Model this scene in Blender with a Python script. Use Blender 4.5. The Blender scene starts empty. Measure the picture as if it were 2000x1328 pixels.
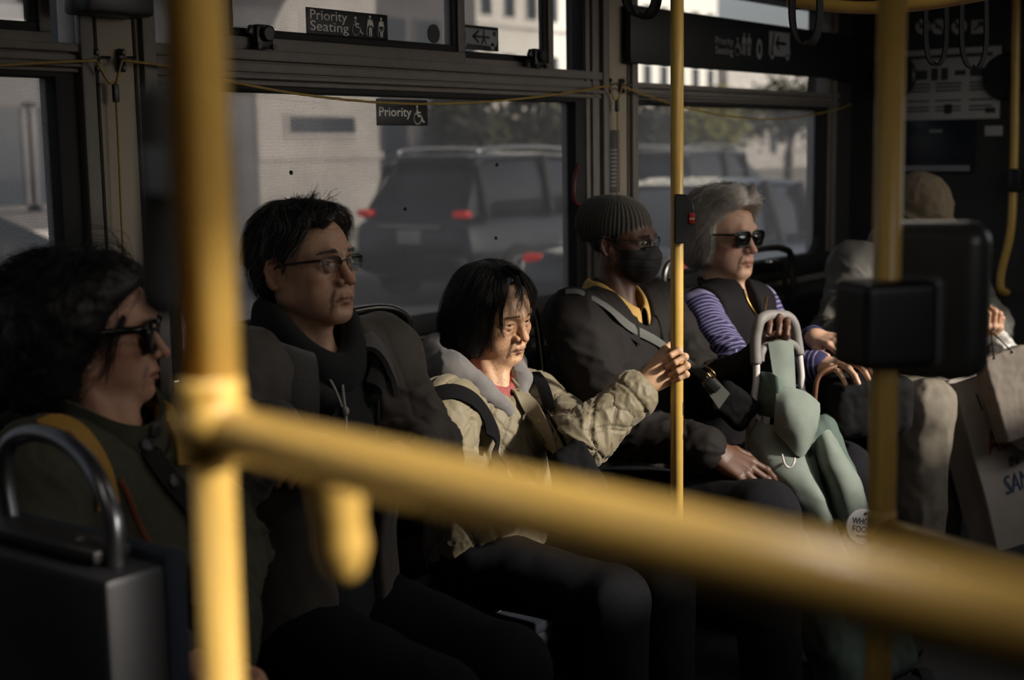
import bpy, bmesh, math, random
import numpy as np
from mathutils import Vector, Matrix
random.seed(7); RNG = np.random.default_rng(7)
SC = bpy.context.scene; COL = SC.collection
PI = math.pi
# ---------------------------------------------------------------- camera
F = 2700.0; CX, CY = 1000.0, 664.0
CAMP = np.array((0, 0, 1.45))
def unit(v): v = np.array(v, float); return v / np.linalg.norm(v)
_dy = F * F / (402 - 2020 * 309 / 19687); _dx = 309 / 19687 * _dy
_X = unit((2020, 402, F)); _Z = unit((-_dx, _dy, -F)); _Y = np.cross(_X, _Z)
RM = np.array([[_X[i], _Y[i], _Z[i]] for i in range(3)])          # rows: right, up, forward
def ray(px, py): return (px - CX) / F * RM[0] + (CY - py) / F * RM[1] + RM[2]
def P(px, py, d): return CAMP + d * ray(px, py)
def onY(px, py, y): r = ray(px, py); return CAMP + r * (y / r[1])
def onX(px, py, x): r = ray(px, py); return CAMP + r * (x / r[0])
def onZ(px, py, z): r = ray(px, py); return CAMP + r * ((z - CAMP[2]) / r[2])
cam = bpy.data.cameras.new('camera'); camo = bpy.data.objects.new('camera', cam); COL.objects.link(camo)
_m = Matrix.Identity(4)
for i in range(3):
    _m[i][0], _m[i][1], _m[i][2], _m[i][3] = RM[0][i], RM[1][i], -RM[2][i], CAMP[i]
camo.matrix_world = _m
cam.sensor_width = 36; cam.lens = F * 36 / 2000; cam.clip_start = 0.02; cam.clip_end = 500
cam.dof.use_dof = True; cam.dof.focus_distance = 3.0; cam.dof.aperture_fstop = 3.0
SC.camera = camo
# ---------------------------------------------------------------- light, exposure
SUN_EL, SUN_AZ = math.radians(26.0), math.radians(-78.0)
SUND = np.array((math.cos(SUN_EL) * math.cos(SUN_AZ), math.cos(SUN_EL) * math.sin(SUN_AZ), math.sin(SUN_EL)))
w = bpy.data.worlds.new('sky'); SC.world = w; w.use_nodes = True
nt = w.node_tree; bg = nt.nodes['Background']
sky = nt.nodes.new('ShaderNodeTexSky'); sky.sky_type = 'NISHITA'; sky.sun_disc = False
sky.sun_elevation = SUN_EL; sky.sun_rotation = PI / 2 - SUN_AZ; sky.dust_density = 3.0; sky.air_density = 1.0
hs = nt.nodes.new('ShaderNodeHueSaturation'); hs.inputs['Saturation'].default_value = 0.35
nt.links.new(sky.outputs[0], hs.inputs['Color']); nt.links.new(hs.outputs[0], bg.inputs[0]); bg.inputs[1].default_value = 0.16
sl = bpy.data.lights.new('sun', 'SUN'); so = bpy.data.objects.new('sun', sl); COL.objects.link(so)
so.rotation_euler = Vector(SUND).to_track_quat('Z', 'Y').to_euler(); so.location = tuple(SUND * 30)
sl.energy = 4.8; sl.angle = math.radians(3.2); sl.color = (1.0, 0.925, 0.81)
SC.view_settings.view_transform = 'Standard'; SC.view_settings.look = 'None'
SC.view_settings.exposure = 0.0; SC.view_settings.gamma = 1.0; SC.view_settings.use_curve_mapping = False
SC.cycles.use_denoising = True
SC.cycles.max_bounces = 8; SC.cycles.transparent_max_bounces = 16; SC.cycles.caustics_reflective = False; SC.cycles.caustics_refractive = False
SC.cycles.sample_clamp_indirect = 4.0
# ---------------------------------------------------------------- materials
MATS = {}
def srgb(r, g, b): return tuple(((c / 255) / 12.92 if c <= 10 else ((c / 255 + .055) / 1.055) ** 2.4) for c in (r, g, b))
def mat(name, color=(.5, .5, .5), rough=.6, metal=0., spec=.5, noise=0., nscale=20., bump=0., bscale=60., attr=None, sheen=0., sss=0., trans=0., emit=None, alpha=1., coat=0.):
    """one procedural surface: base colour (or the colour layer of the mesh) broken up by noise, with fine relief"""
    m = bpy.data.materials.new(name); m.use_nodes = True; n = m.node_tree; L = n.links; p = n.nodes['Principled BSDF']
    p.inputs['Roughness'].default_value = rough; p.inputs['Metallic'].default_value = metal
    p.inputs['Specular IOR Level'].default_value = spec
    p.inputs['Coat Weight'].default_value = coat
    if sheen: p.inputs['Sheen Weight'].default_value = sheen; p.inputs['Sheen Roughness'].default_value = .5
    if sss: p.inputs['Subsurface Weight'].default_value = sss; p.inputs['Subsurface Radius'].default_value = (.012, .005, .003); p.inputs['Subsurface Scale'].default_value = .6
    if trans: p.inputs['Transmission Weight'].default_value = trans
    p.inputs['Alpha'].default_value = alpha
    if emit: p.inputs['Emission Color'].default_value = (*emit[:3], 1); p.inputs['Emission Strength'].default_value = emit[3]
    tc = n.nodes.new('ShaderNodeTexCoord')
    src = None
    if attr:
        a = n.nodes.new('ShaderNodeVertexColor'); a.layer_name = attr; src = a.outputs[0]
    if noise:
        t = n.nodes.new('ShaderNodeTexNoise'); t.inputs['Scale'].default_value = nscale; t.inputs['Detail'].default_value = 4
        L.new(tc.outputs['Object'], t.inputs['Vector'])
        mr = n.nodes.new('ShaderNodeMapRange'); mr.inputs[1].default_value = .3; mr.inputs[2].default_value = .7
        mr.inputs[3].default_value = 1 - noise; mr.inputs[4].default_value = 1 + noise; L.new(t.outputs[0], mr.inputs[0])
        mx = n.nodes.new('ShaderNodeVectorMath'); mx.operation = 'SCALE'
        if src: L.new(src, mx.inputs[0])
        else: mx.inputs[0].default_value = color[:3]
        L.new(mr.outputs[0], mx.inputs['Scale']); src = mx.outputs[0]
    if src: L.new(src, p.inputs['Base Color'])
    else: p.inputs['Base Color'].default_value = (*color[:3], 1)
    if bump:
        t2 = n.nodes.new('ShaderNodeTexNoise'); t2.inputs['Scale'].default_value = bscale; t2.inputs['Detail'].default_value = 5
        L.new(tc.outputs['Object'], t2.inputs['Vector'])
        b = n.nodes.new('ShaderNodeBump'); b.inputs['Strength'].default_value = bump; b.inputs['Distance'].default_value = .002
        L.new(t2.outputs[0], b.inputs['Height']); L.new(b.outputs[0], p.inputs['Normal'])
    MATS[name] = m
    return m
# ---------------------------------------------------------------- objects
def tag(o, label=None, cat=None, group=None, kind=None):
    if label: o['label'] = label
    if cat: o['category'] = cat
    if group: o['group'] = group
    if kind: o['kind'] = kind
    return o
def empty(name, loc, label, cat, group=None):
    o = bpy.data.objects.new(name, None); o.location = tuple(loc); COL.objects.link(o); o.empty_display_size = .05
    return tag(o, label, cat, group)
def mesh_obj(name, verts, faces, m, parent=None, smooth=True, mi=None):
    me = bpy.data.meshes.new(name)
    if isinstance(faces, np.ndarray) and len(faces):
        nv, nf, k = len(verts), len(faces), faces.shape[1]
        me.vertices.add(nv); me.vertices.foreach_set('co', np.asarray(verts, np.float32).ravel())
        me.loops.add(nf * k); me.loops.foreach_set('vertex_index', faces.astype(np.int32).ravel())
        me.polygons.add(nf); me.polygons.foreach_set('loop_start', np.arange(0, nf * k, k, dtype=np.int32))
        me.update(calc_edges=True)
    else:
        me.from_pydata([tuple(v) for v in verts], [], [tuple(f) for f in faces]); me.update()
    return link(name, me, m, parent, smooth, mi)
def link(name, me, m, parent=None, smooth=True, mi=None):
    for x in (m if isinstance(m, (list, tuple)) else [m]): me.materials.append(x)
    if mi is not None: me.polygons.foreach_set('material_index', np.asarray(mi, np.int32))
    me.polygons.foreach_set('use_smooth', np.full(len(me.polygons), smooth))
    me.validate()
    o = bpy.data.objects.new(name, me); COL.objects.link(o)
    if parent is not None: put(o, parent)
    return o
def put(o, parent):
    """child keeps its world place; parents are never rotated before their children are added"""
    o.parent = parent; loc = Vector((0, 0, 0)); q = parent
    while q is not None: loc += q.location; q = q.parent
    o.location = o.location - loc
class MB:
    """collects boxes, bars, tubes and lathes into one mesh"""
    def __init__(s): s.v = []; s.f = []
    def add(s, v, f):
        n = len(s.v); s.v += [tuple(x) for x in v]; s.f += [tuple(i + n for i in q) for q in f]; return s
    def box(s, c, d, M=None, bev=0.0):
        bm = bmesh.new(); bmesh.ops.create_cube(bm, size=1)
        for v in bm.verts: v.co = Vector((v.co.x * d[0], v.co.y * d[1], v.co.z * d[2]))
        if bev: bmesh.ops.bevel(bm, geom=bm.edges[:], offset=bev, segments=2, affect='EDGES', profile=.5)
        return s._bm(bm, c, M)
    def _bm(s, bm, c, M=None):
        bm.verts.ensure_lookup_table(); c = Vector(c)
        vs = [(M @ v.co if M is not None else v.co) + c for v in bm.verts]
        s.add(vs, [[v.index for v in f.verts] for f in bm.faces]); bm.free(); return s
    def tube(s, pts, r, n=12, closed=False, cap=True):
        v, f = tube_mesh(pts, r, n, closed, cap); return s.add(v, f)
    def lathe(s, prof, c, axis=(0, 0, 1), n=24):
        q = Vector((0, 0, 1)).rotation_difference(Vector(axis)); c = Vector(c); v = []; f = []
        for (r, z) in prof:
            for k in range(n): v.append(c + q @ Vector((r * math.cos(2 * PI * k / n), r * math.sin(2 * PI * k / n), z)))
        for i in range(len(prof) - 1):
            for k in range(n): f.append((i * n + k, i * n + (k + 1) % n, (i + 1) * n + (k + 1) % n, (i + 1) * n + k))
        f.append(tuple(range(n))[::-1]); f.append(tuple((len(prof) - 1) * n + k for k in range(n)))
        return s.add(v, f)
    def build(s, name, m, parent=None, smooth=False, auto=True):
        o = mesh_obj(name, s.v, s.f, m, parent, smooth=True)
        if not smooth: sharp(o, 35)
        return o
def sharp(o, deg):
    bm = bmesh.new(); bm.from_mesh(o.data); bmesh.ops.recalc_face_normals(bm, faces=bm.faces)
    for e in bm.edges:
        e.smooth = not (len(e.link_faces) != 2 or e.calc_face_angle(0) > math.radians(deg))
    bm.to_mesh(o.data); bm.free()
def tube_mesh(pts, r, n=12, closed=False, cap=True):
    pts = [np.array(p, float) for p in pts]; m = len(pts); rs = r if hasattr(r, '__len__') else [r] * m
    v = []; f = []; up = None
    for i, p in enumerate(pts):
        if closed: t = unit(pts[(i + 1) % m] - pts[i - 1])
        else: t = unit(pts[min(i + 1, m - 1)] - pts[max(i - 1, 0)])
        if up is None: up = np.cross(t, (0, 0, 1) if abs(t[2]) < .9 else (1, 0, 0))
        up = unit(up - t * np.dot(up, t)); bn = np.cross(t, up)
        for k in range(n):
            a = 2 * PI * k / n; v.append(p + rs[i] * (math.cos(a) * up + math.sin(a) * bn))
    for i in range(m if closed else m - 1):
        j = (i + 1) % m
        for k in range(n): f.append((i * n + k, i * n + (k + 1) % n, j * n + (k + 1) % n, j * n + k))
    if cap and not closed:
        f.append(tuple(range(n))[::-1]); f.append(tuple((m - 1) * n + k for k in range(n)))
    return v, f
def spline(pts, n=8, closed=False):
    """Catmull-Rom through points of any dimension"""
    p = [np.array(q, float) for q in pts]; m = len(p); out = []
    for i in range(m if closed else m - 1):
        a = p[(i - 1) % m] if (closed or i > 0) else 2 * p[0] - p[1]
        b = p[i]; c = p[(i + 1) % m]; d = p[(i + 2) % m] if (closed or i + 2 < m) else 2 * p[-1] - p[-2]
        for k in range(n):
            t = k / n
            out.append(.5 * (2 * b + (c - a) * t + (2 * a - 5 * b + 4 * c - d) * t * t + (3 * b - a - 3 * c + d) * t ** 3))
    if not closed: out.append(p[-1])
    return out
def sheet(name, rows, m, parent=None, thick=.004, su=6, sv=6, smooth=True, noise=0.):
    """cloth or panel lofted through rows of points, given a real thickness"""
    R = [spline(r, su) for r in rows]
    cols = [spline([R[i][j] for i in range(len(R))], sv) for j in range(len(R[0]))]
    g = np.array(cols); nu, nv = g.shape[:2]
    du = np.gradient(g, axis=0); dv = np.gradient(g, axis=1); nn = np.cross(du, dv); nn /= np.linalg.norm(nn, axis=2, keepdims=True) + 1e-9
    if noise: g = g + nn * (noise * (vnoise(g.reshape(-1, 3) * 22, 3).reshape(nu, nv, 1) - .5) * 2)
    a = g + nn * thick / 2; b = g - nn * thick / 2
    v = np.concatenate([a.reshape(-1, 3), b.reshape(-1, 3)]); N = nu * nv; f = []
    for i in range(nu - 1):
        for j in range(nv - 1):
            q = (i * nv + j, (i + 1) * nv + j, (i + 1) * nv + j + 1, i * nv + j + 1)
            f.append(q); f.append(tuple(x + N for x in q[::-1]))
    ring = [i * nv for i in range(nu)] + [(nu - 1) * nv + j for j in range(1, nv)] + [i * nv + nv - 1 for i in range(nu - 2, -1, -1)] + [j for j in range(nv - 2, 0, -1)]
    for k in range(len(ring)):
        x, y = ring[k], ring[(k + 1) % len(ring)]; f.append((y, x, x + N, y + N))
    o = mesh_obj(name, v, np.array(f), m, parent, smooth)
    if smooth: sharp(o, 60)
    return o
# ---------------------------------------------------------------- noise
_LAT = np.random.default_rng(3).random((32, 32, 32)).astype(np.float32)
def vnoise(Q, octaves=1):
    Q = np.asarray(Q, np.float32); out = 0; amp = 1; tot = 0
    for o in range(octaves):
        i = np.floor(Q).astype(int); t = Q - i; t = t * t * (3 - 2 * t); i &= 31; j = (i + 1) & 31
        x0, y0, z0 = i.T; x1, y1, z1 = j.T; a, b, c = t.T
        l = lambda u, v, s: u + (v - u) * s
        r = l(l(l(_LAT[x0, y0, z0], _LAT[x1, y0, z0], a), l(_LAT[x0, y1, z0], _LAT[x1, y1, z0], a), b),
              l(l(_LAT[x0, y0, z1], _LAT[x1, y0, z1], a), l(_LAT[x0, y1, z1], _LAT[x1, y1, z1], a), b), c)
        out = out + amp * r; tot += amp; amp *= .5; Q = Q * 2.03 + 7.1
    return out / tot
# ---------------------------------------------------------------- implicit surfaces
def length(v): return np.sqrt((v * v).sum(1))
def smin(a, b, k):
    if k <= 0: return np.minimum(a, b)
    h = np.clip(.5 + .5 * (b - a) / k, 0, 1); return b + (a - b) * h - k * h * (1 - h)
def smax(a, b, k): return -smin(-a, -b, k)
def s_ell(c, r, M=None):
    c = np.array(c, np.float32); r = np.array(r, np.float32)
    def f(Q):
        q = Q - c
        if M is not None: q = q @ M
        k0 = length(q / r); k1 = length(q / (r * r)); return k0 * (k0 - 1) / np.maximum(k1, 1e-6)
    f.b = (c, float(r.max())); return f
def s_cone(a, b, ra, rb=None):
    rb = ra if rb is None else rb; a = np.array(a, np.float32); b = np.array(b, np.float32); ab = b - a; L = float(ab @ ab) + 1e-12
    def f(Q):
        q = Q - a; t = np.clip(q @ ab / L, 0, 1); return length(q - t[:, None] * ab) - (ra + (rb - ra) * t)
    f.b = ((a + b) / 2, math.sqrt(L) / 2 + max(ra, rb)); return f
def s_chain(pts, rs, k=0.):
    fs = [s_cone(pts[i], pts[i + 1], rs[i], rs[i + 1]) for i in range(len(pts) - 1)]
    def f(Q):
        d = fs[0](Q)
        for g in fs[1:]: d = smin(d, g(Q), k)
        return d
    c = np.mean([np.array(p) for p in pts], 0); f.b = (c, max(float(np.linalg.norm(np.array(p) - c)) + r for p, r in zip(pts, rs))); return f
def s_box(c, d, r=.005, M=None):
    c = np.array(c, np.float32); d = np.array(d, np.float32) / 2 - r
    def f(Q):
        q = Q - c
        if M is not None: q = q @ M
        q = np.abs(q) - d; return length(np.maximum(q, 0)) + np.minimum(q.max(1), 0) - r
    f.b = (c, float(np.linalg.norm(d)) + 2 * r); return f
class Sdf:
    def __init__(s): s.ops = []
    def add(s, f, k=.01): s.ops.append((0, f, k)); return s
    def sub(s, f, k=.005): s.ops.append((1, f, k)); return s
    def __call__(s, Q):
        d = np.full(len(Q), 1.0, np.float32)
        for op, f, k in s.ops:
            b = getattr(f, 'b', None)
            if b is not None and b[1] < .06:
                m = ((Q - np.asarray(b[0], np.float32)) ** 2).sum(1) < (b[1] + k * 1.5 + .012) ** 2
                if not m.any(): continue
                q = Q[m]; x = f(q); d[m] = smin(d[m], x, k) if op == 0 else smax(d[m], -x, k)
            else:
                x = f(Q); d = smin(d, x, k) if op == 0 else smax(d, -x, k)
        return d
def grad(f, Q, e=.0008):
    g = np.zeros_like(Q)
    for o in ((1, -1, -1), (-1, -1, 1), (-1, 1, -1), (1, 1, 1)):
        o = np.array(o, np.float32); g += o * f(Q + o * e)[:, None]
    return g / (4 * e)
def surf(f, lo, hi, h, project=True):
    """narrow-band surface nets over an implicit function -> vertices, quads, unit normals"""
    B = 8; lo = np.array(lo, np.float32); nb = np.maximum(np.ceil((np.array(hi) - lo) / (h * B)).astype(int), 1)
    bi = np.stack(np.meshgrid(*[np.arange(n) for n in nb], indexing='ij'), -1).reshape(-1, 3)
    dc = f((lo + (bi * B + B / 2) * h).astype(np.float32)).reshape(nb)
    act = np.abs(dc) < B * h * .87 * 1.6 + .004
    n = nb * B + 1
    v = np.full(n, 1.0, np.float32); ex = np.repeat(np.repeat(np.repeat(dc, B, 0), B, 1), B, 2); v[:-1, :-1, :-1] = np.where(ex < 0, -1., 1.)
    m = np.zeros(n, bool); ae = np.repeat(np.repeat(np.repeat(act, B, 0), B, 1), B, 2)
    for a in (0, 1):
        for b in (0, 1):
            for c in (0, 1): m[a:n[0] - 1 + a, b:n[1] - 1 + b, c:n[2] - 1 + c] |= ae
    ii = np.argwhere(m); pts = (lo + ii * h).astype(np.float32)
    val = np.concatenate([f(pts[i:i + 400000]) for i in range(0, len(pts), 400000)]) if len(pts) else np.zeros(0)
    v[m] = val
    s = v < 0; X, Y, Z = n - 1
    cnt = np.zeros((X, Y, Z), np.int8); offs = [(a, b, c) for a in (0, 1) for b in (0, 1) for c in (0, 1)]
    for a, b, c in offs: cnt += s[a:X + a, b:Y + b, c:Z + c]
    ac = (cnt > 0) & (cnt < 8) & ae; cells = np.argwhere(ac); vid = np.full((X, Y, Z), -1, np.int64); vid[ac] = np.arange(len(cells))
    cv = np.stack([v[cells[:, 0] + a, cells[:, 1] + b, cells[:, 2] + c] for a, b, c in offs], 1)
    acc = np.zeros((len(cells), 3)); nn = np.zeros(len(cells))
    for i in range(8):
        for ax in range(3):
            if offs[i][ax] == 0:
                o2 = list(offs[i]); o2[ax] = 1; j = offs.index(tuple(o2))
                cr = (cv[:, i] < 0) != (cv[:, j] < 0); t = np.where(cr, cv[:, i] / np.where(cr, cv[:, i] - cv[:, j], 1), 0)
                q = np.tile(np.array(offs[i], float), (len(cells), 1)); q[:, ax] += t; acc += q * cr[:, None]; nn += cr
    V = lo + (cells + acc / np.maximum(nn, 1)[:, None]) * h
    Q = []
    for ax in range(3):
        u, w_ = (ax + 1) % 3, (ax + 2) % 3
        sl0 = [slice(0, -1)] * 3; sl1 = [slice(0, -1)] * 3; sl1[ax] = slice(1, None)
        a, b = s[tuple(sl0)], s[tuple(sl1)]
        e = np.argwhere(a != b); e = e[(e[:, u] > 0) & (e[:, w_] > 0)]
        fl = a[tuple(e.T)]
        du = np.zeros(3, int); du[u] = 1; dw = np.zeros(3, int); dw[w_] = 1
        q = np.stack([vid[tuple((e - du - dw).T)], vid[tuple((e - dw).T)], vid[tuple(e.T)], vid[tuple((e - du).T)]], 1)
        q[~fl] = q[~fl][:, ::-1]; Q.append(q[(q >= 0).all(1)])
    Q = np.concatenate(Q); V = V.astype(np.float32)
    g = grad(f, V)
    if project:
        gg = (g * g).sum(1); st = f(V) / np.maximum(gg, .2); st = np.clip(st, -h * .7, h * .7); V = V - g * st[:, None]
    N = g / (np.linalg.norm(g, axis=1, keepdims=True) + 1e-9)
    return V, Q, N.astype(np.float32)
def col_attr(o, C):
    a = o.data.color_attributes.new('Col', 'FLOAT_COLOR', 'POINT')
    c = np.ones((len(C), 4), np.float32); c[:, :3] = C; a.data.foreach_set('color', c.ravel())
def hit(f, px, py, d0=1.2, d1=6.0, off=0.):
    """walks a ray from the eye to the surface of an implicit body: a point lying on that body"""
    r = ray(px, py); d = d0; Q = None
    for _ in range(160):
        q = (CAMP + d * r).astype(np.float32)[None]; x = float(f(q)[0]) - off
        if x < .0004: break
        d += max(min(x * .7, .08), .0006)
        if d > d1: return None
    return CAMP + d * r
def hits(f, pp, off=0., n=6, d0=1.2, smooth=0):
    out = []
    for a in spline(pp, n):
        h = hit(f, a[0], a[1], d0, off=off)
        if h is not None: out.append(h)
    if smooth and len(out) > 6:
        q = np.array(out); dep = (q - CAMP) @ RM[2]
        for _ in range(smooth): m = np.minimum(dep[1:-1], (dep[:-2] + dep[2:]) / 2); dep[1:-1] = m
        k = np.convolve(np.pad(dep, 2, 'edge'), np.ones(5) / 5, 'valid'); out = [CAMP + (p - CAMP) * (n_ / o_) for p, n_, o_ in zip(q, k, (q - CAMP) @ RM[2])]
    return out
def frame(right, up):
    """columns right, forward, up of an upright thing; forward = up x right turned to the front"""
    u = unit(up); r = unit(np.array(right, float) - u * np.dot(right, u)); f = np.cross(u, r); return np.stack([r, f, u], 1)
# ---------------------------------------------------------------- shared surfaces
mat('skin', attr='Col', rough=.50, noise=.06, nscale=300, bump=.25, bscale=650, sss=.08)
mat('eye', attr='Col', rough=.12)
mat('yellow', srgb(210, 170, 88), rough=.36, noise=.05, nscale=40, bump=.05, bscale=200, coat=.15)
mat('black_plastic', srgb(26, 26, 27), rough=.42, noise=.15, nscale=60, bump=.06, bscale=400)
mat('rubber', srgb(20, 20, 21), rough=.75, noise=.2, nscale=40)
mat('grey_metal', srgb(116, 110, 104), rough=.62, metal=.1, noise=.10, nscale=25, bump=.03, bscale=300)
mat('dark_metal', srgb(58, 56, 55), rough=.45, metal=.4, noise=.12, nscale=30)
mat('chrome', srgb(178, 172, 166), rough=.25, metal=1., noise=.08, nscale=30)
mat('beige_panel', srgb(156, 145, 128), rough=.62, noise=.06, nscale=6, bump=.04, bscale=300)
mat('dark_panel', srgb(52, 51, 51), rough=.7, noise=.12, nscale=8, bump=.05, bscale=200)
mat('floor_vinyl', srgb(66, 66, 68), rough=.75, noise=.35, nscale=140, bump=.1, bscale=200)
mat('ceiling', srgb(58, 56, 54), rough=.7, noise=.05, nscale=5)
mat('navy_fabric', srgb(27, 33, 45), rough=.9, noise=.25, nscale=220, bump=.3, bscale=500)
mat('seat_shell', srgb(27, 26, 29), rough=.5, noise=.12, nscale=60, bump=.08, bscale=500)
mat('cord_yellow', srgb(160, 132, 66), rough=.6, noise=.2, nscale=200)
mat('sign_black', srgb(22, 24, 28), rough=.5, noise=.1, nscale=30)
mat('sign_white', srgb(244, 240, 234), rough=.6, noise=.05, nscale=60)
mat('sign_dim', srgb(140, 142, 146), rough=.6, noise=.05, nscale=60)
mat('poster', srgb(196, 194, 190), rough=.6, noise=.06, nscale=12)
mat('poster_ink', srgb(70, 70, 72), rough=.7, noise=.1, nscale=30)
mat('red_plastic', srgb(150, 34, 26), rough=.4, noise=.1, nscale=40)
def glass_mat(name, tint, film=0., veil=0., pitch=.0036):
    """window pane: tinted see-through glass with a faint reflection; film = ink share of a printed film with round holes; veil = dust that scatters daylight"""
    m = bpy.data.materials.new(name); m.use_nodes = True; n = m.node_tree; L = n.links; n.nodes.clear()
    out = n.nodes.new('ShaderNodeOutputMaterial'); tr = n.nodes.new('ShaderNodeBsdfTransparent'); tr.inputs[0].default_value = (*tint, 1)
    gl = n.nodes.new('ShaderNodeBsdfGlossy'); gl.inputs['Roughness'].default_value = .05; gl.inputs[0].default_value = (.8, .8, .8, 1)
    fr = n.nodes.new('ShaderNodeLayerWeight'); fr.inputs[0].default_value = .5
    pw = n.nodes.new('ShaderNodeMath'); pw.operation = 'POWER'; L.new(fr.outputs['Facing'], pw.inputs[0]); pw.inputs[1].default_value = 3.0
    mm = n.nodes.new('ShaderNodeMath'); mm.operation = 'MULTIPLY_ADD'; L.new(pw.outputs[0], mm.inputs[0]); mm.inputs[1].default_value = .5; mm.inputs[2].default_value = .02
    m1 = n.nodes.new('ShaderNodeMixShader'); L.new(mm.outputs[0], m1.inputs[0]); L.new(tr.outputs[0], m1.inputs[1]); L.new(gl.outputs[0], m1.inputs[2])
    sh = m1.outputs[0]
    tc = n.nodes.new('ShaderNodeTexCoord')
    if veil:
        tl = n.nodes.new('ShaderNodeBsdfTranslucent'); tl.inputs[0].default_value = (.8, .78, .76, 1)
        nz = n.nodes.new('ShaderNodeTexNoise'); nz.inputs['Scale'].default_value = 6; nz.inputs['Detail'].default_value = 6; L.new(tc.outputs['Object'], nz.inputs[0])
        mr = n.nodes.new('ShaderNodeMapRange'); mr.inputs[3].default_value = veil * .5; mr.inputs[4].default_value = veil * 1.5; L.new(nz.outputs[0], mr.inputs[0])
        m2 = n.nodes.new('ShaderNodeMixShader'); L.new(mr.outputs[0], m2.inputs[0]); L.new(sh, m2.inputs[1]); L.new(tl.outputs[0], m2.inputs[2]); sh = m2.outputs[0]
    if film:
        sp = n.nodes.new('ShaderNodeSeparateXYZ'); L.new(tc.outputs['Object'], sp.inputs[0])
        def M(op, a, b=None, c=None):
            q = n.nodes.new('ShaderNodeMath'); q.operation = op
            for i, v in enumerate((a, b, c)):
                if v is None: continue
                if isinstance(v, (int, float)): q.inputs[i].default_value = v
                else: L.new(v, q.inputs[i])
            return q.outputs[0]
        u = M('DIVIDE', sp.outputs[0], pitch); v = M('DIVIDE', sp.outputs[2], pitch * 1.732)
        def cell(o):
            a = M('SUBTRACT', M('FRACT', M('ADD', u, 100 + o)), .5); b = M('MULTIPLY', M('SUBTRACT', M('FRACT', M('ADD', v, 100 + o)), .5), 1.732)
            return M('SQRT', M('ADD', M('MULTIPLY', a, a), M('MULTIPLY', b, b)))
        d = M('MINIMUM', cell(0.), cell(.5)); r = math.sqrt((1 - film) * .866 / PI)
        ink = M('GREATER_THAN', d, r)
        df = n.nodes.new('ShaderNodeBsdfDiffuse'); df.inputs[0].default_value = (.03, .03, .032, 1)
        t3 = n.nodes.new('ShaderNodeBsdfTranslucent'); t3.inputs[0].default_value = (.085, .082, .08, 1)
        ad = n.nodes.new('ShaderNodeAddShader'); L.new(df.outputs[0], ad.inputs[0]); L.new(t3.outputs[0], ad.inputs[1])
        m3 = n.nodes.new('ShaderNodeMixShader'); L.new(ink, m3.inputs[0]); L.new(sh, m3.inputs[1]); L.new(ad.outputs[0], m3.inputs[2]); sh = m3.outputs[0]
    L.new(sh, out.inputs[0]); MATS[name] = m; return m
glass_mat('glass_film', (.95, .94, .93), film=.36, veil=.12)
glass_mat('glass_tint', (.78, .77, .76), veil=.18)
glass_mat('glass_clear', (.85, .85, .85))
glass_mat('lens', (.86, .86, .86))
glass_mat('glass_film_light', (.92, .91, .9), film=.35, veil=.05)
glass_mat('car_glass', (.20, .21, .22))
def S_(o): o['kind'] = 'structure'; return o
M_ = MATS
YW = 2.30
def bxm(mb, x0, x1, y0, y1, z0, z1, bev=.0): return mb.box(((x0 + x1) / 2, (y0 + y1) / 2, (z0 + z1) / 2), (abs(x1 - x0), abs(y1 - y0), abs(z1 - z0)), bev=bev)
# ---------------------------------------------------------------- bus shell
b = MB(); bxm(b, -1.6, 7.2, -.30, 2.44, -.06, 0); S_(b.build('floor', M_['floor_vinyl']))
b = MB(); bxm(b, -1.6, 7.2, -.30, 2.44, 2.18, 2.24); S_(b.build('ceiling', M_['ceiling']))
b = MB()
bxm(b, -1.6, 7.2, YW + .02, YW + .12, 0, .985)                     # below the windows
bxm(b, -1.6, 7.2, YW + .02, YW + .12, 1.985, 2.18)                 # above them
for x0, x1 in ((-1.6, .05), (1.70, 1.86), (3.555, 3.735), (5.29, 7.2)): bxm(b, x0, x1, YW + .02, YW + .12, .985, 1.985)
S_(b.build('wall_left', M_['dark_panel']))
b = MB(); bxm(b, -1.62, -1.56, -.30, 2.44, 0, 2.18); S_(b.build('wall_back', M_['dark_panel']))
b = MB(); bxm(b, 5.50, 5.56, .92, YW + .02, 0, 2.18); S_(b.build('wall_front', M_['dark_panel']))
b = MB(); bxm(b, 7.14, 7.2, -.30, 2.44, 0, .9); bxm(b, 7.14, 7.2, -.30, 2.44, 1.98, 2.18); S_(b.build('wall_windscreen', M_['dark_panel']))
OP = [(.535, 1.34), (2.60, 5.10)]                                    # unseen window openings of the camera's side, shaped to place the sun patches
SILL, HEAD = 1.37, 2.13
b = MB(); y0, y1 = -.31, -.26
bxm(b, -1.6, 7.2, y0, y1, 0, SILL); bxm(b, -1.6, 7.2, y0, y1, HEAD, 2.18)
xs = [-1.6] + [v for o in OP for v in o] + [7.2]
for i in range(0, len(xs), 2): bxm(b, xs[i], xs[i + 1], y0, y1, SILL, HEAD)
bxm(b, OP[0][0], OP[0][1], y0, y1, 1.84, HEAD)  # near opening lowered to keep sun off the top of the left pole
S_(b.build('wall_right', M_['dark_panel']))
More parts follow.
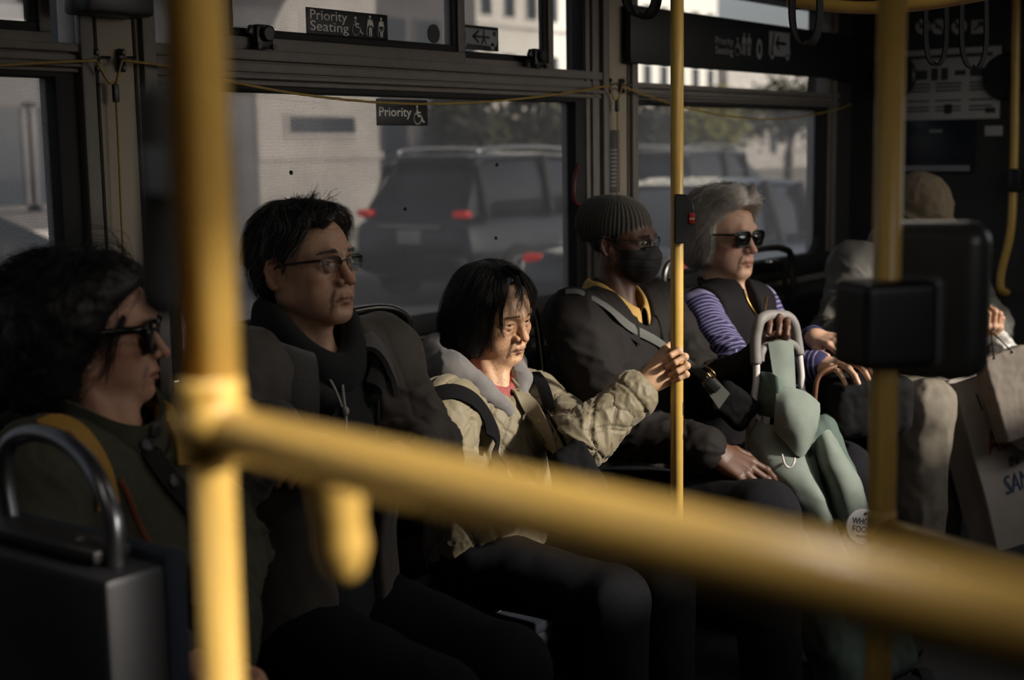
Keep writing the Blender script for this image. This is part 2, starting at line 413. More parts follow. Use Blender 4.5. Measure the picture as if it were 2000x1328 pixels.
# the two pillars between the windows, each a panel with raised strips
def pillar(n, x0, x1, clipz):
    p = S_(empty('trim_%d' % n, (x0, YW, 0), 'grey pillar panel between the windows', None)); del p['label']
    b = MB(); bxm(b, x0, x1, YW - .012, YW + .02, .95, 2.05, .004); b.build('panel', M_['beige_panel'], p)
    for k, (a, c) in enumerate(((x0 - .004, x0 + .026), (x1 - .030, x1 + .004))):
        b = MB(); bxm(b, a, c, YW - .026, YW - .006, .95, 2.05, .004); b.build('edge_strip', M_['grey_metal'], p)
    for k, x in enumerate((x0 + .040, x1 - .042)):
        b = MB(); bxm(b, x - .003, x + .003, YW - .0145, YW - .008, .95, 1.95); b.build('seam', M_['rubber'], p)
    return p
pillar(1, 1.690, 1.865, 1.62); pillar(2, 3.545, 3.735, 1.62)
# ---------------------------------------------------------------- windows of the far side
def pane(name, x0, x1, z0, z1, y, m, parent):
    b = MB(); bxm(b, x0, x1, y - .0025, y + .0025, z0, z1); o = b.build(name, m, parent); return o
def ring(b, x0, x1, z0, z1, t, y0, y1, bev=.003):
    bxm(b, x0 - t, x1 + t, y0, y1, z0 - t, z0, bev); bxm(b, x0 - t, x1 + t, y0, y1, z1, z1 + t, bev)
    bxm(b, x0 - t, x0, y0, y1, z0, z1, bev); bxm(b, x1, x1 + t, y0, y1, z0, z1, bev); return b
def transom(x0, x1, z0, z1, parent):
    b = MB(); bxm(b, x0, x1, YW - .004, YW + .04, z0, z1); b.build('transom', M_['grey_metal'], parent)
    h = z1 - z0
    for k, (f0, f1, dep) in enumerate(((.0, .13, .016), (.17, .30, .024), (.36, .62, .012), (.68, .97, .020))):
        b = MB(); bxm(b, x0, x1, YW - dep, YW, z0 + h * f0, z0 + h * f1, .003); b.build('transom_ridge', M_['grey_metal'], parent)
def window(n, x0, x1, gx0, gx1, gz0=1.030, gz1=1.588, film='glass_film', corner=False):
    wn = S_(empty('window_%d' % n, (x0, YW, 1.0), None, None))
    b = MB(); t = .03
    bxm(b, x0, gx0, YW - .008, YW + .045, .985, gz1 + .006, .004); bxm(b, gx1, min(gx1 + .052, x1), YW - .008, YW + .045, .985, gz1 + .006, .004)
    bxm(b, x0, x1, YW - .008, YW + .045, gz1 - .001, gz1 + .014, .003); bxm(b, x0, x1, YW - .012, YW + .045, .985, gz0, .004)
    b.build('gasket', M_['rubber'], wn)
    if gx1 + .052 < x1:
        for k in range(3):
            q = (x1 - gx1 - .052) / 3; b = MB(); bxm(b, gx1 + .052 + q * k + .003, gx1 + .052 + q * (k + 1) - .003, YW - .010 - .006 * (k % 2), YW + .045, .985, 1.985, .003); b.build('frame_strip', M_['grey_metal'], wn)
    b = MB(); bxm(b, x0, x1, YW - .030, YW, .955, .985, .006); b.build('sill_strip', M_['chrome'], wn)
    b = MB(); bxm(b, x0, x1, YW - .020, YW, .925, .950, .004); b.build('sill_strip', M_['grey_metal'], wn)
    pane('pane', gx0 - .01, gx1 + .01, gz0 - .01, gz1 + .004, YW + .025, M_[film], wn)
    return wn
W1 = window(1, .05, 1.690, .10, 1.636, gz1=1.603)
W2 = window(2, 1.865, 3.545, 1.915, 3.414)
W3 = window(3, 3.735, 5.292, 3.752, 5.150, film='glass_tint')
transom(.05, 1.69, 1.612, 1.668, W1); transom(1.865, 3.545, 1.600, 1.680, W2); transom(3.735, 5.292, 1.600, 1.655, W3)
# rounded inner corners of the last window
for cx, cz, sx, sz in ((5.150, 1.030, -1, 1),):
    b = MB(); v = [(cx, YW - .004, cz)]; r = .07
    for k in range(9): a = PI / 2 * k / 8; v.append((cx + sx * r * (1 - math.sin(a)), YW - .004, cz + sz * r * (1 - math.cos(a))))
    f = [(0, k, k + 1) for k in range(1, 9)]; n0 = len(v); v2 = [(x, YW + .03, z) for x, y, z in v]; b.add(v + v2, f + [tuple(i + n0 for i in q[::-1]) for q in f] + [(k, k + n0, k + 1 + n0, k + 1) for k in range(1, 9)])
    b.build('gasket_corner', M_['rubber'], W3)
def sash(parent, x0, x1, z0, z1, y, film, fr=.030):
    b = MB(); ring(b, x0 + fr, x1 - fr, z0 + fr * .9, z1, fr, y - .012, y + .010); o = b.build('sash_frame', M_['grey_metal'], parent)
    b = MB(); ring(b, x0 + fr + .018, x1 - fr - .018, z0 + fr * .9 + .018, z1 - .02, .018, y - .006, y + .012); b.build('sash_gasket', M_['rubber'], o)
    pane('sash_pane', x0 + fr, x1 - fr, z0 + fr * .9, z1 - .002, y + .002, M_[film], o); return o
sash(W1, .08, 1.645, 1.664, 1.985, YW + .018, 'glass_clear', .026)
sA = sash(W2, 2.045, 2.890, 1.678, 1.985, YW - .004, 'glass_film')
sB = sash(W2, 2.86, 3.332, 1.672, 1.985, YW + .022, 'glass_film_light', .026)
pane('pane', 1.87, 2.06, 1.672, 1.985, YW + .034, M_['glass_film'], W2)
pane('pane', 3.33, 3.47, 1.672, 1.985, YW + .034, M_['glass_clear'], W2)
b = MB(); bxm(b, 3.463, 3.50, YW - .004, YW + .04, 1.672, 1.985, .003); bxm(b, 3.52, 3.545, YW - .004, YW + .04, 1.672, 1.985, .003); b.build('gasket', M_['rubber'], W2)
pane('pane', 3.735, 5.292, 1.655, 1.972, YW + .03, M_['glass_clear'], W3)
# sash latches
for px, py, par in ((512, 72, sA), (1050, 114, sB)):
    c = onY(px, py, YW - .03); b = MB(); b.box(c, (.050, .022, .052), bev=.006); b.lathe([(.017, 0), (.017, .010), (.014, .013)], c + (0, -.010, .006), (0, -1, 0), 20)
    b.box(c + (-.030, .003, .012), (.018, .012, .022), Matrix.Rotation(.5, 3, 'Y'), .004); b.box(c + (.030, .003, .012), (.018, .012, .022), Matrix.Rotation(-.5, 3, 'Y'), .004)
    for s in (-1, 1): b.lathe([(.006, 0), (.006, .008)], c + (s * .022, -.008, -.022), (0, -1, 0), 10)
    b.build('latch', M_['black_plastic'], par)
c = onY(846, 66, YW - .010); b = MB(); b.lathe([(.0235, 0), (.0235, .003)], c, (0, -1, 0), 28)
tag(b.build('round_sticker', M_['sign_black']), 'round black sticker on the sliding sash beside the seating sign', 'sticker')
for px, py in ((568, 337), (791, 408), (970, 322), (968, 465)):
    c = onY(px, py, YW + .020); b = MB(); b.lathe([(.0052, 0), (.0052, .002), (.003, .0045)], c, (0, -1, 0), 14); b.build('pane_stud', M_['rubber'], W2)
# ---------------------------------------------------------------- lettering and pictograms: flat print, one mesh per mark
def text_obj(name, txt, c, right, up, size, m, parent, align='LEFT', depth=.0004, width=None, shear=0.):
    cu = bpy.data.curves.new(name, 'FONT'); cu.body = txt; cu.size = size; cu.align_x = align; cu.extrude = depth; cu.resolution_u = 3; cu.shear = shear
    t = bpy.data.objects.new(name, cu); COL.objects.link(t); bpy.context.view_layer.update()
    me = bpy.data.meshes.new_from_object(t.evaluated_get(bpy.context.evaluated_depsgraph_get())); bpy.data.objects.remove(t); bpy.data.curves.remove(cu)
    xs = [v.co.x for v in me.vertices]; r = np.array(unit(right)); u = np.array(unit(up)); nrm = np.cross(r, u); c = np.array(c, float)
    k = width / (max(xs) - min(xs)) if width else 1
    for v in me.vertices: v.co = Vector(c + r * v.co.x * k + u * v.co.y + nrm * v.co.z)
    return link(name, me, m, parent, smooth=False)
def flat(name, polys, c, right, up, m, parent, th=.0006):
    """filled outlines standing a hair proud of the board they are printed on"""
    v = []; f = []; r = np.array(unit(right)); u = np.array(unit(up)); nr = np.cross(r, u); c = np.array(c, float)
    for p in polys:
        n = len(v); k = len(p); v += [c + r * x + u * y + nr * th for x, y in p] + [c + r * x + u * y for x, y in p]
        f.append(tuple(range(n, n + k))); f += [(n + i, n + k + i, n + k + (i + 1) % k, n + (i + 1) % k) for i in range(k)]
    o = mesh_obj(name, v, f, m, parent, smooth=False)
    bm = bmesh.new(); bm.from_mesh(o.data); bmesh.ops.triangulate(bm, faces=bm.faces); bmesh.ops.recalc_face_normals(bm, faces=bm.faces); bm.to_mesh(o.data); bm.free(); return o
def circ(x, y, r, n=18): return [(x + r * math.cos(2 * PI * i / n), y + r * math.sin(2 * PI * i / n)) for i in range(n)]
def stroke(pts, w):
    out = []
    for a, b_ in zip(pts[:-1], pts[1:]):
        d = unit((b_[0] - a[0], b_[1] - a[1])); n = (-d[1] * w / 2, d[0] * w / 2)
        out.append([(a[0] + n[0], a[1] + n[1]), (a[0] - n[0], a[1] - n[1]), (b_[0] - n[0], b_[1] - n[1]), (b_[0] + n[0], b_[1] + n[1])]); out.append(circ(*b_, w / 2, 8)); out.append(circ(*a, w / 2, 8))
    return out
def wheelchair(s):
    arc = [(s * (.36 + .30 * math.cos(a)), s * (.30 + .30 * math.sin(a))) for a in np.linspace(math.radians(120), math.radians(370), 16)]
    return stroke(arc, s * .075) + [circ(s * .34, s * .93, s * .085)] + stroke([(s * .34, s * .78), (s * .36, s * .44), (s * .66, s * .44), (s * .80, s * .10), (s * .90, s * .12)], s * .11) + stroke([(s * .36, s * .62), (s * .60, s * .62)], s * .08)
def walker(s, cane=True, skirt=False):
    p = [circ(s * .3, s * .93, s * .075)] + stroke([(s * .16, s * .78), (s * .10, s * .45)], s * .07) + stroke([(s * .44, s * .78), (s * .50, s * .45)], s * .07)
    p += [[(s * .14, s * .82), (s * .46, s * .82), (s * .40, s * .42), (s * .20, s * .42)]] + stroke([(s * .25, s * .5), (s * .24, s * .03)], s * .09) + stroke([(s * .36, s * .5), (s * .37, s * .03)], s * .09)
    if cane: p += stroke([(s * .06, s * .44), (s * .04, s * .03)], s * .035)
    if skirt: p += [[(s * .20, s * .55), (s * .40, s * .55), (s * .48, s * .30), (s * .12, s * .30)]]
    return p
EX, EZ = (1, 0, 0), (0, 0, 1)
def board(name, px0, py0, px1, py1, y, label, cat, m, th=.003):
    a = onY(px0, py0, y); c = onY(px1, py1, y); b = MB(); b.box(((a[0] + c[0]) / 2, y + th / 2, (a[2] + c[2]) / 2), (c[0] - a[0], th, a[2] - c[2]), bev=.0008)
    o = empty(name, (a[0], y, c[2]), label, cat); b.build('backing', m, o); return o, a, c
ys = YW - .019
s, a, c = board('priority_seating_sign', 598, 13, 758, 78, ys, 'black window sign reading Priority Seating with three white pictograms', 'sign', M_['sign_black'])
w_, h_ = c[0] - a[0], a[2] - c[2]; o0 = np.array((a[0], ys - .0005, c[2]))
text_obj('lettering', 'Priority', o0 + (w_ * .03, 0, h_ * .56), EX, EZ, h_ * .54, M_['sign_white'], s, width=w_ * .44)
text_obj('lettering', 'Seating', o0 + (w_ * .03, 0, h_ * .14), EX, EZ, h_ * .54, M_['sign_white'], s, width=w_ * .46)
flat('wheelchair_symbol', wheelchair(h_ * .72), o0 + (w_ * .53, -.0003, h_ * .08), EX, EZ, M_['sign_white'], s)
flat('cane_figure', walker(h_ * .82), o0 + (w_ * .715, -.0003, h_ * .08), EX, EZ, M_['sign_white'], s)
flat('dress_figure', walker(h_ * .78, True, True), o0 + (w_ * .86, -.0003, h_ * .08), EX, EZ, M_['sign_white'], s)
yp = YW + .021
s, a, c = board('priority_sign', 735, 193, 836, 246, yp, 'small black window sign reading Priority with a white wheelchair', 'sign', M_['sign_black'], .002)
w_, h_ = c[0] - a[0], a[2] - c[2]; o0 = np.array((a[0], yp - .0003, c[2]))
text_obj('lettering', 'Priority', o0 + (w_ * .03, 0, h_ * .36), EX, EZ, h_ * .5, M_['sign_white'], s, width=w_ * .62)
flat('wheelchair_symbol', wheelchair(h_ * .72), o0 + (w_ * .70, -.0003, h_ * .07), EX, EZ, M_['sign_white'], s)
s, a, c = board('exit_sign', 903, 47, 974, 101, YW + .004, 'black and grey exit sign with a bus outline, arrow and walking figure', 'sign', M_['sign_black'])
w_, h_ = c[0] - a[0], a[2] - c[2]; o0 = np.array((a[0], YW + .0035, c[2]))
flat('bus_outline', [[(w_ * .0, h_ * .24), (w_ * .93, h_ * .2), (w_ * .96, h_ * .5), (w_ * .95, h_ * .86), (0, h_ * .88)], circ(w_ * .82, h_ * .18, w_ * .06), circ(w_ * .05, h_ * .22, w_ * .05)], o0, EX, EZ, M_['sign_dim'], s)
flat('arrow', stroke([(w_ * .3, h_ * .55), (w_ * .72, h_ * .55)], h_ * .10) + stroke([(w_ * .42, h_ * .78), (w_ * .28, h_ * .55), (w_ * .42, h_ * .32)], h_ * .10), o0 + (0, -.0007, 0), EX, EZ, M_['sign_black'], s)
flat('walking_figure', [circ(w_ * .57, h_ * .80, h_ * .045)] + stroke([(w_ * .57, h_ * .72), (w_ * .57, h_ * .5), (w_ * .51, h_ * .28)], h_ * .08) + stroke([(w_ * .57, h_ * .5), (w_ * .63, h_ * .28)], h_ * .07), o0 + (0, -.0014, 0), EX, EZ, M_['sign_black'], s)
for q in ([[(w_ * .83, h_ * .62), (w_ * .91, h_ * .62), (w_ * .91, h_ * .82), (w_ * .83, h_ * .82)]], [[(w_ * .02, h_ * .35), (w_ * .07, h_ * .35), (w_ * .07, h_ * .72), (w_ * .02, h_ * .72)]]): flat('bus_door', q, o0 + (0, -.0007, 0), EX, EZ, M_['sign_black'], s)
# header board over the last window
hb = empty('header_board', (3.655, YW - .03, 1.706), 'long black header board with faint Priority Seating lettering over the last window', 'board')
b = MB(); bxm(b, 3.655, 5.46, YW - .05, YW - .03, 1.708, 1.882, .004); b.build('panel', M_['sign_black'], hb)
yb = YW - .0508; q = onY(1397, 105, yb)
text_obj('lettering', 'Priority', onY(1397, 85, yb), EX, EZ, .036, M_['sign_dim'], hb, width=.125)
text_obj('lettering', 'Seating', onY(1397, 104, yb), EX, EZ, .036, M_['sign_dim'], hb, width=.125)
flat('wheelchair_symbol', wheelchair(.058), onY(1435, 107, yb), EX, EZ, M_['sign_dim'], hb)
flat('cane_figure', walker(.075), onY(1447, 107, yb), EX, EZ, M_['sign_dim'], hb); flat('dress_figure', walker(.075, True, True), onY(1457, 108, yb), EX, EZ, M_['sign_dim'], hb)
ring_ = [[(.022 * math.cos(t) * k1, .036 * math.sin(t) * k1) for t, k1 in ((t0, 1), (t1, 1), (t1, .55), (t0, .55))] for t0, t1 in zip(np.linspace(0, 2 * PI, 19)[:-1], np.linspace(0, 2 * PI, 19)[1:])]
flat('round_symbol', ring_, onY(1483, 96, yb), EX, EZ, M_['sign_dim'], hb)
o0 = onY(1502, 116, yb); flat('exit_symbol', [[(0, .015), (.17, .015), (.165, .10), (0, .10)]] + [circ(.025, .015, .014), circ(.15, .015, .014)], o0, EX, EZ, M_['sign_dim'], hb)
flat('exit_arrow', stroke([(.06, .06), (.13, .06)], .012) + stroke([(.075, .08), (.055, .06), (.075, .04)], .012) + stroke([(.035, .09), (.02, .03)], .012), o0 + (0, -.0008, 0), EX, EZ, M_['sign_black'], hb)
# strip of small print on the second pillar
a = onY(1188, 254, YW - .013); c = onY(1210, 376, YW - .013)
s = empty('notice_strip', (a[0], YW - .013, c[2]), 'narrow dark notice strip with tiny print on the pillar between the windows', 'notice')
b = MB(); bxm(b, a[0], c[0], YW - .0145, YW - .012, c[2], a[2]); b.build('backing', M_['poster_ink'], s)
flat('print_lines', [[(.010, .02 + k * .012), (c[0] - a[0] - .012 - .012 * random.random(), .02 + k * .012), (c[0] - a[0] - .012, .025 + k * .012), (.010, .025 + k * .012)] for k in range(int((a[2] - c[2] - .07) / .012))], (a[0], YW - .0146, c[2]), EX, EZ, M_['sign_dim'], s)
# ---------------------------------------------------------------- pull cords and their clips
def cord(label, pts, r=.0030): b = MB(); b.tube(spline(pts, 8), r, 8); return tag(b.build('pull_cord', M_['cord_yellow'], smooth=True), label, 'cord', None)
yc = YW - .045
clips = [(187, 118), (238, 118), (1190, 167), (1215, 168)]
for i, (px, py) in enumerate(clips):
    c = onY(px, py, YW - .02); o = empty('cord_clip', c, ['steel cord clip on the first pillar, on the side of the end window', 'steel cord clip on the first pillar, on the side of the big window', 'steel cord clip on the second pillar, on the side of the big window', 'steel cord clip on the second pillar, on the side of the header board'][i], 'clip', 'cord clips on the window pillars')
    b = MB(); b.box(c, (.017, .006, .046), bev=.004); b.build('plate', M_['dark_metal'], o)
    for s in (-1, 1): b = MB(); b.lathe([(.006, 0), (.006, .005), (.004, .007)], c + (0, -.002, s * .015), (0, -1, 0), 12); b.build('screw', M_['dark_metal'], o)
    b = MB(); b.tube([c + (-.003, -.002, 0), c + (-.003, -.022, .004), c + (.010, -.030, .004), c + (.012, -.022, 0)], .0035, 8); b.build('hook', M_['chrome'], o)
cl = [onY(px, py, yc) for px, py in clips]
cord('yellow pull cord sagging across the big middle window', [cl[1], onY(330, 130, yc), onY(430, 155, yc), onY(560, 180, yc), onY(700, 197, yc), onY(830, 203, yc), onY(960, 198, yc), onY(1090, 184, yc), cl[2]])
cord('yellow pull cord across the end window beside the curly haired woman', [onY(-140, 140, yc), onY(0, 128, yc), onY(100, 122, yc), cl[0]])
cord('yellow pull cord sagging across the window under the header board', [cl[3], onY(1262, 186, yc), onY(1320, 205, yc), onY(1400, 223, yc), onY(1500, 233, yc), onY(1580, 225, yc), onY(1640, 212, yc), onY(1662, 203, yc)])
for i, (a_, b_, fx, pts) in enumerate(((0, 1, (226, 182), [(228, 215), (232, 300), (236, 400), (241, 505)]), (2, 3, (1205, 207), [(1206, 230), (1207, 300), (1205, 380)]))):
    f = onY(*fx, yc + .012); lab = ['yellow drop cord hanging down the first pillar behind the curly haired woman', 'yellow drop cord hanging down the second pillar above the knitted cap'][i]
    o = empty('drop_cord', f, lab, 'cord'); b = MB(); b.tube(spline([cl[a_], (cl[a_] + f) / 2 + (.006, 0, -.01), f + (-.003, 0, .02), f], 6), .0026, 8); b.tube(spline([cl[b_], (cl[b_] + f) / 2 + (-.006, 0, -.01), f + (.003, 0, .02), f], 6), .0026, 8)
    b.tube(spline([f] + [onY(px, py, yc + .012) for px, py in pts], 6), .0024, 8); b.build('cord', M_['cord_yellow'], o, smooth=True)
    b = MB(); b.box(f, (.013, .010, .036), bev=.003); b.build('ferrule', M_['dark_metal'], o)
# dark box at the head of the first pillar
a = onY(150, -40, YW - .06); c = onY(284, 36, YW - .06)
b = MB(); bxm(b, a[0], c[0], YW - .09, YW - .01, c[2], a[2], .008); tag(b.build('vent_box', M_['black_plastic']), 'black box at the head of the first window pillar', 'box')
# emergency handle: red bar beside the big window
o = empty('emergency_handle', onY(1127, 390, YW - .02), 'dark red emergency release bar at the edge of the big window', 'handle')
b = MB(); b.tube(spline([onY(1128, 322, YW - .02), onY(1122, 350, YW - .045), onY(1122, 392, YW - .045), onY(1138, 402, YW - .02)], 6), .006, 8); b.build('bar', mat('red_dark', srgb(84, 30, 26), rough=.5, noise=.1, nscale=40), o, smooth=True)
b = MB(); b.box(onY(1132, 402, YW - .015), (.04, .02, .03), bev=.004); b.build('bracket', M_['rubber'], o)
# ---------------------------------------------------------------- front bulkhead and what hangs on it
xb = 5.50
def on_bulk(name, px0, py0, px1, py1, m, label, cat, th=.006):
    a = onX(px0, py0, xb - .003); c = onX(px1, py1, xb - .003); o = empty(name, (xb, c[1], c[2]), label, cat)
    b = MB(); bxm(b, xb - th, xb - .0005, c[1], a[1], c[2], a[2], .001); b.build('backing', m, o); return o, a, c
EY = (0, -1, 0)
s, a, c = on_bulk('rules_poster', 1762, 100, 1952, 231, M_['poster'], 'grey printed notice with rows of small pictures on the front bulkhead', 'poster')
W_, H_ = a[1] - c[1], a[2] - c[2]; o0 = np.array((xb - .0065, a[1], c[2]))
flat('print_lines', [[(x0 * W_, y0 * H_), (x1 * W_, y0 * H_), (x1 * W_, (y0 + .022) * H_), (x0 * W_, (y0 + .022) * H_)] for y0 in (.12, .17, .26, .40, .45, .50) for x0, x1 in ((.06, .30), (.36, .62), (.70, .93))], o0, EY, EZ, M_['poster_ink'], s)
flat('headline', [[(.04 * W_, .87 * H_), (.92 * W_, .87 * H_), (.92 * W_, .92 * H_), (.04 * W_, .92 * H_)]], o0, EY, EZ, M_['poster_ink'], s)
for x0, x1, y0, y1 in ((.16, .27, .58, .71), (.31, .38, .56, .73), (.41, .48, .56, .73), (.55, .66, .62, .69), (.70, .84, .60, .71), (.45, .53, .08, .22), (.86, .96, .08, .15)): flat('small_picture', [[(x0 * W_, y0 * H_), (x1 * W_, y0 * H_), (x1 * W_, y1 * H_), (x0 * W_, y1 * H_)]], o0, EY, EZ, M_['poster_ink'], s)
s, a, c = on_bulk('route_screen', 1766, 236, 1901, 337, mat('screen_blue', srgb(30, 36, 46), rough=.3, noise=.1, nscale=10), 'dark blue information panel under the printed notice', 'screen', .012)
W_, H_ = a[1] - c[1], a[2] - c[2]; o0 = np.array((xb - .0125, a[1], c[2]))
flat('bottom_strip', [[(.02 * W_, .03 * H_), (.96 * W_, .03 * H_), (.96 * W_, .14 * H_), (.02 * W_, .14 * H_)]], o0, EY, EZ, M_['sign_dim'], s)
flat('blurred_heading', [[(.38 * W_, .76 * H_), (.56 * W_, .76 * H_), (.56 * W_, .82 * H_), (.38 * W_, .82 * H_)]], o0, EY, EZ, M_['sign_dim'], s)
s, a, c = on_bulk('small_label', 1924, 246, 1958, 265, M_['poster'], 'small grey label right under the corner of the printed notice', 'label')
for i, px in enumerate((1803, 1834, 1874, 1912)):
    c = onX(px, 52, xb - .004); o = empty('prohibition_sign', c, ['faint round no-smoking style sign, first of the row above the printed notice', 'faint round prohibition sign, second of the row above the printed notice', 'faint round prohibition sign, third of the row above the printed notice', 'faint square sign with cut corners, last of the row above the printed notice'][i], 'sign', 'pictograms above the printed notice')
    rr = .030
    if i < 3:
        b = MB(); b.lathe([(rr, 0), (rr, .003)], c, (-1, 0, 0), 20); b.build('disc', M_['poster'], o)
        flat('bar', stroke([(-rr * .7, rr * .7), (rr * .7, -rr * .7)], .008) + [[(-rr * .5, -rr * .2), (rr * .4, -rr * .2), (rr * .4, rr * .1), (-rr * .5, rr * .1)]], c + (-.0035, 0, 0), EY, EZ, M_['poster_ink'], o)
    else:
        b = MB(); b.box(c, (.004, .058, .052)); b.build('square', M_['poster'], o)
        flat('arrow', stroke([(-.015, -.01), (.012, .012)], .008) + stroke([(0, .014), (.014, .014), (.014, 0)], .008), c + (-.0035, 0, 0), EY, EZ, M_['poster_ink'], o)
for px, py, lab in ((1966, 150, 'black round speaker cover over the outer edge of the printed notice'), (1748, 150, 'black round speaker cover at the window edge of the printed notice')):
    c = onX(px, py, xb - .008); o = empty('speaker_cover', c, lab, 'speaker'); b = MB(); b.lathe([(.088, 0), (.088, .012), (.080, .020), (.02, .024)], c, (-1, 0, 0), 36); b.build('dome', M_['black_plastic'], o)
    b = MB(); [b.lathe([(.0885, z), (.0905, z + .002), (.0885, z + .004)], c, (-1, 0, 0), 36) for z in (.002,)]; b.build('rim', M_['rubber'], o)
# yellow grab bar on the bulkhead
o = empty('grab_bar', onX(1975, 560, xb - .06), 'slim yellow grab bar hooked at its foot beside the printed notice', 'grab bar')
b = MB(); b.tube(spline([onX(1985, -20, xb - .06), onX(1983, 150, xb - .06), onX(1980, 330, xb - .06), onX(1974, 450, xb - .07), onX(1956, 530, xb - .07), onX(1955, 565, xb - .07), onX(1966, 572, xb - .02)], 6), .0165, 14); b.build('tube', M_['yellow'], o, smooth=True)
b = MB(); b.box(onX(1985, 352, xb - .06), (.06, .05, .09), bev=.01); b.build('bracket', M_['black_plastic'], o)
# ceiling bar and hanging straps
o = empty('ceiling_bar', P(1640, 14, 3.4), 'yellow ceiling handrail curving along the top above the header board', 'handrail')
b = MB(); b.tube(spline([P(1540, 0, 3.45), P(1620, 11, 3.4), P(1700, 15, 3.35), P(1800, 8, 3.25), P(1900, -8, 3.15), P(2010, -30, 3.0)], 8), .0155, 14); b.build('tube', M_['yellow'], o, smooth=True)
b = MB(); b.box(P(1560, -22, 3.45), (.04, .04, .10), bev=.006); b.build('bracket', M_['black_plastic'], o)
mat('strap_black', srgb(20, 20, 20), rough=.8, spec=.2, noise=.2, nscale=200, bump=.2, bscale=500)
for i, (cx, bot, hw, d, wd) in enumerate(((1253, 34, 33, 3.0, .040), (1574, 88, 27, 3.0, .034), (1828, 128, 20, 3.3, .016), (1902, 134, 24, 3.3, .016))):
    pts = [(cx - hw * .8, -60), (cx - hw * .95, -25), (cx - hw, bot - 60), (cx - hw * .8, bot - 22), (cx - hw * .35, bot - 3), (cx + hw * .35, bot - 3), (cx + hw * .8, bot - 22), (cx + hw, bot - 60), (cx + hw * .95, -25), (cx + hw * .8, -60)]
    dirv = unit(RM[0] * .55 + RM[2] * .83) if i < 2 else unit(np.array((.9, -.3, 0)))
    rows = [[P(px, py, d) - dirv * wd / 2 for px, py in pts], [P(px, py, d) for px, py in pts], [P(px, py, d) + dirv * wd / 2 for px, py in pts]]
    lab = ['black hanging strap loop in front of the header board near the slim pole', 'black hanging strap loop at the far end of the header board', 'thin dark hanging strap in front of the printed notice, nearer the thick pole', 'thin dark hanging strap in front of the printed notice, farther from the thick pole'][i]
    o = empty('hanging_strap', P(cx, bot, d), lab, 'strap', 'hanging straps from the ceiling bar'); sheet('loop', rows, M_['strap_black'], o, .004, 5, 3)
    b = MB(); b.tube([P(cx, bot - 6, d) - dirv * wd * .2, P(cx, bot - 5, d) + dirv * wd * .2], .003, 6); b.build('stitch_bar', M_['chrome'], o)
    b = MB(); t0, t1 = P(cx - hw * .8, -60, d), P(cx + hw * .8, -60, d); b.tube([t0, (t0 + t1) / 2 + (0, 0, .05), t1], .010, 8); tt = (t0 + t1) / 2; b.tube([tt + (0, 0, .04), (tt[0], tt[1], 2.18)], .008, 8); b.build('hanger', M_['black_plastic'], o)
# ---------------------------------------------------------------- seats along the window wall
def wall_seat(x, lab, hb_=True):
    o = empty('bus_seat', (x, 1.98, 0), lab, 'seat', 'side bench seats under the windows')
    b = MB(); b.box((x, 1.97, .345), (.45, .44, .05), bev=.02); b.box((x, 2.235, .64), (.45, .05, .52), bev=.015); b.build('shell', M_['seat_shell'], o)
    b = MB(); b.box((x, 1.95, .378), (.42, .40, .03), bev=.012); b.build('cushion', M_['navy_fabric'], o)
    b = MB(); b.box((x, 2.205, .70), (.42, .03, .40), bev=.012); b.build('back_cushion', M_['navy_fabric'], o)
    b = MB(); b.box((x, 2.0, .16), (.06, .36, .32), bev=.01); b.build('pedestal', M_['dark_metal'], o); return o
SEATS = [(1.36, 'navy side seat under the curly haired woman by the first pillar'), (1.88, 'navy side seat under the man in half-rim glasses'), (2.56, 'navy side seat under the woman in the quilted jacket'), (3.06, 'navy side seat under the man in the knitted cap'), (3.62, 'navy side seat under the white haired woman'), (4.78, 'navy side seat under the person in the grey jacket by the bulkhead')]
seats = [wall_seat(*q) for q in SEATS]
# steel grab loops between the seats
def loop(pts, r, lab, y, extra=None):
    o = empty('seat_grab_rail', onY(*pts[len(pts) // 2], y), lab, 'grab rail', 'steel grab rails on the side seats'); b = MB(); b.tube(spline([onY(px, py, y) for px, py in pts], 7), r, 14); b.build('tube', M_['chrome'], o, smooth=True)
    if extra: b = MB(); b.tube(spline([onY(px, py, y) for px, py in extra], 5), r * .8, 12); b.build('lower_tube', M_['chrome'], o, smooth=True)
    e = onY(*pts[-1], y); b = MB(); b.lathe([(.022, -.03), (.022, .012), (.016, .016)], e, (0, 0, 1), 16); b.build('foot_flange', M_['dark_metal'], o); return o
loop([(640, 625), (690, 610), (745, 603), (778, 610), (796, 632), (800, 700)], .0125, 'steel grab rail beside the shoulder of the man in half-rim glasses', 2.20, [(690, 640), (740, 632), (775, 628)])
loop([(1010, 590), (1030, 590), (1046, 615), (1056, 680), (1064, 760)], .0125, 'steel grab rail standing up between the quilted jacket and the knitted cap', 2.16)
loop([(1420, 492), (1370, 496), (1320, 508), (1298, 528), (1296, 600)], .0125, 'steel grab rail behind the slim pole beside the man in the knitted cap', 2.22, [(1360, 525), (1330, 532), (1310, 545)])
loop([(1440, 494), (1500, 484), (1530, 486), (1546, 505), (1550, 600)], .0125, 'steel grab rail behind the white haired woman', 2.2, [(1500, 512), (1526, 520), (1540, 600)])
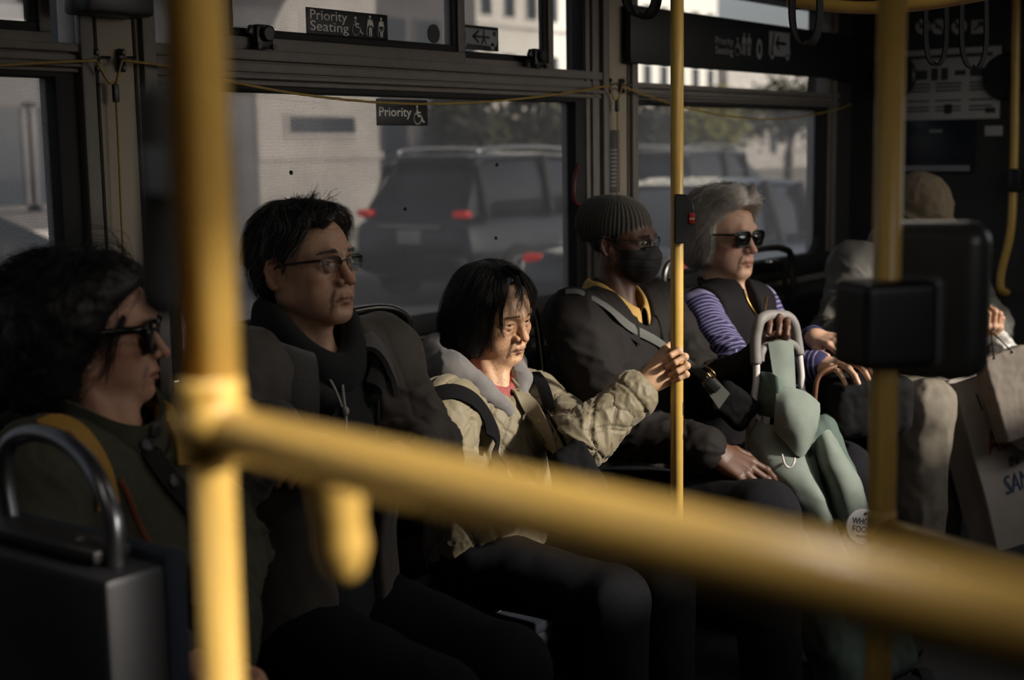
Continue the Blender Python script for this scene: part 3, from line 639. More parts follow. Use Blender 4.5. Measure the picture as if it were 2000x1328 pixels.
# ---------------------------------------------------------------- forward seat at the lower left
o = empty('forward_seat', (.99, 1.5, 0), 'dark plastic seat back with a steel handle, standing before the curly haired woman', 'seat')
k = P(206, 1135, 1.60); k2 = P(281, 1100, 1.67)
b = MB(); b.box((k[0] + .045, k[1] + .30, .70), (.09, .60, k[2] * 2 - 1.40 + .0), bev=.012); b.build('back_shell', M_['seat_shell'], o)
b = MB(); b.box((k[0] + .105, k[1] + .30, .72), (.035, .60, k[2] * 2 - 1.42), bev=.010); b.build('front_pad', M_['navy_fabric'], o)
b = MB(); b.box((k[0] + .05, k[1] + .30, k[2] + .012), (.055, .50, .016), bev=.004); b.build('top_plate', M_['dark_metal'], o)
for yy in (k[1] + .12, k[1] + .46): b = MB(); b.lathe([(.009, 0), (.008, .005)], (k[0] + .05, yy, k[2] + .018), (0, 0, 1), 12); b.build('bolt', M_['chrome'], o)
hp = [(24, 1030, 1.83), (10, 930, 1.83), (18, 868, 1.82), (60, 846, 1.80), (112, 855, 1.76), (160, 890, 1.72), (196, 945, 1.68), (222, 1020, 1.66), (226, 1110, 1.66)]
b = MB(); b.tube(spline([P(*q) for q in hp], 7), .0118, 16); b.build('handle', mat('handle_steel', srgb(120, 120, 124), rough=.3, metal=.9, noise=.1, nscale=40), o, smooth=True)
b = MB(); b.box((k[0] + .05, k[1] + .28, .19), (.07, .30, .38), bev=.01); b.build('pedestal', M_['dark_metal'], o)
# ---------------------------------------------------------------- yellow poles and rails
pl = P(408, 700, .79); px_, py_ = pl[0], pl[1]
j0 = P(398, 828, .79); r0 = P(392, 829, .80); r1 = P(1800, 1180, .43); r1 = r0 + (r1 - r0) * 1.55
o = empty('handrail', (px_, py_, 0), 'thick yellow pole with a yellow rail slanting across the foreground', 'handrail')
b = MB(); b.tube([(px_, py_, j0[2] - .012), (px_, py_, 2.18)], .0172, 32); b.build('upper_pole', M_['yellow'], o, smooth=True)
b = MB(); b.tube([(px_, py_, 0), (px_, py_, j0[2])], .0115, 28); b.build('lower_pole', M_['yellow'], o, smooth=True)
b = MB(); b.tube([r0, r1], .0146, 32); b.build('rail', M_['yellow'], o, smooth=True)
b = MB(); b.lathe([(.0172, -.024), (.0182, -.018), (.0182, .020), (.0172, .026)], (px_, py_, j0[2]), (0, 0, 1), 32); b.tube([r0 + (r1 - r0) * -.005, r0 + (r1 - r0) * .055], .0164, 28); b.build('joint_sleeve', M_['yellow'], o, smooth=True)
sc_ = P(424, 770, .775); b = MB(); b.lathe([(.0032, 0), (.0030, .0014), (.001, .002)], sc_, -RM[2], 14); b.build('screw', M_['yellow'], o)
b = MB(); b.lathe([(.04, 0), (.04, .012), (.02, .02)], (px_, py_, 0), (0, 0, 1), 24); b.build('floor_flange', M_['dark_metal'], o)
# yellow grip that hangs from the rail
gx = P(655, 905, .715); o = empty('hanging_grip', gx, 'blurred yellow plastic grip hanging under the foreground rail', 'grip')
Sg = Sdf(); Sg.add(s_chain([gx + (0, 0, -.004), gx + (.001, 0, -.020), gx + (.004, 0, -.045), gx + (.005, 0, -.054)], [.0105, .0122, .0120, .0098], .004), 0)
V, Q, N = surf(Sg, gx - .08, gx + .05, .0022); mesh_obj('body', V, Q, M_['yellow'], o)
b = MB(); b.lathe([(.0125, -.018), (.0135, -.014), (.0135, -.004), (.0115, .004)], gx, (0, 0, 1), 24); b.build('collar', M_['yellow'], o, smooth=True)
# black box strapped to the far side of that pole
c = P(322, 330, .93); o = empty('validator_box', c, 'blurred black rounded box behind the thick yellow pole', 'box')
Sg = Sdf(); MR = np.stack([RM[0], RM[2], RM[1]], 1); Sg.add(s_box(c + RM[1] * -.02, (.034, .03, .16), .015, MR), 0); Sg.add(s_box(c + RM[0] * .022, (.04, .035, .05), .012, MR), .01)
V, Q, N = surf(Sg, c - .14, c + .14, .004); mesh_obj('housing', V, Q, M_['rubber'], o)
b = MB(); q = np.array((px_, py_, c[2])) + unit(RM[2] * (1, 1, 0)) * .020; b.box((q + c) / 2, (np.linalg.norm(c - q) , .03, .03), Matrix.Rotation(math.atan2(c[1] - q[1], c[0] - q[0]), 3, 'Z')); b.build('clamp', M_['black_plastic'], o)
# slim pole the woman holds
PM = P(1322, 700, 3.1); PMR = .0144
o = empty('slim_pole', (PM[0], PM[1], 0), 'slim yellow pole held by the woman in the quilted jacket', 'pole')
b = MB(); b.tube([(PM[0], PM[1], 0), (PM[0], PM[1], 2.18)], PMR, 28); b.build('tube', M_['yellow'], o, smooth=True)
b = MB(); b.lathe([(.045, 0), (.045, .010), (.02, .02)], (PM[0], PM[1], 0), (0, 0, 1), 24); b.build('floor_flange', M_['dark_metal'], o)
mat('worn_dark', srgb(52, 44, 34), rough=.7, noise=.3, nscale=100)
for zz, hh, ww in ((P(1334, 800, 3.1)[2], .030, .006), (P(1334, 857, 3.1)[2], .012, .004)):
    dd = unit(RM[0] * .93 - RM[2] * .36); q = np.array((PM[0], PM[1], zz)) + dd * PMR; b = MB(); b.box(q, (.0012, ww, hh), Matrix.Rotation(math.atan2(dd[1], dd[0]), 3, 'Z'), .0005); b.build('worn_patch', M_['worn_dark'], o)
c = P(1335, 426, 3.054); o = empty('stop_button', c, 'black stop request box with a red push button on the slim pole', 'button')
prof = [(-.022, -.054), (-.022, .054), (.006, .052), (.020, .030), (.022, .012), (.022, -.018), (.014, -.040), (.006, -.054)]
rr = unit(RM[0] * (1, 1, 0)); ff = unit(RM[2] * (1, 1, 0)); b = MB(); n = len(prof)
vs = [c + rr * x + ff * s * .023 * (1 if x < .01 else .7) + np.array((0, 0, z)) for s in (-1, 1) for x, z in prof]
b.add(vs, [tuple(range(n)), tuple(range(2 * n - 1, n - 1, -1))] + [(i, i + n, (i + 1) % n + n, (i + 1) % n) for i in range(n)]); ob = b.build('housing', M_['black_plastic'], o)
bm = bmesh.new(); bm.from_mesh(ob.data); bmesh.ops.bevel(bm, geom=bm.edges[:], offset=.0025, segments=2, affect='EDGES'); bm.to_mesh(ob.data); bm.free(); sharp(ob, 40)
q = c + rr * .016 - ff * .0175 + np.array((0, 0, .0)); b = MB(); b.box(q, (.013, .006, .024), Matrix.Rotation(math.atan2(rr[1], rr[0]), 3, 'Z'), .0015); b.build('push_button', M_['red_plastic'], o)
text_obj('lettering', 'STOP', q - rr * .0055 - ff * .0034 + np.array((0, 0, -.003)), rr, EZ, .006, M_['sign_white'], o, width=.011)
# thick pole with the card reader
PR = P(1726, 800, 1.6); prx, pry = PR[0], PR[1]; zt = P(1715, 1045, 1.6)[2]
o = empty('reader_pole', (prx, pry, 0), 'thick yellow pole carrying the black card reader, with a low side rail', 'pole')
b = MB(); b.tube([(prx, pry, 0), (prx, pry, 2.18)], .0160, 32); b.build('tube', M_['yellow'], o, smooth=True)
e = P(2000, 1118, 1.42); e = np.array((prx, pry, zt)) + (e - np.array((prx, pry, zt))) * 2.6
b = MB(); b.tube([(prx, pry, zt), e], .0158, 28); b.build('side_rail', M_['yellow'], o, smooth=True)
b = MB(); b.lathe([(.0160, -.025), (.0172, -.020), (.0172, .020), (.0160, .025)], (prx, pry, zt), (0, 0, 1), 28); b.build('joint_sleeve', M_['yellow'], o, smooth=True)
b = MB(); b.lathe([(.045, 0), (.045, .010), (.02, .02)], (prx, pry, 0), (0, 0, 1), 24); b.build('floor_flange', M_['dark_metal'], o)
o = empty('card_reader', P(1780, 600, 1.6), 'glossy black card reader clamped on the thick yellow pole', 'card reader')
mat('gloss_black', srgb(62, 60, 59), rough=.34, noise=.1, nscale=30, coat=.3)
rr = unit((.595, -.804, 0)); ff = unit((.80, .595, 0)); rot = lambda a: Matrix.Rotation(a, 3, 'Z')
q = P(1732, 630, 1.575); Sg = Sdf(); A_ = math.atan2(rr[1], rr[0]); MR = np.array(rot(A_ + .30)); Sg.add(s_box(q + rr * -.002, (.095, .075, .098), .010, MR), 0)
V, Q, N = surf(Sg, q - .1, q + .1, .003); mesh_obj('mount_block', V, Q, M_['black_plastic'], o)
q2 = P(1822, 585, 1.60); MR = np.array(rot(A_ - .35)); Sg = Sdf(); Sg.add(s_box(q2, (.125, .055, .183), .026, MR), 0); V, Q, N = surf(Sg, q2 - .13, q2 + .13, .003); mesh_obj('housing', V, Q, M_['gloss_black'], o)
q3 = q2 + MR @ np.array((-.022, -.026, -.022)); Sg = Sdf(); Sg.add(s_box(q3, (.072, .022, .106), .010, MR), 0); V, Q, N = surf(Sg, q3 - .08, q3 + .08, .0025); mesh_obj('back_cover', V, Q, mat('satin_grey', srgb(92, 88, 86), rough=.4, noise=.08, nscale=30), o)
b = MB(); b.box((q + q2) / 2 + ff * .01, (.08, .03, .05), rot(A_), .006); b.build('arm', M_['black_plastic'], o)

# ---------------------------------------------------------------- fill lights, added out of view to lift the darks and brighten the rail
mat('fill_panel', (.9, .88, .82), rough=.5, noise=.02, emit=(1., .93, .82, .5))
for i, (lx, ly, ex, pw_) in enumerate(((.46, .46, .5, 1.4), (2.4, 1.0, 1.2, 1.4), (4.4, 1.0, 1.2, 1.4), (.2, 1.3, .8, .8))):
    o = empty('fill_light', (lx, ly, 2.15), ['small added fill light panel above the foreground rail', 'added fill light panel above the aisle before the quilted jacket', 'added fill light panel above the aisle before the bulkhead', 'added fill light panel above the forward seat'][i], 'light', 'added fill light panels')
    b = MB(); bxm(b, lx - ex / 2 - .03, lx + ex / 2 + .03, ly - .11, ly + .11, 2.150, 2.18, .006); b.build('frame', M_['grey_metal'], o)
    b = MB(); bxm(b, lx - ex / 2, lx + ex / 2, ly - .08, ly + .08, 2.144, 2.151); b.build('diffuser', M_['fill_panel'], o)
    l = bpy.data.lights.new('fill_lamp', 'AREA'); l.shape = 'RECTANGLE'; l.size = ex; l.size_y = .16; l.energy = pw_; l.color = (1., .93, .82); l.spread = math.radians(64 if i == 0 else 150); q = bpy.data.objects.new('fill_lamp', l); COL.objects.link(q); q.location = (lx, ly, 2.140)
# ---------------------------------------------------------------- street outside
GZ = -.28
mat('asphalt', srgb(74, 73, 74), rough=.9, noise=.2, nscale=8, bump=.2, bscale=60)
mat('pavement', srgb(128, 122, 114), rough=.9, noise=.12, nscale=5)
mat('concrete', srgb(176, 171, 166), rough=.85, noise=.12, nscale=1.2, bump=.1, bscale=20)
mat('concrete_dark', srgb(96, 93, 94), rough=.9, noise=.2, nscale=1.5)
mat('white_wall', srgb(226, 222, 214), rough=.8, noise=.05, nscale=.8)
mat('window_dark', srgb(48, 54, 62), rough=.15, noise=.1, nscale=.5)
mat('car_dark', srgb(34, 36, 42), rough=.28, noise=.05, nscale=3, coat=.8)
mat('car_blue', srgb(44, 52, 66), rough=.28, noise=.05, nscale=3, coat=.8)
mat('car_grey', srgb(70, 72, 76), rough=.3, noise=.05, nscale=3, coat=.8)
mat('car_window', srgb(20, 22, 26), rough=.08, noise=.05, nscale=3, coat=.5)
mat('tyre', srgb(24, 24, 25), rough=.85, noise=.1, nscale=20)
mat('alloy', srgb(168, 168, 170), rough=.3, metal=.8, noise=.05, nscale=20)
mat('tail_red', srgb(150, 40, 34), rough=.25, noise=.05, nscale=20, emit=(*srgb(255, 40, 24), .55))
mat('plate_white', srgb(200, 200, 196), rough=.5, noise=.05, nscale=20)
mat('leaf', srgb(116, 112, 50), rough=.75, noise=.35, nscale=8)
mat('leaf_dark', srgb(58, 58, 38), rough=.8, noise=.4, nscale=8)
mat('bark', srgb(70, 60, 52), rough=.9, noise=.3, nscale=12, bump=.4, bscale=20)
b = MB(); bxm(b, -30, 120, -40, 26, GZ - .1, GZ); S_(b.build('road', M_['asphalt']))
b = MB(); bxm(b, -30, 120, 17.5, 60, GZ - .05, GZ + .14); S_(b.build('pavement', M_['pavement']))
def loft_body(st, m, parent, name, n=20, pw=.32):
    """car shell through stations (x, half width at the sill, half width at the top, z low, z high)"""
    rings = []
    for x, wl, wh, z0, z1 in st:
        r = []
        for k in range(n):
            a = 2 * PI * k / n; cx = math.copysign(abs(math.cos(a)) ** pw, math.cos(a)); cz = math.copysign(abs(math.sin(a)) ** pw, math.sin(a)); t = (cz + 1) / 2
            r.append((x, cx * (wl + (wh - wl) * t), z0 + (z1 - z0) * t))
        rings.append(r)
    v = [p for r in rings for p in r]; f = []
    for i in range(len(rings) - 1):
        for k in range(n): f.append((i * n + k, i * n + (k + 1) % n, (i + 1) * n + (k + 1) % n, (i + 1) * n + k))
    f.append(tuple(range(n))[::-1]); f.append(tuple((len(rings) - 1) * n + k for k in range(n)))
    return v, f
def car(name, label, x, y, rot, paint, suv, parts=True):
    """x, y is the rear bumper's middle; the car points along +x before it is turned"""
    o = empty(name, (x, y, GZ), label, 'car'); R3 = Matrix.Rotation(rot, 3, 'Z'); T = lambda vs: [R3 @ Vector(v) + Vector((x, y, GZ)) for v in vs]
    H = 1.70 if suv else 1.45; bl = 1.02 if suv else .92; L_ = 4.7; hw = .93
    def sh(nm, st, m, par=o, pw=.32): v, f = loft_body(st, m, par, nm, pw=pw); q = mesh_obj(nm, T(v), f, m, par); sharp(q, 40); return q
    sh('body', [(0, .80, .70, .42, .80), (.06, .88, .80, .34, bl - .04), (.35, hw, .86, .26, bl), (1.2, hw, .88, .24, bl), (3.0, hw, .88, .24, bl - .02), (3.55, hw, .86, .24, bl - .08), (4.4, .88, .80, .28, bl - .20), (4.64, .80, .70, .36, bl - .32), (4.7, .70, .6, .44, bl - .45)], M_[paint])
    if suv: gh = [(.10, .80, .74, bl - .06, bl + .02), (.42, .82, .62, bl - .06, H - .10), (.60, .82, .62, bl - .06, H - .02), (1.7, .82, .64, bl - .06, H), (2.5, .82, .62, bl - .06, H - .04), (3.45, .80, .70, bl - .10, bl + .0)]
    else: gh = [(.45, .78, .74, bl - .06, bl + .0), (1.2, .80, .60, bl - .06, H - .06), (1.7, .80, .60, bl - .06, H), (2.4, .80, .60, bl - .06, H - .03), (3.4, .78, .70, bl - .1, bl - .02)]
    sh('cabin', gh, M_['car_window'])
    rf = [(q[0], q[2] + .015, q[2] + .01, q[4] - .09, q[4] + .012) for q in gh[1:-1]]
    sh('roof', rf, M_[paint], pw=.5)
    for k in (gh[1], gh[len(gh) // 2], gh[-2]):
        b = MB()
        for s in (-1, 1): b.add(*tube_mesh(T([(k[0] - .06, s * (.84), bl - .03), (k[0] + .02, s * (k[2] + .03), k[4] - .03)]), .045, 8))
        b.build('side_pillars', M_['rubber'], o)
    for wx in (.85, 3.75):
        for s in (-1, 1):
            c = T([(wx, s * (hw - .10), .345)])[0]; ax = R3 @ Vector((0, s, 0)); b = MB(); b.lathe([(.20, -.10), (.335, -.09), (.345, 0), (.335, .09), (.24, .105)], c, ax, 28); wl = b.build('wheel', M_['tyre'], o)
            b = MB(); b.lathe([(.23, .09), (.21, .108), (.07, .095), (.05, .115)], c, ax, 20)
            for q in range(5):
                a = 2 * PI * q / 5; u = R3 @ Vector((math.cos(a), 0, math.sin(a))); b.tube([c + ax * .105 + u * .05, c + ax * .112 + u * .21], .028, 6)
            b.build('rim', M_['alloy'], wl)
    for s in (-1, 1):
        b = MB(); b.box(T([(.075, s * .70, bl + (.02 if suv else -.10))])[0], (.12, .21, .08), R3, .03); b.build('tail_light', M_['tail_red'], o)
    b = MB(); b.box(T([(.0, 0, .78 if suv else .72)])[0], (.03, .33, .16), R3, .005); b.build('number_plate', M_['plate_white'], o)
    b = MB(); b.box(T([(-.02, 0, .50)])[0], (.18, 1.60, .16), R3, .05); b.build('bumper', M_['rubber'], o)
    b = MB(); b.box(T([(.0, 0, bl - .13 if suv else bl - .06)])[0], (.03, .90, .05), R3, .012); b.build('chrome_bar', M_['chrome'], o)
    if suv:
        for s in (-1, 1): b = MB(); b.tube(spline(T([(.55, s * .58, H - .03), (.65, s * .58, H + .05), (1.7, s * .59, H + .065), (2.5, s * .58, H + .02), (2.6, s * .58, H - .03)]), 5), .022, 8); b.build('roof_rail', M_['alloy'], o, smooth=True)
        b = MB(); b.box(T([(.45, 0, H - .04)])[0], (.22, 1.2, .05), R3, .02); b.build('spoiler', M_[paint], o)
    for s in (-1, 1): b = MB(); b.box(T([(3.0, s * 1.02, bl + .03)])[0], (.12, .18, .13), R3, .04); b.build('door_mirror', M_[paint], o)
    return o
def at_road(px, d): p = P(px, 500, d); return p[0], p[1]
x, y = at_road(800, 15.6); car('suv', 'dark sport utility car with roof rails seen through the big window', x, y, 0.02, 'car_dark', True)
x, y = at_road(1035, 11.3); car('sedan', 'dark blue sedan showing its red tail light at the corner of the big window', x + .35, y - .45, 0.0, 'car_blue', False)
x, y = at_road(1250, 23.5); car('far_suv', 'grey sport utility car farther along the street, seen through the last window', x, y, 0.0, 'car_grey', True)
x, y = at_road(-70, 10.5); car('grey_car', 'dark grey car passing low in the end window', x - 2.6, y, 0.0, 'car_grey', False)
# buildings across the street
def building(name, label, x0, x1, y0, y1, h, m, cols, rows, wz0=1.0, wh=1.3, ww=.9, pitch_x=None, floor_h=3.2, side=True):
    o = empty(name, ((x0 + x1) / 2, y0, GZ), label, 'building'); b = MB(); bxm(b, x0, x1, y0, y1, GZ, h, .02); b.build('wall', M_[m], o)
    b = MB(); bxm(b, x0 - .15, x1 + .15, y0 - .15, y1, h, h + .35, .03); b.build('cornice', M_[m], o)
    for r in range(rows):
        z = GZ + wz0 + r * floor_h
        b = MB(); bxm(b, x0 - .04, x1 + .04, y0 - .06, y0, z - .55, z - .40); b.build('string_course', M_['concrete'], o)
        for c in range(cols):
            xx = x0 + (x1 - x0) * (c + .5) / cols; b = MB(); ring(b, xx - ww / 2, xx + ww / 2, z, z + wh, .09, y0 - .06, y0 + .02); f = b.build('window', M_[m], o)
            b = MB(); bxm(b, xx - ww / 2, xx + ww / 2, y0 - .02, y0 + .01, z, z + wh); b.build('pane', M_['window_dark'], f)
        if side:
            for c in range(4):
                yy = y0 + 1.2 + c * 2.4; b = MB(); bxm(b, x0 - .06, x0 + .02, yy - .55, yy + .55, z - .09, z + wh + .09); f = b.build('window', M_[m], o); b = MB(); bxm(b, x0 - .075, x0 + .0, yy - .45, yy + .45, z, z + wh); b.build('pane', M_['window_dark'], f)
    return o
def xz(px, y): p = onY(px, 300, y); return p[0]
building('beige_building', 'pale concrete building across the street behind the man in half-rim glasses', xz(505, 21), xz(742, 21), 21, 32, 7.0, 'concrete', 1, 1, 2.15, .35, 2.0, side=False)
building('white_building', 'white apartment building with small windows, far off in the clear gap of the window', xz(930, 40), xz(1400, 40), 40, 55, 19, 'white_wall', 13, 5, 1.6, 1.5, .85)
building('grey_building', 'dark grey building standing behind the pale concrete one', xz(735, 30), xz(935, 30), 30, 42, 9, 'concrete_dark', 3, 2, 1.2, 1.6, 1.2)
building('tan_building', 'tan building far down the street in the last window', xz(1420, 46), xz(2200, 46), 46, 60, 7, 'concrete', 8, 2, 1.2, 1.4, 1.0)
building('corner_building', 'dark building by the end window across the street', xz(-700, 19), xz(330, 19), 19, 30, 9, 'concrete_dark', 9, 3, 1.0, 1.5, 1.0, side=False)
# concrete column close by the left edge of the big window
x = xz(452, 17.8); o = empty('street_column', (x, 17.8, GZ), 'dark flared concrete column beside the pale building', 'column')
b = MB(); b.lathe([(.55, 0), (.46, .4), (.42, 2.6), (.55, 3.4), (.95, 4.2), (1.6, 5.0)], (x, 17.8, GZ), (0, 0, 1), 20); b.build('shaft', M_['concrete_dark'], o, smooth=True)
def tree(label, x, y, h, r, m, seed, n=1400):
    o = empty('street_tree', (x, y, GZ), label, 'tree', None); rg = np.random.default_rng(seed); b = MB(); top = np.array((x + .2, y, GZ + h * .55))
    b.tube(spline([(x, y, GZ), (x + .05, y, GZ + h * .3), top], 5), [.20] * 6 + [.12] * 5, 10)
    for k in range(6):
        a = k * 1.05; b.tube(spline([top - (0, 0, .5), top + (math.cos(a) * r * .4, math.sin(a) * r * .4, h * .12), top + (math.cos(a) * r * .8, math.sin(a) * r * .8, h * .25)], 4), [.09] * 5 + [.04] * 4, 7)
    b.build('trunk', M_['bark'], o, smooth=True)
    c = rg.normal(0, 1, (n, 3)); c /= np.linalg.norm(c, axis=1, keepdims=True); c = c * (rg.random((n, 1)) ** .4) * (r, r, h * .30) + top + (0, 0, h * .14); c += (rg.normal(0, .25, (n, 3)))
    s = rg.uniform(.10, .22, (n, 1)); u = rg.normal(0, 1, (n, 3)); u /= np.linalg.norm(u, axis=1, keepdims=True); v = np.cross(u, rg.normal(0, 1, (n, 3))); v /= np.linalg.norm(v, axis=1, keepdims=True)
    V = np.stack([c - u * s, c - v * s * .5, c + u * s, c + v * s * .5], 1).reshape(-1, 3); q = mesh_obj('foliage', V, np.arange(4 * n).reshape(-1, 4), M_[m], o, smooth=False); q['kind'] = 'stuff'; return o
for i, (px, y, h, r, m, lab) in enumerate(((1345, 27, 3.5, 2.0, 'leaf', 'yellow green street tree behind the slim pole in the last window'), (1420, 30, 4.3, 1.7, 'leaf', 'low yellow green tree beyond the blue sedan in the last window'), (1255, 24, 3.3, 1.3, 'leaf_dark', 'dark olive tree at the near edge of the last window'), (1540, 26, 4.8, 2.0, 'leaf_dark', 'broad dark tree near the bulkhead end of the last window'), (893, 24, 3.4, .8, 'leaf_dark', 'thin dark street tree over the roof of the dark sport utility car'), (1075, 25, 3.8, 1.8, 'leaf_dark', 'dark tree at the upper corner of the big window'), (1000, 34, 3.2, 1.6, 'leaf', 'pale green low tree far behind the dark sport utility car'))):
    tree(lab, xz(px, y), y, h, r, M_[m].name, 20 + i)
# ---------------------------------------------------------------- people: heads, hands, bodies
def sym(c, x): return (c[0] * x, c[1], c[2])
def head_sdf(p):
    """head in its own frame: x to its right, y forward, z up, origin between the eyes' level and the ears"""
    W = p.get('w', 1.0); S = Sdf()
    S.add(s_ell((0, -.018, .030), (.076 * W, .097, .086)), 0)
    S.add(s_ell((0, .018, .012), (.068 * W, .070, .070)), .03)
    S.add(s_ell((0, .030, -.045), (.058 * W, .058, .066)), .02)
    for x in (-1, 1):
        S.add(s_cone((x * .053 * W, -.002, -.062), (x * .018, .070, -.100), .015, .014), .03)
        S.add(s_cone((x * .060 * W, -.005, -.030), (x * .053 * W, -.002, -.062), .014, .014), .02)
        S.add(s_ell((x * .043 * W, .058, -.026), (.021, .020, .014)), .018)                   # cheekbone
    S.add(s_ell((0, .074, -.099 - p.get('chin', 0)), (.019, .016, .015)), .018)
    S.add(s_ell((0, .071, -.066), (.032, .026, .028)), .02)                                    # mouth mound
    S.add(s_chain([(-.046 * W, .064, .014), (-.024, .084, .021), (0, .088, .014), (.024, .084, .021), (.046 * W, .064, .014)], [.009, .010, .009, .010, .009], .01), .014)
    for x in (-1, 1): S.sub(s_ell((x * .033, .100, -.002), (.019, .018, .013)), .014)          # sockets
    n = p.get('nose', 1.0)
    S.add(s_cone((0, .086, .006), (0, .101 + .004 * n, -.032), .0075, .0095), .010)
    S.add(s_ell((0, .105 + .004 * n, -.037), (.0105, .0105, .0095)), .006)
    for x in (-1, 1):
        S.add(s_ell((x * .0125 * p.get('nw', 1.), .094, -.039), (.0078, .011, .0085)), .005)
        S.sub(s_ell((x * .0068, .101, -.0485), (.0042, .0060, .0045)), .002)
    # lids round the eyeballs
    op = p.get('eye', .0042)
    for x in (-1, 1):
        e = np.array((x * .0320, .0715, -.001))
        S.add(s_ell(e, (.0150, .0132, .0132)), .006)
        S.sub(s_ell(e + (x * .0005, .0125, p.get('look', 0.)), (.0125, .010, op)), .0015)
        S.add(s_chain([e + (-x * .013, .006, -.009), e + (0, .0105, -.0125), e + (x * .013, .003, -.009)], [.002, .0035, .002], .003), .006)   # bag below the eye
    # lips
    zl = -.0715; lp = p.get('lips', 1.)
    S.add(s_chain([(-.023, .083, zl + .001), (-.011, .0945, zl + .0055), (0, .0965, zl + .0042), (.011, .0945, zl + .0055), (.023, .083, zl + .001)], [.002, .0048 * lp, .0048 * lp, .0048 * lp, .002], .004), .004)
    S.add(s_chain([(-.021, .083, zl - .001), (0, .0935, zl - .0075), (.021, .083, zl - .001)], [.002, .0062 * lp, .002], .004), .004)
    dr = p.get('droop', .0)
    S.sub(s_chain([(-.0255, .0865, zl - .003 - dr), (-.011, .099, zl), (0, .1015, zl - .0008), (.011, .099, zl), (.0255, .0865, zl - .003 - dr)], [.0012, .0018, .0018 + p.get('mouth', 0), .0018, .0012]), .0022)
    S.sub(s_cone((-.012, .097, zl - .018), (.012, .097, zl - .018), .0042), .012)
    S.sub(s_cone((0, .1075, -.050), (0, .102, -.062), .0018), .005)                            # philtrum
    fu = p.get('full', .5)
    for x in (-1, 1): S.add(s_ell((x * .039 * W, .050, -.055), (.019 + .006 * fu, .017 + .009 * fu, .030)), .02)
    # ears
    for x in (-1, 1):
        M = Matrix.Rotation(x * math.radians(24), 3, 'Z') @ Matrix.Rotation(math.radians(-8), 3, 'X'); M = np.array(M)
        e = np.array((x * .0775 * W, -.012, -.014)); T = lambda v: e + M @ np.array(v)
        S.add(s_ell(e, (.0055, .0185, .0300), M), .008)
        S.add(s_chain([T((x * .003, .013, .004)), T((x * .005, .014, .020)), T((x * .006, .003, .0295)), T((x * .006, -.012, .024)), T((x * .006, -.0165, .006)), T((x * .005, -.010, -.012)), T((x * .003, .002, -.026))], [.0028, .0034, .0036, .0036, .0034, .0030, .0052]), .003)
        S.sub(s_ell(T((x * .0075, .002, -.002)), (.0055, .0085, .0125), M), .004)
        S.sub(s_ell(T((x * .0065, -.004, .016)), (.003, .0075, .006), M), .003)
        S.add(s_ell(T((x * .003, .011, -.006)), (.004, .004, .006), M), .004)
    return S
def wrinkles(L, p):
    """depth of the folds and lines an older face has, at points in the head frame"""
    a = p.get('age', .5); D = np.zeros(len(L), np.float32)
    def line(pts, depth, wid, both=True):
        for x in ((1, -1) if both else (1,)):
            q = np.array(spline([(x * u, v, w_) for u, v, w_ in pts], 5)); m = ((L - q.mean(0)) ** 2).sum(1) < .06 ** 2; l = L[m]
            if not len(l): continue
            d2 = ((l[:, None, :] - q[None]) ** 2).sum(2); k = d2.argmin(1); t = k / (len(q) - 1)
            D[m] = np.maximum(D[m], depth * np.exp(-d2.min(1) / wid ** 2) * np.clip(np.minimum(t, 1 - t) * 4 + .15, 0, 1))
    line([(.0165, .098, -.034), (.0255, .0935, -.048), (.0310, .0860, -.064), (.0320, .078, -.082)], .0012 + .0022 * a, .0040)
    line([(.014, .088, -.012), (.026, .088, -.0185), (.040, .0790, -.020), (.048, .068, -.015)], .0006 + .0012 * a, .0030)
    if a > .5:
        line([(.026, .086, -.077), (.030, .080, -.086), (.031, .074, -.098)], .0022 * a, .0036)
        line([(.0060, .0975, .008), (.0070, .0975, .018), (.0085, .094, .027)], .0016 * a, .0022)
        line([(.018, .086, -.024), (.032, .080, -.032), (.046, .066, -.032)], .0012 * a, .004)
        for q in range(3): line([(.0490, .0660, -.001 - .003 * q), (.056, .058, .003 - .007 * q), (.063, .046, .007 - .010 * q)], .0010 * a, .0018)
        line([(.044, .074, -.040), (.050, .062, -.060), (.047, .054, -.080)], .0018 * a, .005)
        line([(.012, .094, -.093), (0, .0965, -.0905), (-.012, .094, -.093)], .0014 * a, .003, False)
    if a > .6:
        for q, z in enumerate((.036, .0455, .055, .064)):
            yy = .0855 - .0035 * q; o = .002 * (-1) ** q
            line([(-.046, yy - .022, z + o), (-.026, yy - .004, z + .002), (-.008, yy + .001, z - .001), (.010, yy + .001, z), (.028, yy - .005, z + .003), (.046, yy - .022, z - o)], .0011 * a, .0021, False)
    return D
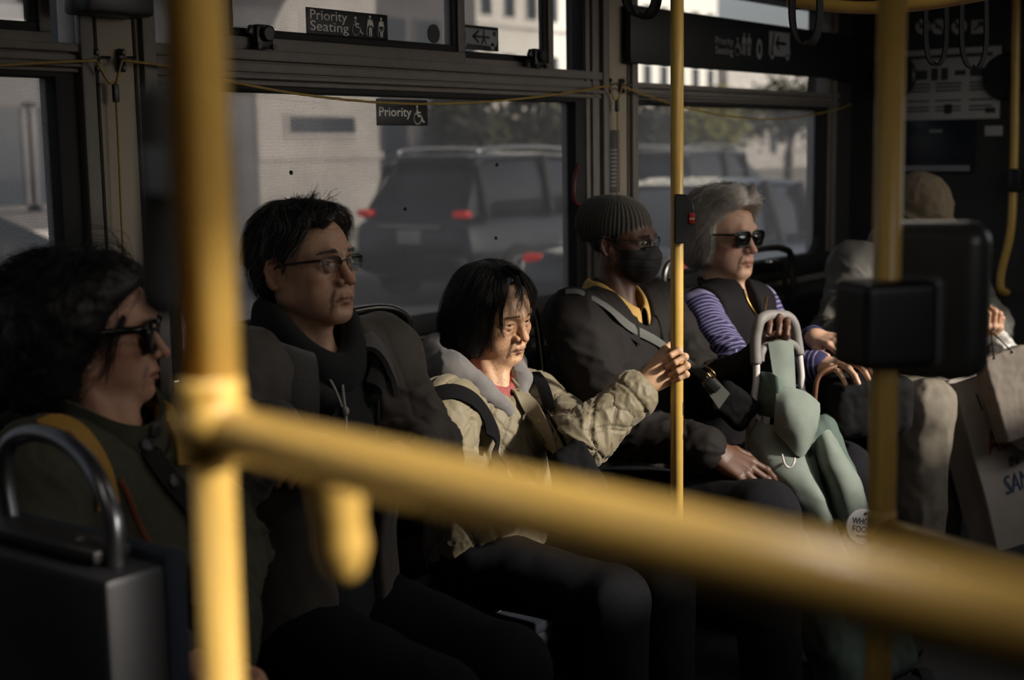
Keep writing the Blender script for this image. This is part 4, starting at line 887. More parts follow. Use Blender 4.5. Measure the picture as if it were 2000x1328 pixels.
def head_colors(L, p, base, n):
    """skin tones by place on the face (L: points in head frame): lips, brows' shadow of stubble, ruddier cheeks and nose, age spots"""
    base = np.array(base, np.float32); C = np.tile(base, (len(L), 1)); x, y, z = L.T; ax = np.abs(x)
    def blend(m, c): C[:] = C * (1 - m[:, None]) + np.array(c, np.float32) * m[:, None]
    g = lambda c, s: np.exp(-(((L - np.array(c)) / np.array(s)) ** 2).sum(1))
    red = base * np.array((1.05, .80, .74))
    blend(.55 * np.clip(g((.045, .06, -.035), (.03, .04, .02)) + g((-.045, .06, -.035), (.03, .04, .02)), 0, 1), red)
    blend(.6 * g((0, .11, -.038), (.02, .03, .016)), red)
    blend(.6 * np.clip((ax - .070) / .01, 0, 1) * (np.abs(z + .014) < .04), red)
    zl = -.0718; m = np.clip(1.25 - np.sqrt((ax / .0245) ** 2 + ((z - zl) / (.0105 * (1.02 - .55 * np.clip(ax / .0245, 0, 1) ** 2))) ** 2), 0, .3) / .3 * (y > .078)
    blend(m * p.get('lipmix', .75), base * np.array(p.get('lip', (.78, .48, .46))))
    blend(np.exp(-((z - zl + .001 + p.get('droop', 0) * (ax / .024) ** 2) / .0018) ** 2) * (ax < .024) * (y > .080) * .8, base * .25)
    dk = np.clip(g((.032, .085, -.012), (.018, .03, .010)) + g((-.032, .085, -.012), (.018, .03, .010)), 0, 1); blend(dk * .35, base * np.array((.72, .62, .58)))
    st = p.get('stubble', 0)
    if st: blend(st * np.clip((-.045 - z) / .02, 0, 1) * (y > -.01) * (1 - m) * np.clip((.085 - np.abs(z + .0)) * 99, 0, 1) * (z > -.125) * (.5 + vnoise(L * 900)), base * .55)
    bz = .0215 - ((ax - .030) / .030) ** 2 * .007
    br = np.exp(-((z - bz) / .0042) ** 2) * np.clip((ax - .012) / .006, 0, 1) * np.clip((.052 - ax) / .01, 0, 1) * (y > .04)
    blend(br * p.get('brow', .6) * (.6 + .4 * vnoise(L * 700)), p.get('browc', (.02, .017, .015)))
    sp = vnoise(L * 170 + 3, 2) - .62
    blend(np.clip(sp * 6, 0, 1) * p.get('spots', .25), base * np.array((.70, .55, .47)))
    C *= (.90 + .20 * vnoise(L * 60, 3))[:, None]
    return C
def hand_sdf(sgn, curls, spread=.06, thumb=None, s=1.0):
    """hand frame: y to the fingers, z out of the back, thumb on the +x side times sgn; origin at the wrist.
    curls: four triples of joint bends; thumb: list of three points after the base"""
    S = Sdf(); X = lambda v: (v[0] * sgn * s, v[1] * s, v[2] * s)
    S.add(s_ell(X((0, .004, 0)), (.027 * s, .030 * s, .019 * s)), 0)
    bases = [(.030, .086, .002), (.010, .092, .004), (-.011, .088, .003), (-.029, .078, 0)]
    lens = [(.041, .025, .021), (.045, .029, .022), (.041, .027, .021), (.032, .019, .019)]
    for i, b in enumerate(bases):
        S.add(s_cone(X((b[0] * .55, .012, 0)), X(b), .0140 * s, .0108 * s), .012 * s)
    S.add(s_ell(X((.018, .036, -.008)), (.016 * s, .030 * s, .013 * s)), .012 * s)
    S.add(s_ell(X((-.022, .040, -.006)), (.012 * s, .032 * s, .012 * s)), .012 * s)
    tips = []
    for i, b in enumerate(bases):
        a = 0; p = np.array(b); r = [.0094, .0084, .0076, .0064] if i < 3 else [.0084, .0074, .0067, .0056]; sx = (1.5 - i) * spread; q = [p]
        for j in range(3):
            a += curls[i][j]; d = np.array((math.sin(sx) * max(0, math.cos(a)), math.cos(sx) * math.cos(a), -math.sin(a))); p = p + d * lens[i][j]; q.append(p)
        S.add(s_chain([X(t) for t in q], [t * s for t in r], .002), .005)
        S.add(s_ell(X(q[1]), (.0092 * s * (1 if i < 3 else .88),) * 3), .004)
        nrm = np.cross(unit(q[3] - q[2]), (1, 0, 0)); nrm = -unit(nrm) if False else unit(np.cross((1, 0, 0), unit(q[3] - q[2])))
        tips.append((np.array(X(q[3])), np.array(X(unit(q[3] - q[2]))) / s, np.array(X(nrm)) / s))
    th = thumb or [(.046, .050, -.012), (.056, .080, -.016), (.058, .104, -.018)]
    S.add(s_chain([X((.020, .020, -.006)), X(th[0]), X(th[1]), X(th[2])], [.0145 * s, .0118 * s, .0100 * s, .0078 * s], .004), .010)
    d = unit(np.array(th[2]) - np.array(th[1])); side = unit(np.cross(d, (0, 0, 1))); nn = unit(np.cross(side, d))
    tips.append((np.array(X(th[2])), np.array(X(d)) / s, np.array(X(nn)) / s))
    S.tips = tips; return S
def xf(S, M, o, pad=.0):
    """implicit body moved into the world: columns of M are its axes, o its origin"""
    M = np.array(M, np.float32); o = np.array(o, np.float32)
    return lambda Q: S((Q - o) @ M)
class Person:
    """one figure: joints in world space; body mesh (skin) plus clothes and hair as children"""
    def __init__(s, label, head, right, up, p, skin, J, build=1.0, group=None):
        s.head = np.array(head, float); s.HM = frame(right, up); s.p = p; s.skin = skin; s.J = {k: np.array(v, float) for k, v in J.items()}
        s.b = build; s.sc = p.get('scale', 1.0); s.H = head_sdf(p); s.label = label
        j = s.J; s.mid = (j['sR'] + j['sL']) / 2; s.tu = unit(s.mid - j['hip']); s.TM = frame(j['sR'] - j['sL'], s.tu)
        s.sw = np.linalg.norm(j['sR'] - j['sL']) / 2
        s.root = empty('person', (j['hip'][0], j['hip'][1], 0), label, 'person', group)
        s.neck0 = s.head + s.HM @ np.array((0, -.022, -.055)) * s.sc; s.neck1 = s.mid + s.TM @ np.array((0, -.012, .015))
    def headf(s):
        M = s.HM.astype(np.float32); o = s.head.astype(np.float32); k = s.sc
        return lambda Q: s.H(((Q - o) @ M) / k) * k
    def torso(s, off=0.0, belly=0.0):
        """chest, waist and hips in the torso frame"""
        S = Sdf(); w = s.sw; b = s.b; M = s.TM; T = lambda v: s.mid + M @ np.array(v); hl = np.linalg.norm(s.mid - s.J['hip'])
        S.add(s_ell(T((0, .008, -.155)), ((w * .98) * b + off, .110 * b + off, .165 + off), M), 0)
        S.add(s_ell(T((0, .020 + belly * .5, -.13 - hl * .38)), (.150 * b + off, .118 * b + off + belly, .19 + off), M), .06)
        S.add(s_ell(T((0, .02, -hl)), (.172 * b + off, .14 * b + off, .15 + off), M), .06)
        S.add(s_cone(s.J['sR'], s.J['sL'], .052 * b + off), .06)
        S.add(s_cone(s.neck1 + s.TM @ np.array((0, -.01, .020)), s.mid + s.TM @ np.array((0, -.01, -.04)), .046 * b + off, .082 * b + off), .05)
        return S
    def arm(s, x, off=0.0, end=1.0, k=.02):
        j = s.J; a, e, w = j['s' + x], j['e' + x], j['w' + x]; b = s.b
        return s_chain([a, e, e + (w - e) * end], [.056 * b + off, .043 * b + off, (.043 - .014 * end) * b + off], k)
    def legs(s, off=0.0):
        S = Sdf(); j = s.J; h = j['hip']; b = s.b
        for x, sg in (('R', 1), ('L', -1)):
            a = h + s.TM @ np.array((sg * .09 * b, .02, -.02)); S.add(s_chain([a, j['k' + x], j['a' + x]], [.082 * b + off, .062 * b + off, .044 * b + off], .02), .03)
        return S
    def shoes(s, m):
        for x in 'RL':
            a = s.J['a' + x]; f = unit(s.TM[:, 1] * (1, 1, 0)); S = Sdf()
            S.add(s_ell(a + f * .05 + (0, 0, -.045), (.050, .10, .045), frame(np.cross(f, (0, 0, 1)), (0, 0, 1))), 0).add(s_ell(a + f * .13 + (0, 0, -.058), (.046, .075, .033), frame(np.cross(f, (0, 0, 1)), (0, 0, 1))), .03).add(s_cone(a, a + (0, 0, -.04), .045, .05), .03)
            c = a + f * .08; s.cloth('shoe', S, m, c - .24, c + .24, .012)
    def cloth(s, name, f, m, lo, hi, h, disp=None, colors=None, label=None):
        V, Q, N = surf(f, lo, hi, h)
        if disp is not None: V = V + N * disp(V, N)[:, None]
        o = mesh_obj(name, V, Q, m, s.root)
        if colors is not None: col_attr(o, colors(V, N))
        if label: o['label'] = label
        o['_n'] = len(V); del o['_n']
        return o
    def hand(s, x, M, curls, thumb=None, spread=.06, size=1.0, fine=.0022):
        """x: which arm; M columns: thumb side, finger direction, back of the hand; the wrist joint is the origin"""
        sg = 1; S = hand_sdf(sg, curls, spread, thumb, size); w = s.J['w' + x]
        if not hasattr(s, 'hands'): s.hands = []
        s.hands.append((x, S, np.array(M, float), fine)); return S
    def body(s, hh=.0020, headbox=True):
        """skin: head, neck, trunk, arms, legs and both hands as one mesh"""
        parts = []; hf = s.headf(); n0, n1 = s.neck0, s.neck1; sc = s.sc
        nk = s_cone(n0, n1, .050 * sc * s.p.get('neck', 1), .055 * sc * s.p.get('neck', 1))
        a1 = s.head + s.HM @ np.array((0, .052, -.085)) * sc; a2 = n1 + s.TM @ np.array((0, .05, .02))
        ths = [s_cone(s.head + s.HM @ np.array((q * .048, -.028, -.05)) * sc, n1 + s.TM @ np.array((q * .018, .052, .0)), .011, .008) for q in (-1, 1)]
        def top(Q):
            d = smin(hf(Q), nk(Q), .022); d = smin(d, s_cone(a1 - s.HM @ np.array((0, .03, 0)), a2, .018, .012)(Q), .03)
            for t in ths: d = smin(d, t(Q), .012)
            return d
        T = s.torso(-.018); A = [s.arm('R', -.012), s.arm('L', -.012)]; Lg = s.legs(-.012)
        def low(Q):
            d = T(Q)
            for a in A: d = smin(d, a(Q), .03)
            return smin(d, Lg(Q), .03)
        s.topf = top; full = lambda Q: smin(top(Q), low(Q), .03)
        cut = n1 + s.tu * .005
        c = s.head + s.HM @ np.array((0, 0, -.02)); lo = np.minimum(c - .155, n1 - .07); hi = np.maximum(c + .155, n1 + .07)
        V, Q, N = surf(full, lo, hi, hh); L = ((V - s.head.astype(np.float32)) @ s.HM.astype(np.float32)) / sc
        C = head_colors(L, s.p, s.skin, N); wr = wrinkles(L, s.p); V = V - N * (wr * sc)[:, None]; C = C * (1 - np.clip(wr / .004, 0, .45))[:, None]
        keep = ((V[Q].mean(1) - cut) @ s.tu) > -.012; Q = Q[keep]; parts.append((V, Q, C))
        allp = np.array(list(s.J.values())); V, Q, N = surf(full, np.minimum(allp.min(0), n1) - .2, np.maximum(allp.max(0), n1 + .02) + .2, .014)
        keep = ((V[Q].mean(1) - cut) @ s.tu) < .004; parts.append((V, Q[keep], np.tile(np.array(s.skin, np.float32), (len(V), 1))))
        for x, S, M, fine in getattr(s, 'hands', []):
            w = s.J['w' + x]; e = s.J['e' + x]; f0 = xf(S, M, w); fa = s_cone(e + (w - e) * .45, w + (w - e) * .02, .033 * s.b, .0235 * s.b)
            f = lambda Q, f0=f0, fa=fa: smin(f0(Q), fa(Q), .022)
            g = w + M @ np.array((0, .06, 0)); lo = np.minimum(g - .12, w + (e - w) * .5 - .03); hi = np.maximum(g + .12, w + (e - w) * .5 + .03)
            V, Q, N = surf(f, lo, hi, fine); C = np.tile(np.array(s.skin, np.float32), (len(V), 1)); L = (V - w) @ M
            for t, d, n in S.tips:
                q = L - (t - d * .003 + n * .006); al = q @ d; sd = np.sqrt(np.maximum((q * q).sum(1) - al ** 2, 0))
                m = np.clip(1.6 - np.sqrt((al / .0075) ** 2 + (sd / .0062) ** 2) * 1.3, 0, 1) * ((N @ M) @ n > .1)
                C = C * (1 - m[:, None] * .8) + m[:, None] * .8 * np.clip(np.array(s.skin) * (1.35, 1.15, 1.10) + .03, 0, 1)
            back = np.clip((N @ M)[:, 2], 0, 1); C *= (.9 + .2 * vnoise(L * 90, 3))[:, None]
            kn = vnoise(L * np.array((120, 420, 120)), 2); C *= (1 - .18 * np.clip(kn - .55, 0, 1) * back)[:, None]
            parts.append((V, Q, C))
        n = 0; VV = []; QQ = []; CC = []
        for V, Q, C in parts: VV.append(V); QQ.append(Q + n); CC.append(C); n += len(V)
        V = np.concatenate(VV); Q = np.concatenate(QQ); C = np.concatenate(CC); u = np.unique(Q); mp = np.full(len(V), -1); mp[u] = np.arange(len(u))
        o = mesh_obj('body', V[u], mp[Q], MATS['skin'], s.root); col_attr(o, C[u]); s.bodyo = o; return o
    def at(s, v): return s.head + s.HM @ (np.array(v, float) * s.sc)
    def eyes(s, look=(0, 1, 0), iris=(.05, .025, .012)):
        for x in (1, -1):
            c = s.at((x * .0320, .0715, -.001)); d = unit(s.HM @ unit(look)); r = .0121 * s.sc
            V, F_ = uv_sphere(14, 20); V = V @ np.stack([unit(np.cross(d, (0, .01, 1))), np.cross(unit(np.cross(d, (0, .01, 1))), d), d], 1).T * r + c
            o = mesh_obj('eyeball', V, F_, MATS['eye'], s.root); ca = (V - c) @ d / r
            C = np.where((ca > .985)[:, None], (.004, .004, .004), np.where((ca > .88)[:, None], iris, (.55, .50, .46))); col_attr(o, C)
    def hair(s, f, seeds, flow, m, name='hair', n=1500, step=.007, seg=22, rad=.00045, jit=.004, wave=0., shell=True, h=.004, end=None, lo=-.17, hi=.19, taper=True, lift=0., tips=.0, disp=None):
        """hair: an inner mass and many strands combed along it, both as one part"""
        M = s.HM.astype(np.float32); sc = s.sc; VV = []; QQ = []; nn = 0
        if shell:
            V, Q, N = surf(f, (lo,) * 3, (hi,) * 3, h)
            gv = vnoise(V * np.array((260, 260, 40)), 2) - .5; V = V + N * gv[:, None] * .004
            VV.append(V); QQ.append(Q); nn = len(V)
        Pn = np.array(seeds, np.float32)[RNG.integers(0, len(seeds), n)] + RNG.normal(0, .006, (n, 3)).astype(np.float32)
        off = (np.abs(RNG.normal(0, 1, n)) * jit).astype(np.float32); ph = RNG.random(n) * 6.28; path = []
        ln = RNG.uniform(.7, 1.05, n)
        for k in range(6): Pn = Pn - grad(f, Pn) * (f(Pn))[:, None]
        jitd = RNG.normal(0, .22, (n, 3)).astype(np.float32)
        for i in range(seg):
            g = grad(f, Pn); g /= np.linalg.norm(g, axis=1, keepdims=True) + 1e-6
            o = off * min(1, i / 4) + lift * i / seg + tips * (i / seg) ** 2 * np.minimum(off / jit, 2.)
            path.append(Pn + g * (o - f(Pn))[:, None] + (wave * np.sin(ph + i * 1.1))[:, None] * np.cross(g, (0, 0, 1)))
            d = flow(Pn) + jitd * (vnoise(Pn * 25)[:, None] + .3); d = d - g * (d * g).sum(1, keepdims=True); d /= np.linalg.norm(d, axis=1, keepdims=True) + 1e-6
            st = step * np.clip((ln * seg - i), 0, 1)
            if end is not None: st = st * (end(Pn))
            Pn = (Pn + d * st[:, None]).astype(np.float32); Pn = Pn - g * f(Pn)[:, None] * .8
        path = np.stack(path, 1)                                   # n, seg, 3
        t = np.gradient(path, axis=1); t /= np.linalg.norm(t, axis=2, keepdims=True) + 1e-7
        ref = np.array((.3, .5, .81)); a = np.cross(t, ref); a /= np.linalg.norm(a, axis=2, keepdims=True) + 1e-7; b = np.cross(t, a)
        rr = rad * (np.linspace(1, .25, seg) if taper else np.ones(seg))[None, :, None] * RNG.uniform(.6, 1.3, (n, 1, 1))
        ring = np.stack([path + rr * (math.cos(q) * a + math.sin(q) * b) for q in (0, 2.094, 4.189)], 2)   # n, seg, 3, 3
        V = ring.reshape(-1, 3); base = (np.arange(n)[:, None, None] * seg + np.arange(seg - 1)[None, :, None]) * 3 + nn; kk = np.arange(3)[None, None, :]; k2 = (kk + 1) % 3
        Q = np.stack([base + kk, base + k2, base + 3 + k2, base + 3 + kk], -1).reshape(-1, 4)
        VV.append(V); QQ.append(Q); V = np.concatenate(VV) * sc @ M.T + s.head
        o = mesh_obj(name, V, np.concatenate(QQ), m, s.root); o['kind'] = 'stuff'; return o
def uv_sphere(nr, ns):
    v = [(0, 0, 1)]; f = []
    for i in range(1, nr):
        a = PI * i / nr
        for k in range(ns): v.append((math.sin(a) * math.cos(2 * PI * k / ns), math.sin(a) * math.sin(2 * PI * k / ns), math.cos(a)))
    v.append((0, 0, -1)); n = len(v) - 1
    for k in range(ns): f.append((0, 1 + k, 1 + (k + 1) % ns)); f.append((n, n - ns + (k + 1) % ns, n - ns + k))
    for i in range(nr - 2):
        for k in range(ns): a = 1 + i * ns; f.append((a + k, a + ns + k, a + ns + (k + 1) % ns, a + (k + 1) % ns))
    return np.array(v), f
def facing(px, th, pitch=0., roll=0.):
    """right and up of a head seen at picture column px, turned th degrees from the viewer toward the picture's right"""
    r = ray(px, 664); c = -unit((r[0], r[1], 0)); t = math.radians(th)
    side = np.array((-c[1], c[0], 0))                               # viewer's right as seen from the camera
    f = c * math.cos(t) + side * math.sin(t); right = np.cross(f, (0, 0, 1)); up = np.array((0, 0, 1.))
    R = Matrix.Rotation(math.radians(-pitch), 3, Vector(right)); up = np.array(R @ Vector(up)); f2 = np.array(R @ Vector(f))
    R2 = Matrix.Rotation(math.radians(roll), 3, Vector(f2)); return np.array(R2 @ Vector(right)), np.array(R2 @ Vector(up))
# ---------------------------------------------------------------- clothes: shared helpers
mat('hair_black', srgb(24, 21, 20), rough=.42, noise=.2, nscale=60)
mat('hair_dark', srgb(20, 17, 16), rough=.55, noise=.2, nscale=60)
mat('hair_greying', attr='Col', rough=.45)
mat('hair_white', srgb(196, 188, 178), rough=.5, noise=.12, nscale=60)
mat('quilt_olive', srgb(126, 115, 91), rough=.62, noise=.06, nscale=30, bump=.18, bscale=260, sheen=.15)
mat('quilt_thread', srgb(116, 104, 80), rough=.8, noise=.1, nscale=100)
mat('fleece_grey', srgb(114, 110, 109), rough=.95, noise=.10, nscale=420, bump=.35, bscale=700, sheen=.3)
mat('fleece_dark', srgb(84, 80, 78), rough=.95, noise=.25, nscale=380, bump=.5, bscale=600, sheen=.2)
mat('plaid_red', srgb(150, 74, 74), rough=.85, noise=.3, nscale=260)
mat('webbing_black', srgb(15, 15, 16), rough=.9, spec=.15, noise=.15, nscale=300, bump=.3, bscale=800)
mat('webbing_grey', srgb(84, 84, 80), rough=.8, noise=.12, nscale=300, bump=.3, bscale=800)
mat('jacket_brown', srgb(70, 62, 55), rough=.72, noise=.08, nscale=25, bump=.2, bscale=420, sheen=.1)
mat('hoodie_black', srgb(36, 35, 36), rough=.95, noise=.25, nscale=420, bump=.35, bscale=700)
mat('knit_dark', srgb(30, 30, 31), rough=.95, noise=.2, nscale=420, bump=.35, bscale=700)
mat('string', srgb(176, 170, 160), rough=.8, noise=.12, nscale=400)
mat('leather_dark', srgb(28, 24, 22), rough=.82, spec=.25, noise=.12, nscale=18, bump=.2, bscale=300)
mat('shirt_yellow', srgb(186, 148, 78), rough=.8, noise=.08, nscale=200)
mat('beanie_knit', srgb(74, 69, 62), rough=.95, noise=.25, nscale=300, bump=.5, bscale=600, sheen=.2)
mat('mask_black', srgb(30, 27, 26), rough=.75, noise=.12, nscale=60)
mat('vest_black', srgb(21, 18, 20), rough=.92, spec=.2, noise=.2, nscale=200, bump=.25, bscale=500)
m = mat('stripes', rough=.85)
n = m.node_tree; a = n.nodes.new('ShaderNodeVertexColor'); a.layer_name = 'Col'; sp = n.nodes.new('ShaderNodeSeparateColor'); n.links.new(a.outputs[0], sp.inputs[0])
k = n.nodes.new('ShaderNodeMath'); k.operation = 'DIVIDE'; n.links.new(sp.outputs[0], k.inputs[0]); k.inputs[1].default_value = .0135
fr = n.nodes.new('ShaderNodeMath'); fr.operation = 'FRACT'; n.links.new(k.outputs[0], fr.inputs[0]); gt = n.nodes.new('ShaderNodeMath'); gt.operation = 'LESS_THAN'; n.links.new(fr.outputs[0], gt.inputs[0]); gt.inputs[1].default_value = .30
mx = n.nodes.new('ShaderNodeMix'); mx.data_type = 'RGBA'; n.links.new(gt.outputs[0], mx.inputs[0]); mx.inputs[6].default_value = (*srgb(40, 36, 78), 1); mx.inputs[7].default_value = (*srgb(138, 130, 166), 1); n.links.new(mx.outputs[2], n.nodes['Principled BSDF'].inputs['Base Color'])
mat('jacket_grey', srgb(80, 77, 71), rough=.75, noise=.10, nscale=18, bump=.25, bscale=300)
mat('cap_tan', srgb(108, 95, 75), rough=.85, noise=.12, nscale=120, bump=.3, bscale=500)
mat('jacket_green', srgb(62, 60, 44), rough=.85, noise=.14, nscale=60, bump=.25, bscale=420)
mat('strap_mustard', srgb(164, 122, 48), rough=.8, noise=.1, nscale=200)
mat('trousers_dark', srgb(25, 25, 28), rough=.95, spec=.15, noise=.15, nscale=120)
mat('trousers_tan', srgb(120, 111, 98), rough=.85, noise=.12, nscale=40, bump=.2, bscale=300)
mat('shoe_black', srgb(24, 23, 23), rough=.5, noise=.1, nscale=60)
mat('frame_black', srgb(14, 14, 15), rough=.25, noise=.05, nscale=60)
mat('lens_dark', srgb(12, 12, 14), rough=.25, noise=.05, nscale=40, coat=.5)
mat('brass', srgb(150, 120, 70), rough=.3, metal=.9, noise=.1, nscale=60)
def ridge(n): return 1 - np.abs(2 * n - 1)
def arm_uv(V, a, e, w):
    """length along a sleeve, angle round it and distance from its bones"""
    best = None
    for p, q, t0 in ((a, e, 0.), (e, w, np.linalg.norm(e - a))):
        ax = unit(q - p); L = np.linalg.norm(q - p); t = np.clip((V - p) @ ax, 0, L); r = V - p - t[:, None] * ax; d = np.linalg.norm(r, axis=1)
        up = unit(np.cross(ax, (.3, .2, .9))); an = np.arctan2(r @ np.cross(ax, up), r @ up)
        if best is None: best = [t0 + t, an, d]
        else:
            m = d < best[2]; best = [np.where(m, t0 + t, best[0]), np.where(m, an, best[1]), np.minimum(d, best[2])]
    return best
def sleeve_folds(pe, x, amp=.006, f=26, seed=0.):
    j = pe.J; a, e, w = j['s' + x], j['e' + x], j['w' + x]; le = np.linalg.norm(e - a)
    def g(V, N):
        t, an, d = arm_uv(V, a, e, w); n = vnoise(np.stack([t * f + an * .9 + seed, an * 1.1 + seed, V[:, 2] * 6], 1).astype(np.float32), 2)
        m = (.35 + np.exp(-((t - le) / .09) ** 2)) * np.clip((.14 - d) / .05, 0, 1); return (ridge(n) ** 2 - .4) * amp * 1.6 * m
    return g
def drape(amp, sc=(9, 9, 4), seed=0.): return lambda V, N: (ridge(vnoise(V * np.array(sc, np.float32) + seed, 3)) ** 2 - .45) * amp
def plus(*fs): return lambda V, N: sum(f(V, N) for f in fs)
def crease(path, depth, wid):
    """a seam or edge pressed along a path"""
    p = np.array(path, np.float32)
    def g(V, N):
        D = np.zeros(len(V), np.float32); m = ((V - p.mean(0)) ** 2).sum(1) < (np.linalg.norm(p - p.mean(0), axis=1).max() + .03) ** 2; v = V[m]
        d = np.full(len(v), 9., np.float32)
        for q in p: d = np.minimum(d, ((v - q) ** 2).sum(1))
        D[m] = -depth * np.exp(-d / wid ** 2); return D
    return g
def band(pe, name, rows, m, phi0, phi1, thick=.006, n=13, noise=0., label=None):
    """collar or hood round the neck: rows of (radius, height, drop at the front, push forward); angle 0 is the front"""
    R = []
    for r, z, drop, push in rows:
        row = []
        for a in np.linspace(math.radians(phi0), math.radians(phi1), n):
            c = math.cos(a); row.append(pe.neck1 + pe.TM @ np.array((r * 1.08 * math.sin(a), r * c + push * max(0, c) ** 1, z - drop * max(0, c) ** 1.5)))
        R.append(row)
    o = sheet(name, R, m, pe.root, thick, 4, 4, noise=noise)
    if label: o['label'] = label
    return o
def strap(pe, name, f, pp, wid, m, parent=None, thick=.004, off=.006, side=None, n=6):
    """webbing laid over a garment along picture points"""
    c = np.array(hits(f, pp, off, n, smooth=12)); t = np.gradient(c, axis=0); t /= np.linalg.norm(t, axis=1, keepdims=True)
    g = grad(f, c.astype(np.float32)); g /= np.linalg.norm(g, axis=1, keepdims=True); s = np.cross(t, g); s /= np.linalg.norm(s, axis=1, keepdims=True)
    rows = [c - s * wid / 2, c + g * .0015, c + s * wid / 2]; return sheet(name, [list(r) for r in rows], m, parent or pe.root, thick, 1, 3)
def ringpts(c, u, v, ru, rv, n=24): return [np.array(c) + ru * math.cos(2 * PI * k / n) * u + rv * math.sin(2 * PI * k / n) * v for k in range(n)]
def lens_outline(cx, cz, w, h, kind):
    p = []
    for k in range(28):
        a = 2 * PI * k / 28; e = .62 if kind != 'round' else 1.0; x = math.copysign(abs(math.cos(a)) ** e, math.cos(a)); z = math.copysign(abs(math.sin(a)) ** e, math.sin(a))
        if kind == 'way': x *= 1 + .12 * z
        if kind == 'rect' and z < 0: x *= 1 - .12 * abs(z)
        p.append((cx + w / 2 * x, cz + h / 2 * z))
    return p
def spectacles(pe, name, w, h, kind, y, z, wire, m_frame, m_lens, half=False, dark=False, drop=0., temple=.0022):
    """glasses in the head frame: two rims, lenses, bridge and temple arms; a part of the person with sub-parts"""
    A = pe.at; o = None; b = MB(); L = []
    for x in (-1, 1):
        pts = [(px_, y - .16 * max(0, abs(px_) - .030) - (.0), z + pz) for px_, pz in lens_outline(x * .0325, 0, w, h, kind)]
        pw = [A(p) for p in pts]
        if half: b.tube([A(p) for p in pts[-1:] + pts[:15]], wire, 6)
        else: b.tube(pw, wire, 6, closed=True)
        L.append((x, pw))
        b.tube(spline([A((x * (.0325 + w / 2), y - .004, z + h * .32)), A((x * .074, y - .022, z + h * .30)), A((x * .0775, y - .05, z + h * .22 + .002)), A((x * .0790, .000, z + h * .1 + .002)), A((x * .0780, -.015, z - .006))], 5), temple, 8)
    b.tube(spline([A((-.0325 + w / 2 - .001, y, z + h * .12)), A((0, y + .003, z + h * .22)), A((.0325 - w / 2 + .001, y, z + h * .12))], 4), wire * 1.1, 6)
    for x in (-1, 1): b.tube([A((x * (.0325 - w / 2 + .002), y, z)), A((x * .011, y - .007, z - .004)), A((x * .010, y - .009, z - .009))], wire * .5, 5)
    o = b.build(name, m_frame, pe.root, smooth=True)
    for x, pw in L:
        c = sum(pw) / len(pw) + pe.HM[:, 1] * .0012; n = len(pw); bk = pe.HM[:, 1] * -.0012
        v = pw + [c] + [p + bk for p in pw] + [c + bk]; f = [(k, (k + 1) % n, n) for k in range(n)] + [((k + 1) % n + n + 1, k + n + 1, 2 * n + 1) for k in range(n)] + [(k, k + n + 1, (k + 1) % n + n + 1, (k + 1) % n) for k in range(n)]
        mesh_obj('lens', v, f, m_lens, o, smooth=True)
    return o
def brows(pe, m, n=120, thick=1.0, z0=.0215, seed=1):
    """eyebrow hairs rooted on the brow"""
    rg = np.random.default_rng(seed); f = pe.H; b = []; fc = []
    for x in (-1, 1):
        for k in range(n):
            u = rg.random(); px_ = x * (.012 + .038 * u); pz = z0 - ((abs(px_) - .030) / .030) ** 2 * .007 + rg.normal(0, .0020 * thick * (1.2 - .7 * u)); q = np.array((px_, .075, pz), np.float32)[None]
            for _ in range(5): q = q - np.array((0, 1, 0), np.float32) * (f(q)[:, None]) * .9
            q = q[0]; d = np.array((x * (.6 + .4 * u), .12, .5 - .8 * u)); d = unit(d) * .007; nv = len(b)
            p0, p1, p2 = pe.at(q), pe.at(q + d * .5 + (0, .0012, 0)), pe.at(q + d); s = pe.HM[:, 2] * .00035
            b += [p0 - s, p0 + s, p1 + s, p1 - s, p2]; fc += [(nv, nv + 1, nv + 2, nv + 3), (nv + 3, nv + 2, nv + 4)]
    o = mesh_obj('eyebrows', b, fc, m, pe.root); o['kind'] = 'stuff'; return o
def std_pose(mid, hip_dx=0., hip_dy=.05, drop=.48, fwd=(0, -1, 0), right=(-1, 0, 0), thigh=.43, foot=.0, spread=.10):
    hip = np.array(mid) + (hip_dx, hip_dy, -drop); f = unit(fwd); r = unit(right); J = dict(hip=hip)
    for x, s in (('R', 1), ('L', -1)):
        k = hip + f * thigh + r * s * spread; k[2] = .50; J['k' + x] = k; a = k + f * (.02 + foot); a[2] = .09; J['a' + x] = a
    return J
def lap_hands(pe, x):
    """a relaxed hand lying on the thigh"""
    d = unit(pe.J['w' + x] - pe.J['e' + x]); d = unit(d - np.array((0, 0, d[2] * .7))); z = unit(np.array((0, 0, 1.)) - d * d[2]); s = np.cross(d, z) * (-1 if x == 'R' else 1)
    pe.hand(x, np.stack([s, d, z], 1), [(.3, .5, .3), (.3, .55, .3), (.35, .6, .35), (.4, .6, .35)], fine=.004)
def neck_cut(pe, r, front): return s_cone(pe.neck1 + pe.TM @ np.array((0, front, -.035)), pe.head + pe.TM @ np.array((0, front, .02)), r, r * 1.15)
def xfs(pe, f):
    """a shape given in the head frame, carried by that head at its size"""
    M = pe.HM.astype(np.float32); o = pe.head.astype(np.float32); k = pe.sc; return lambda Q: f(((Q - o) @ M) / k) * k
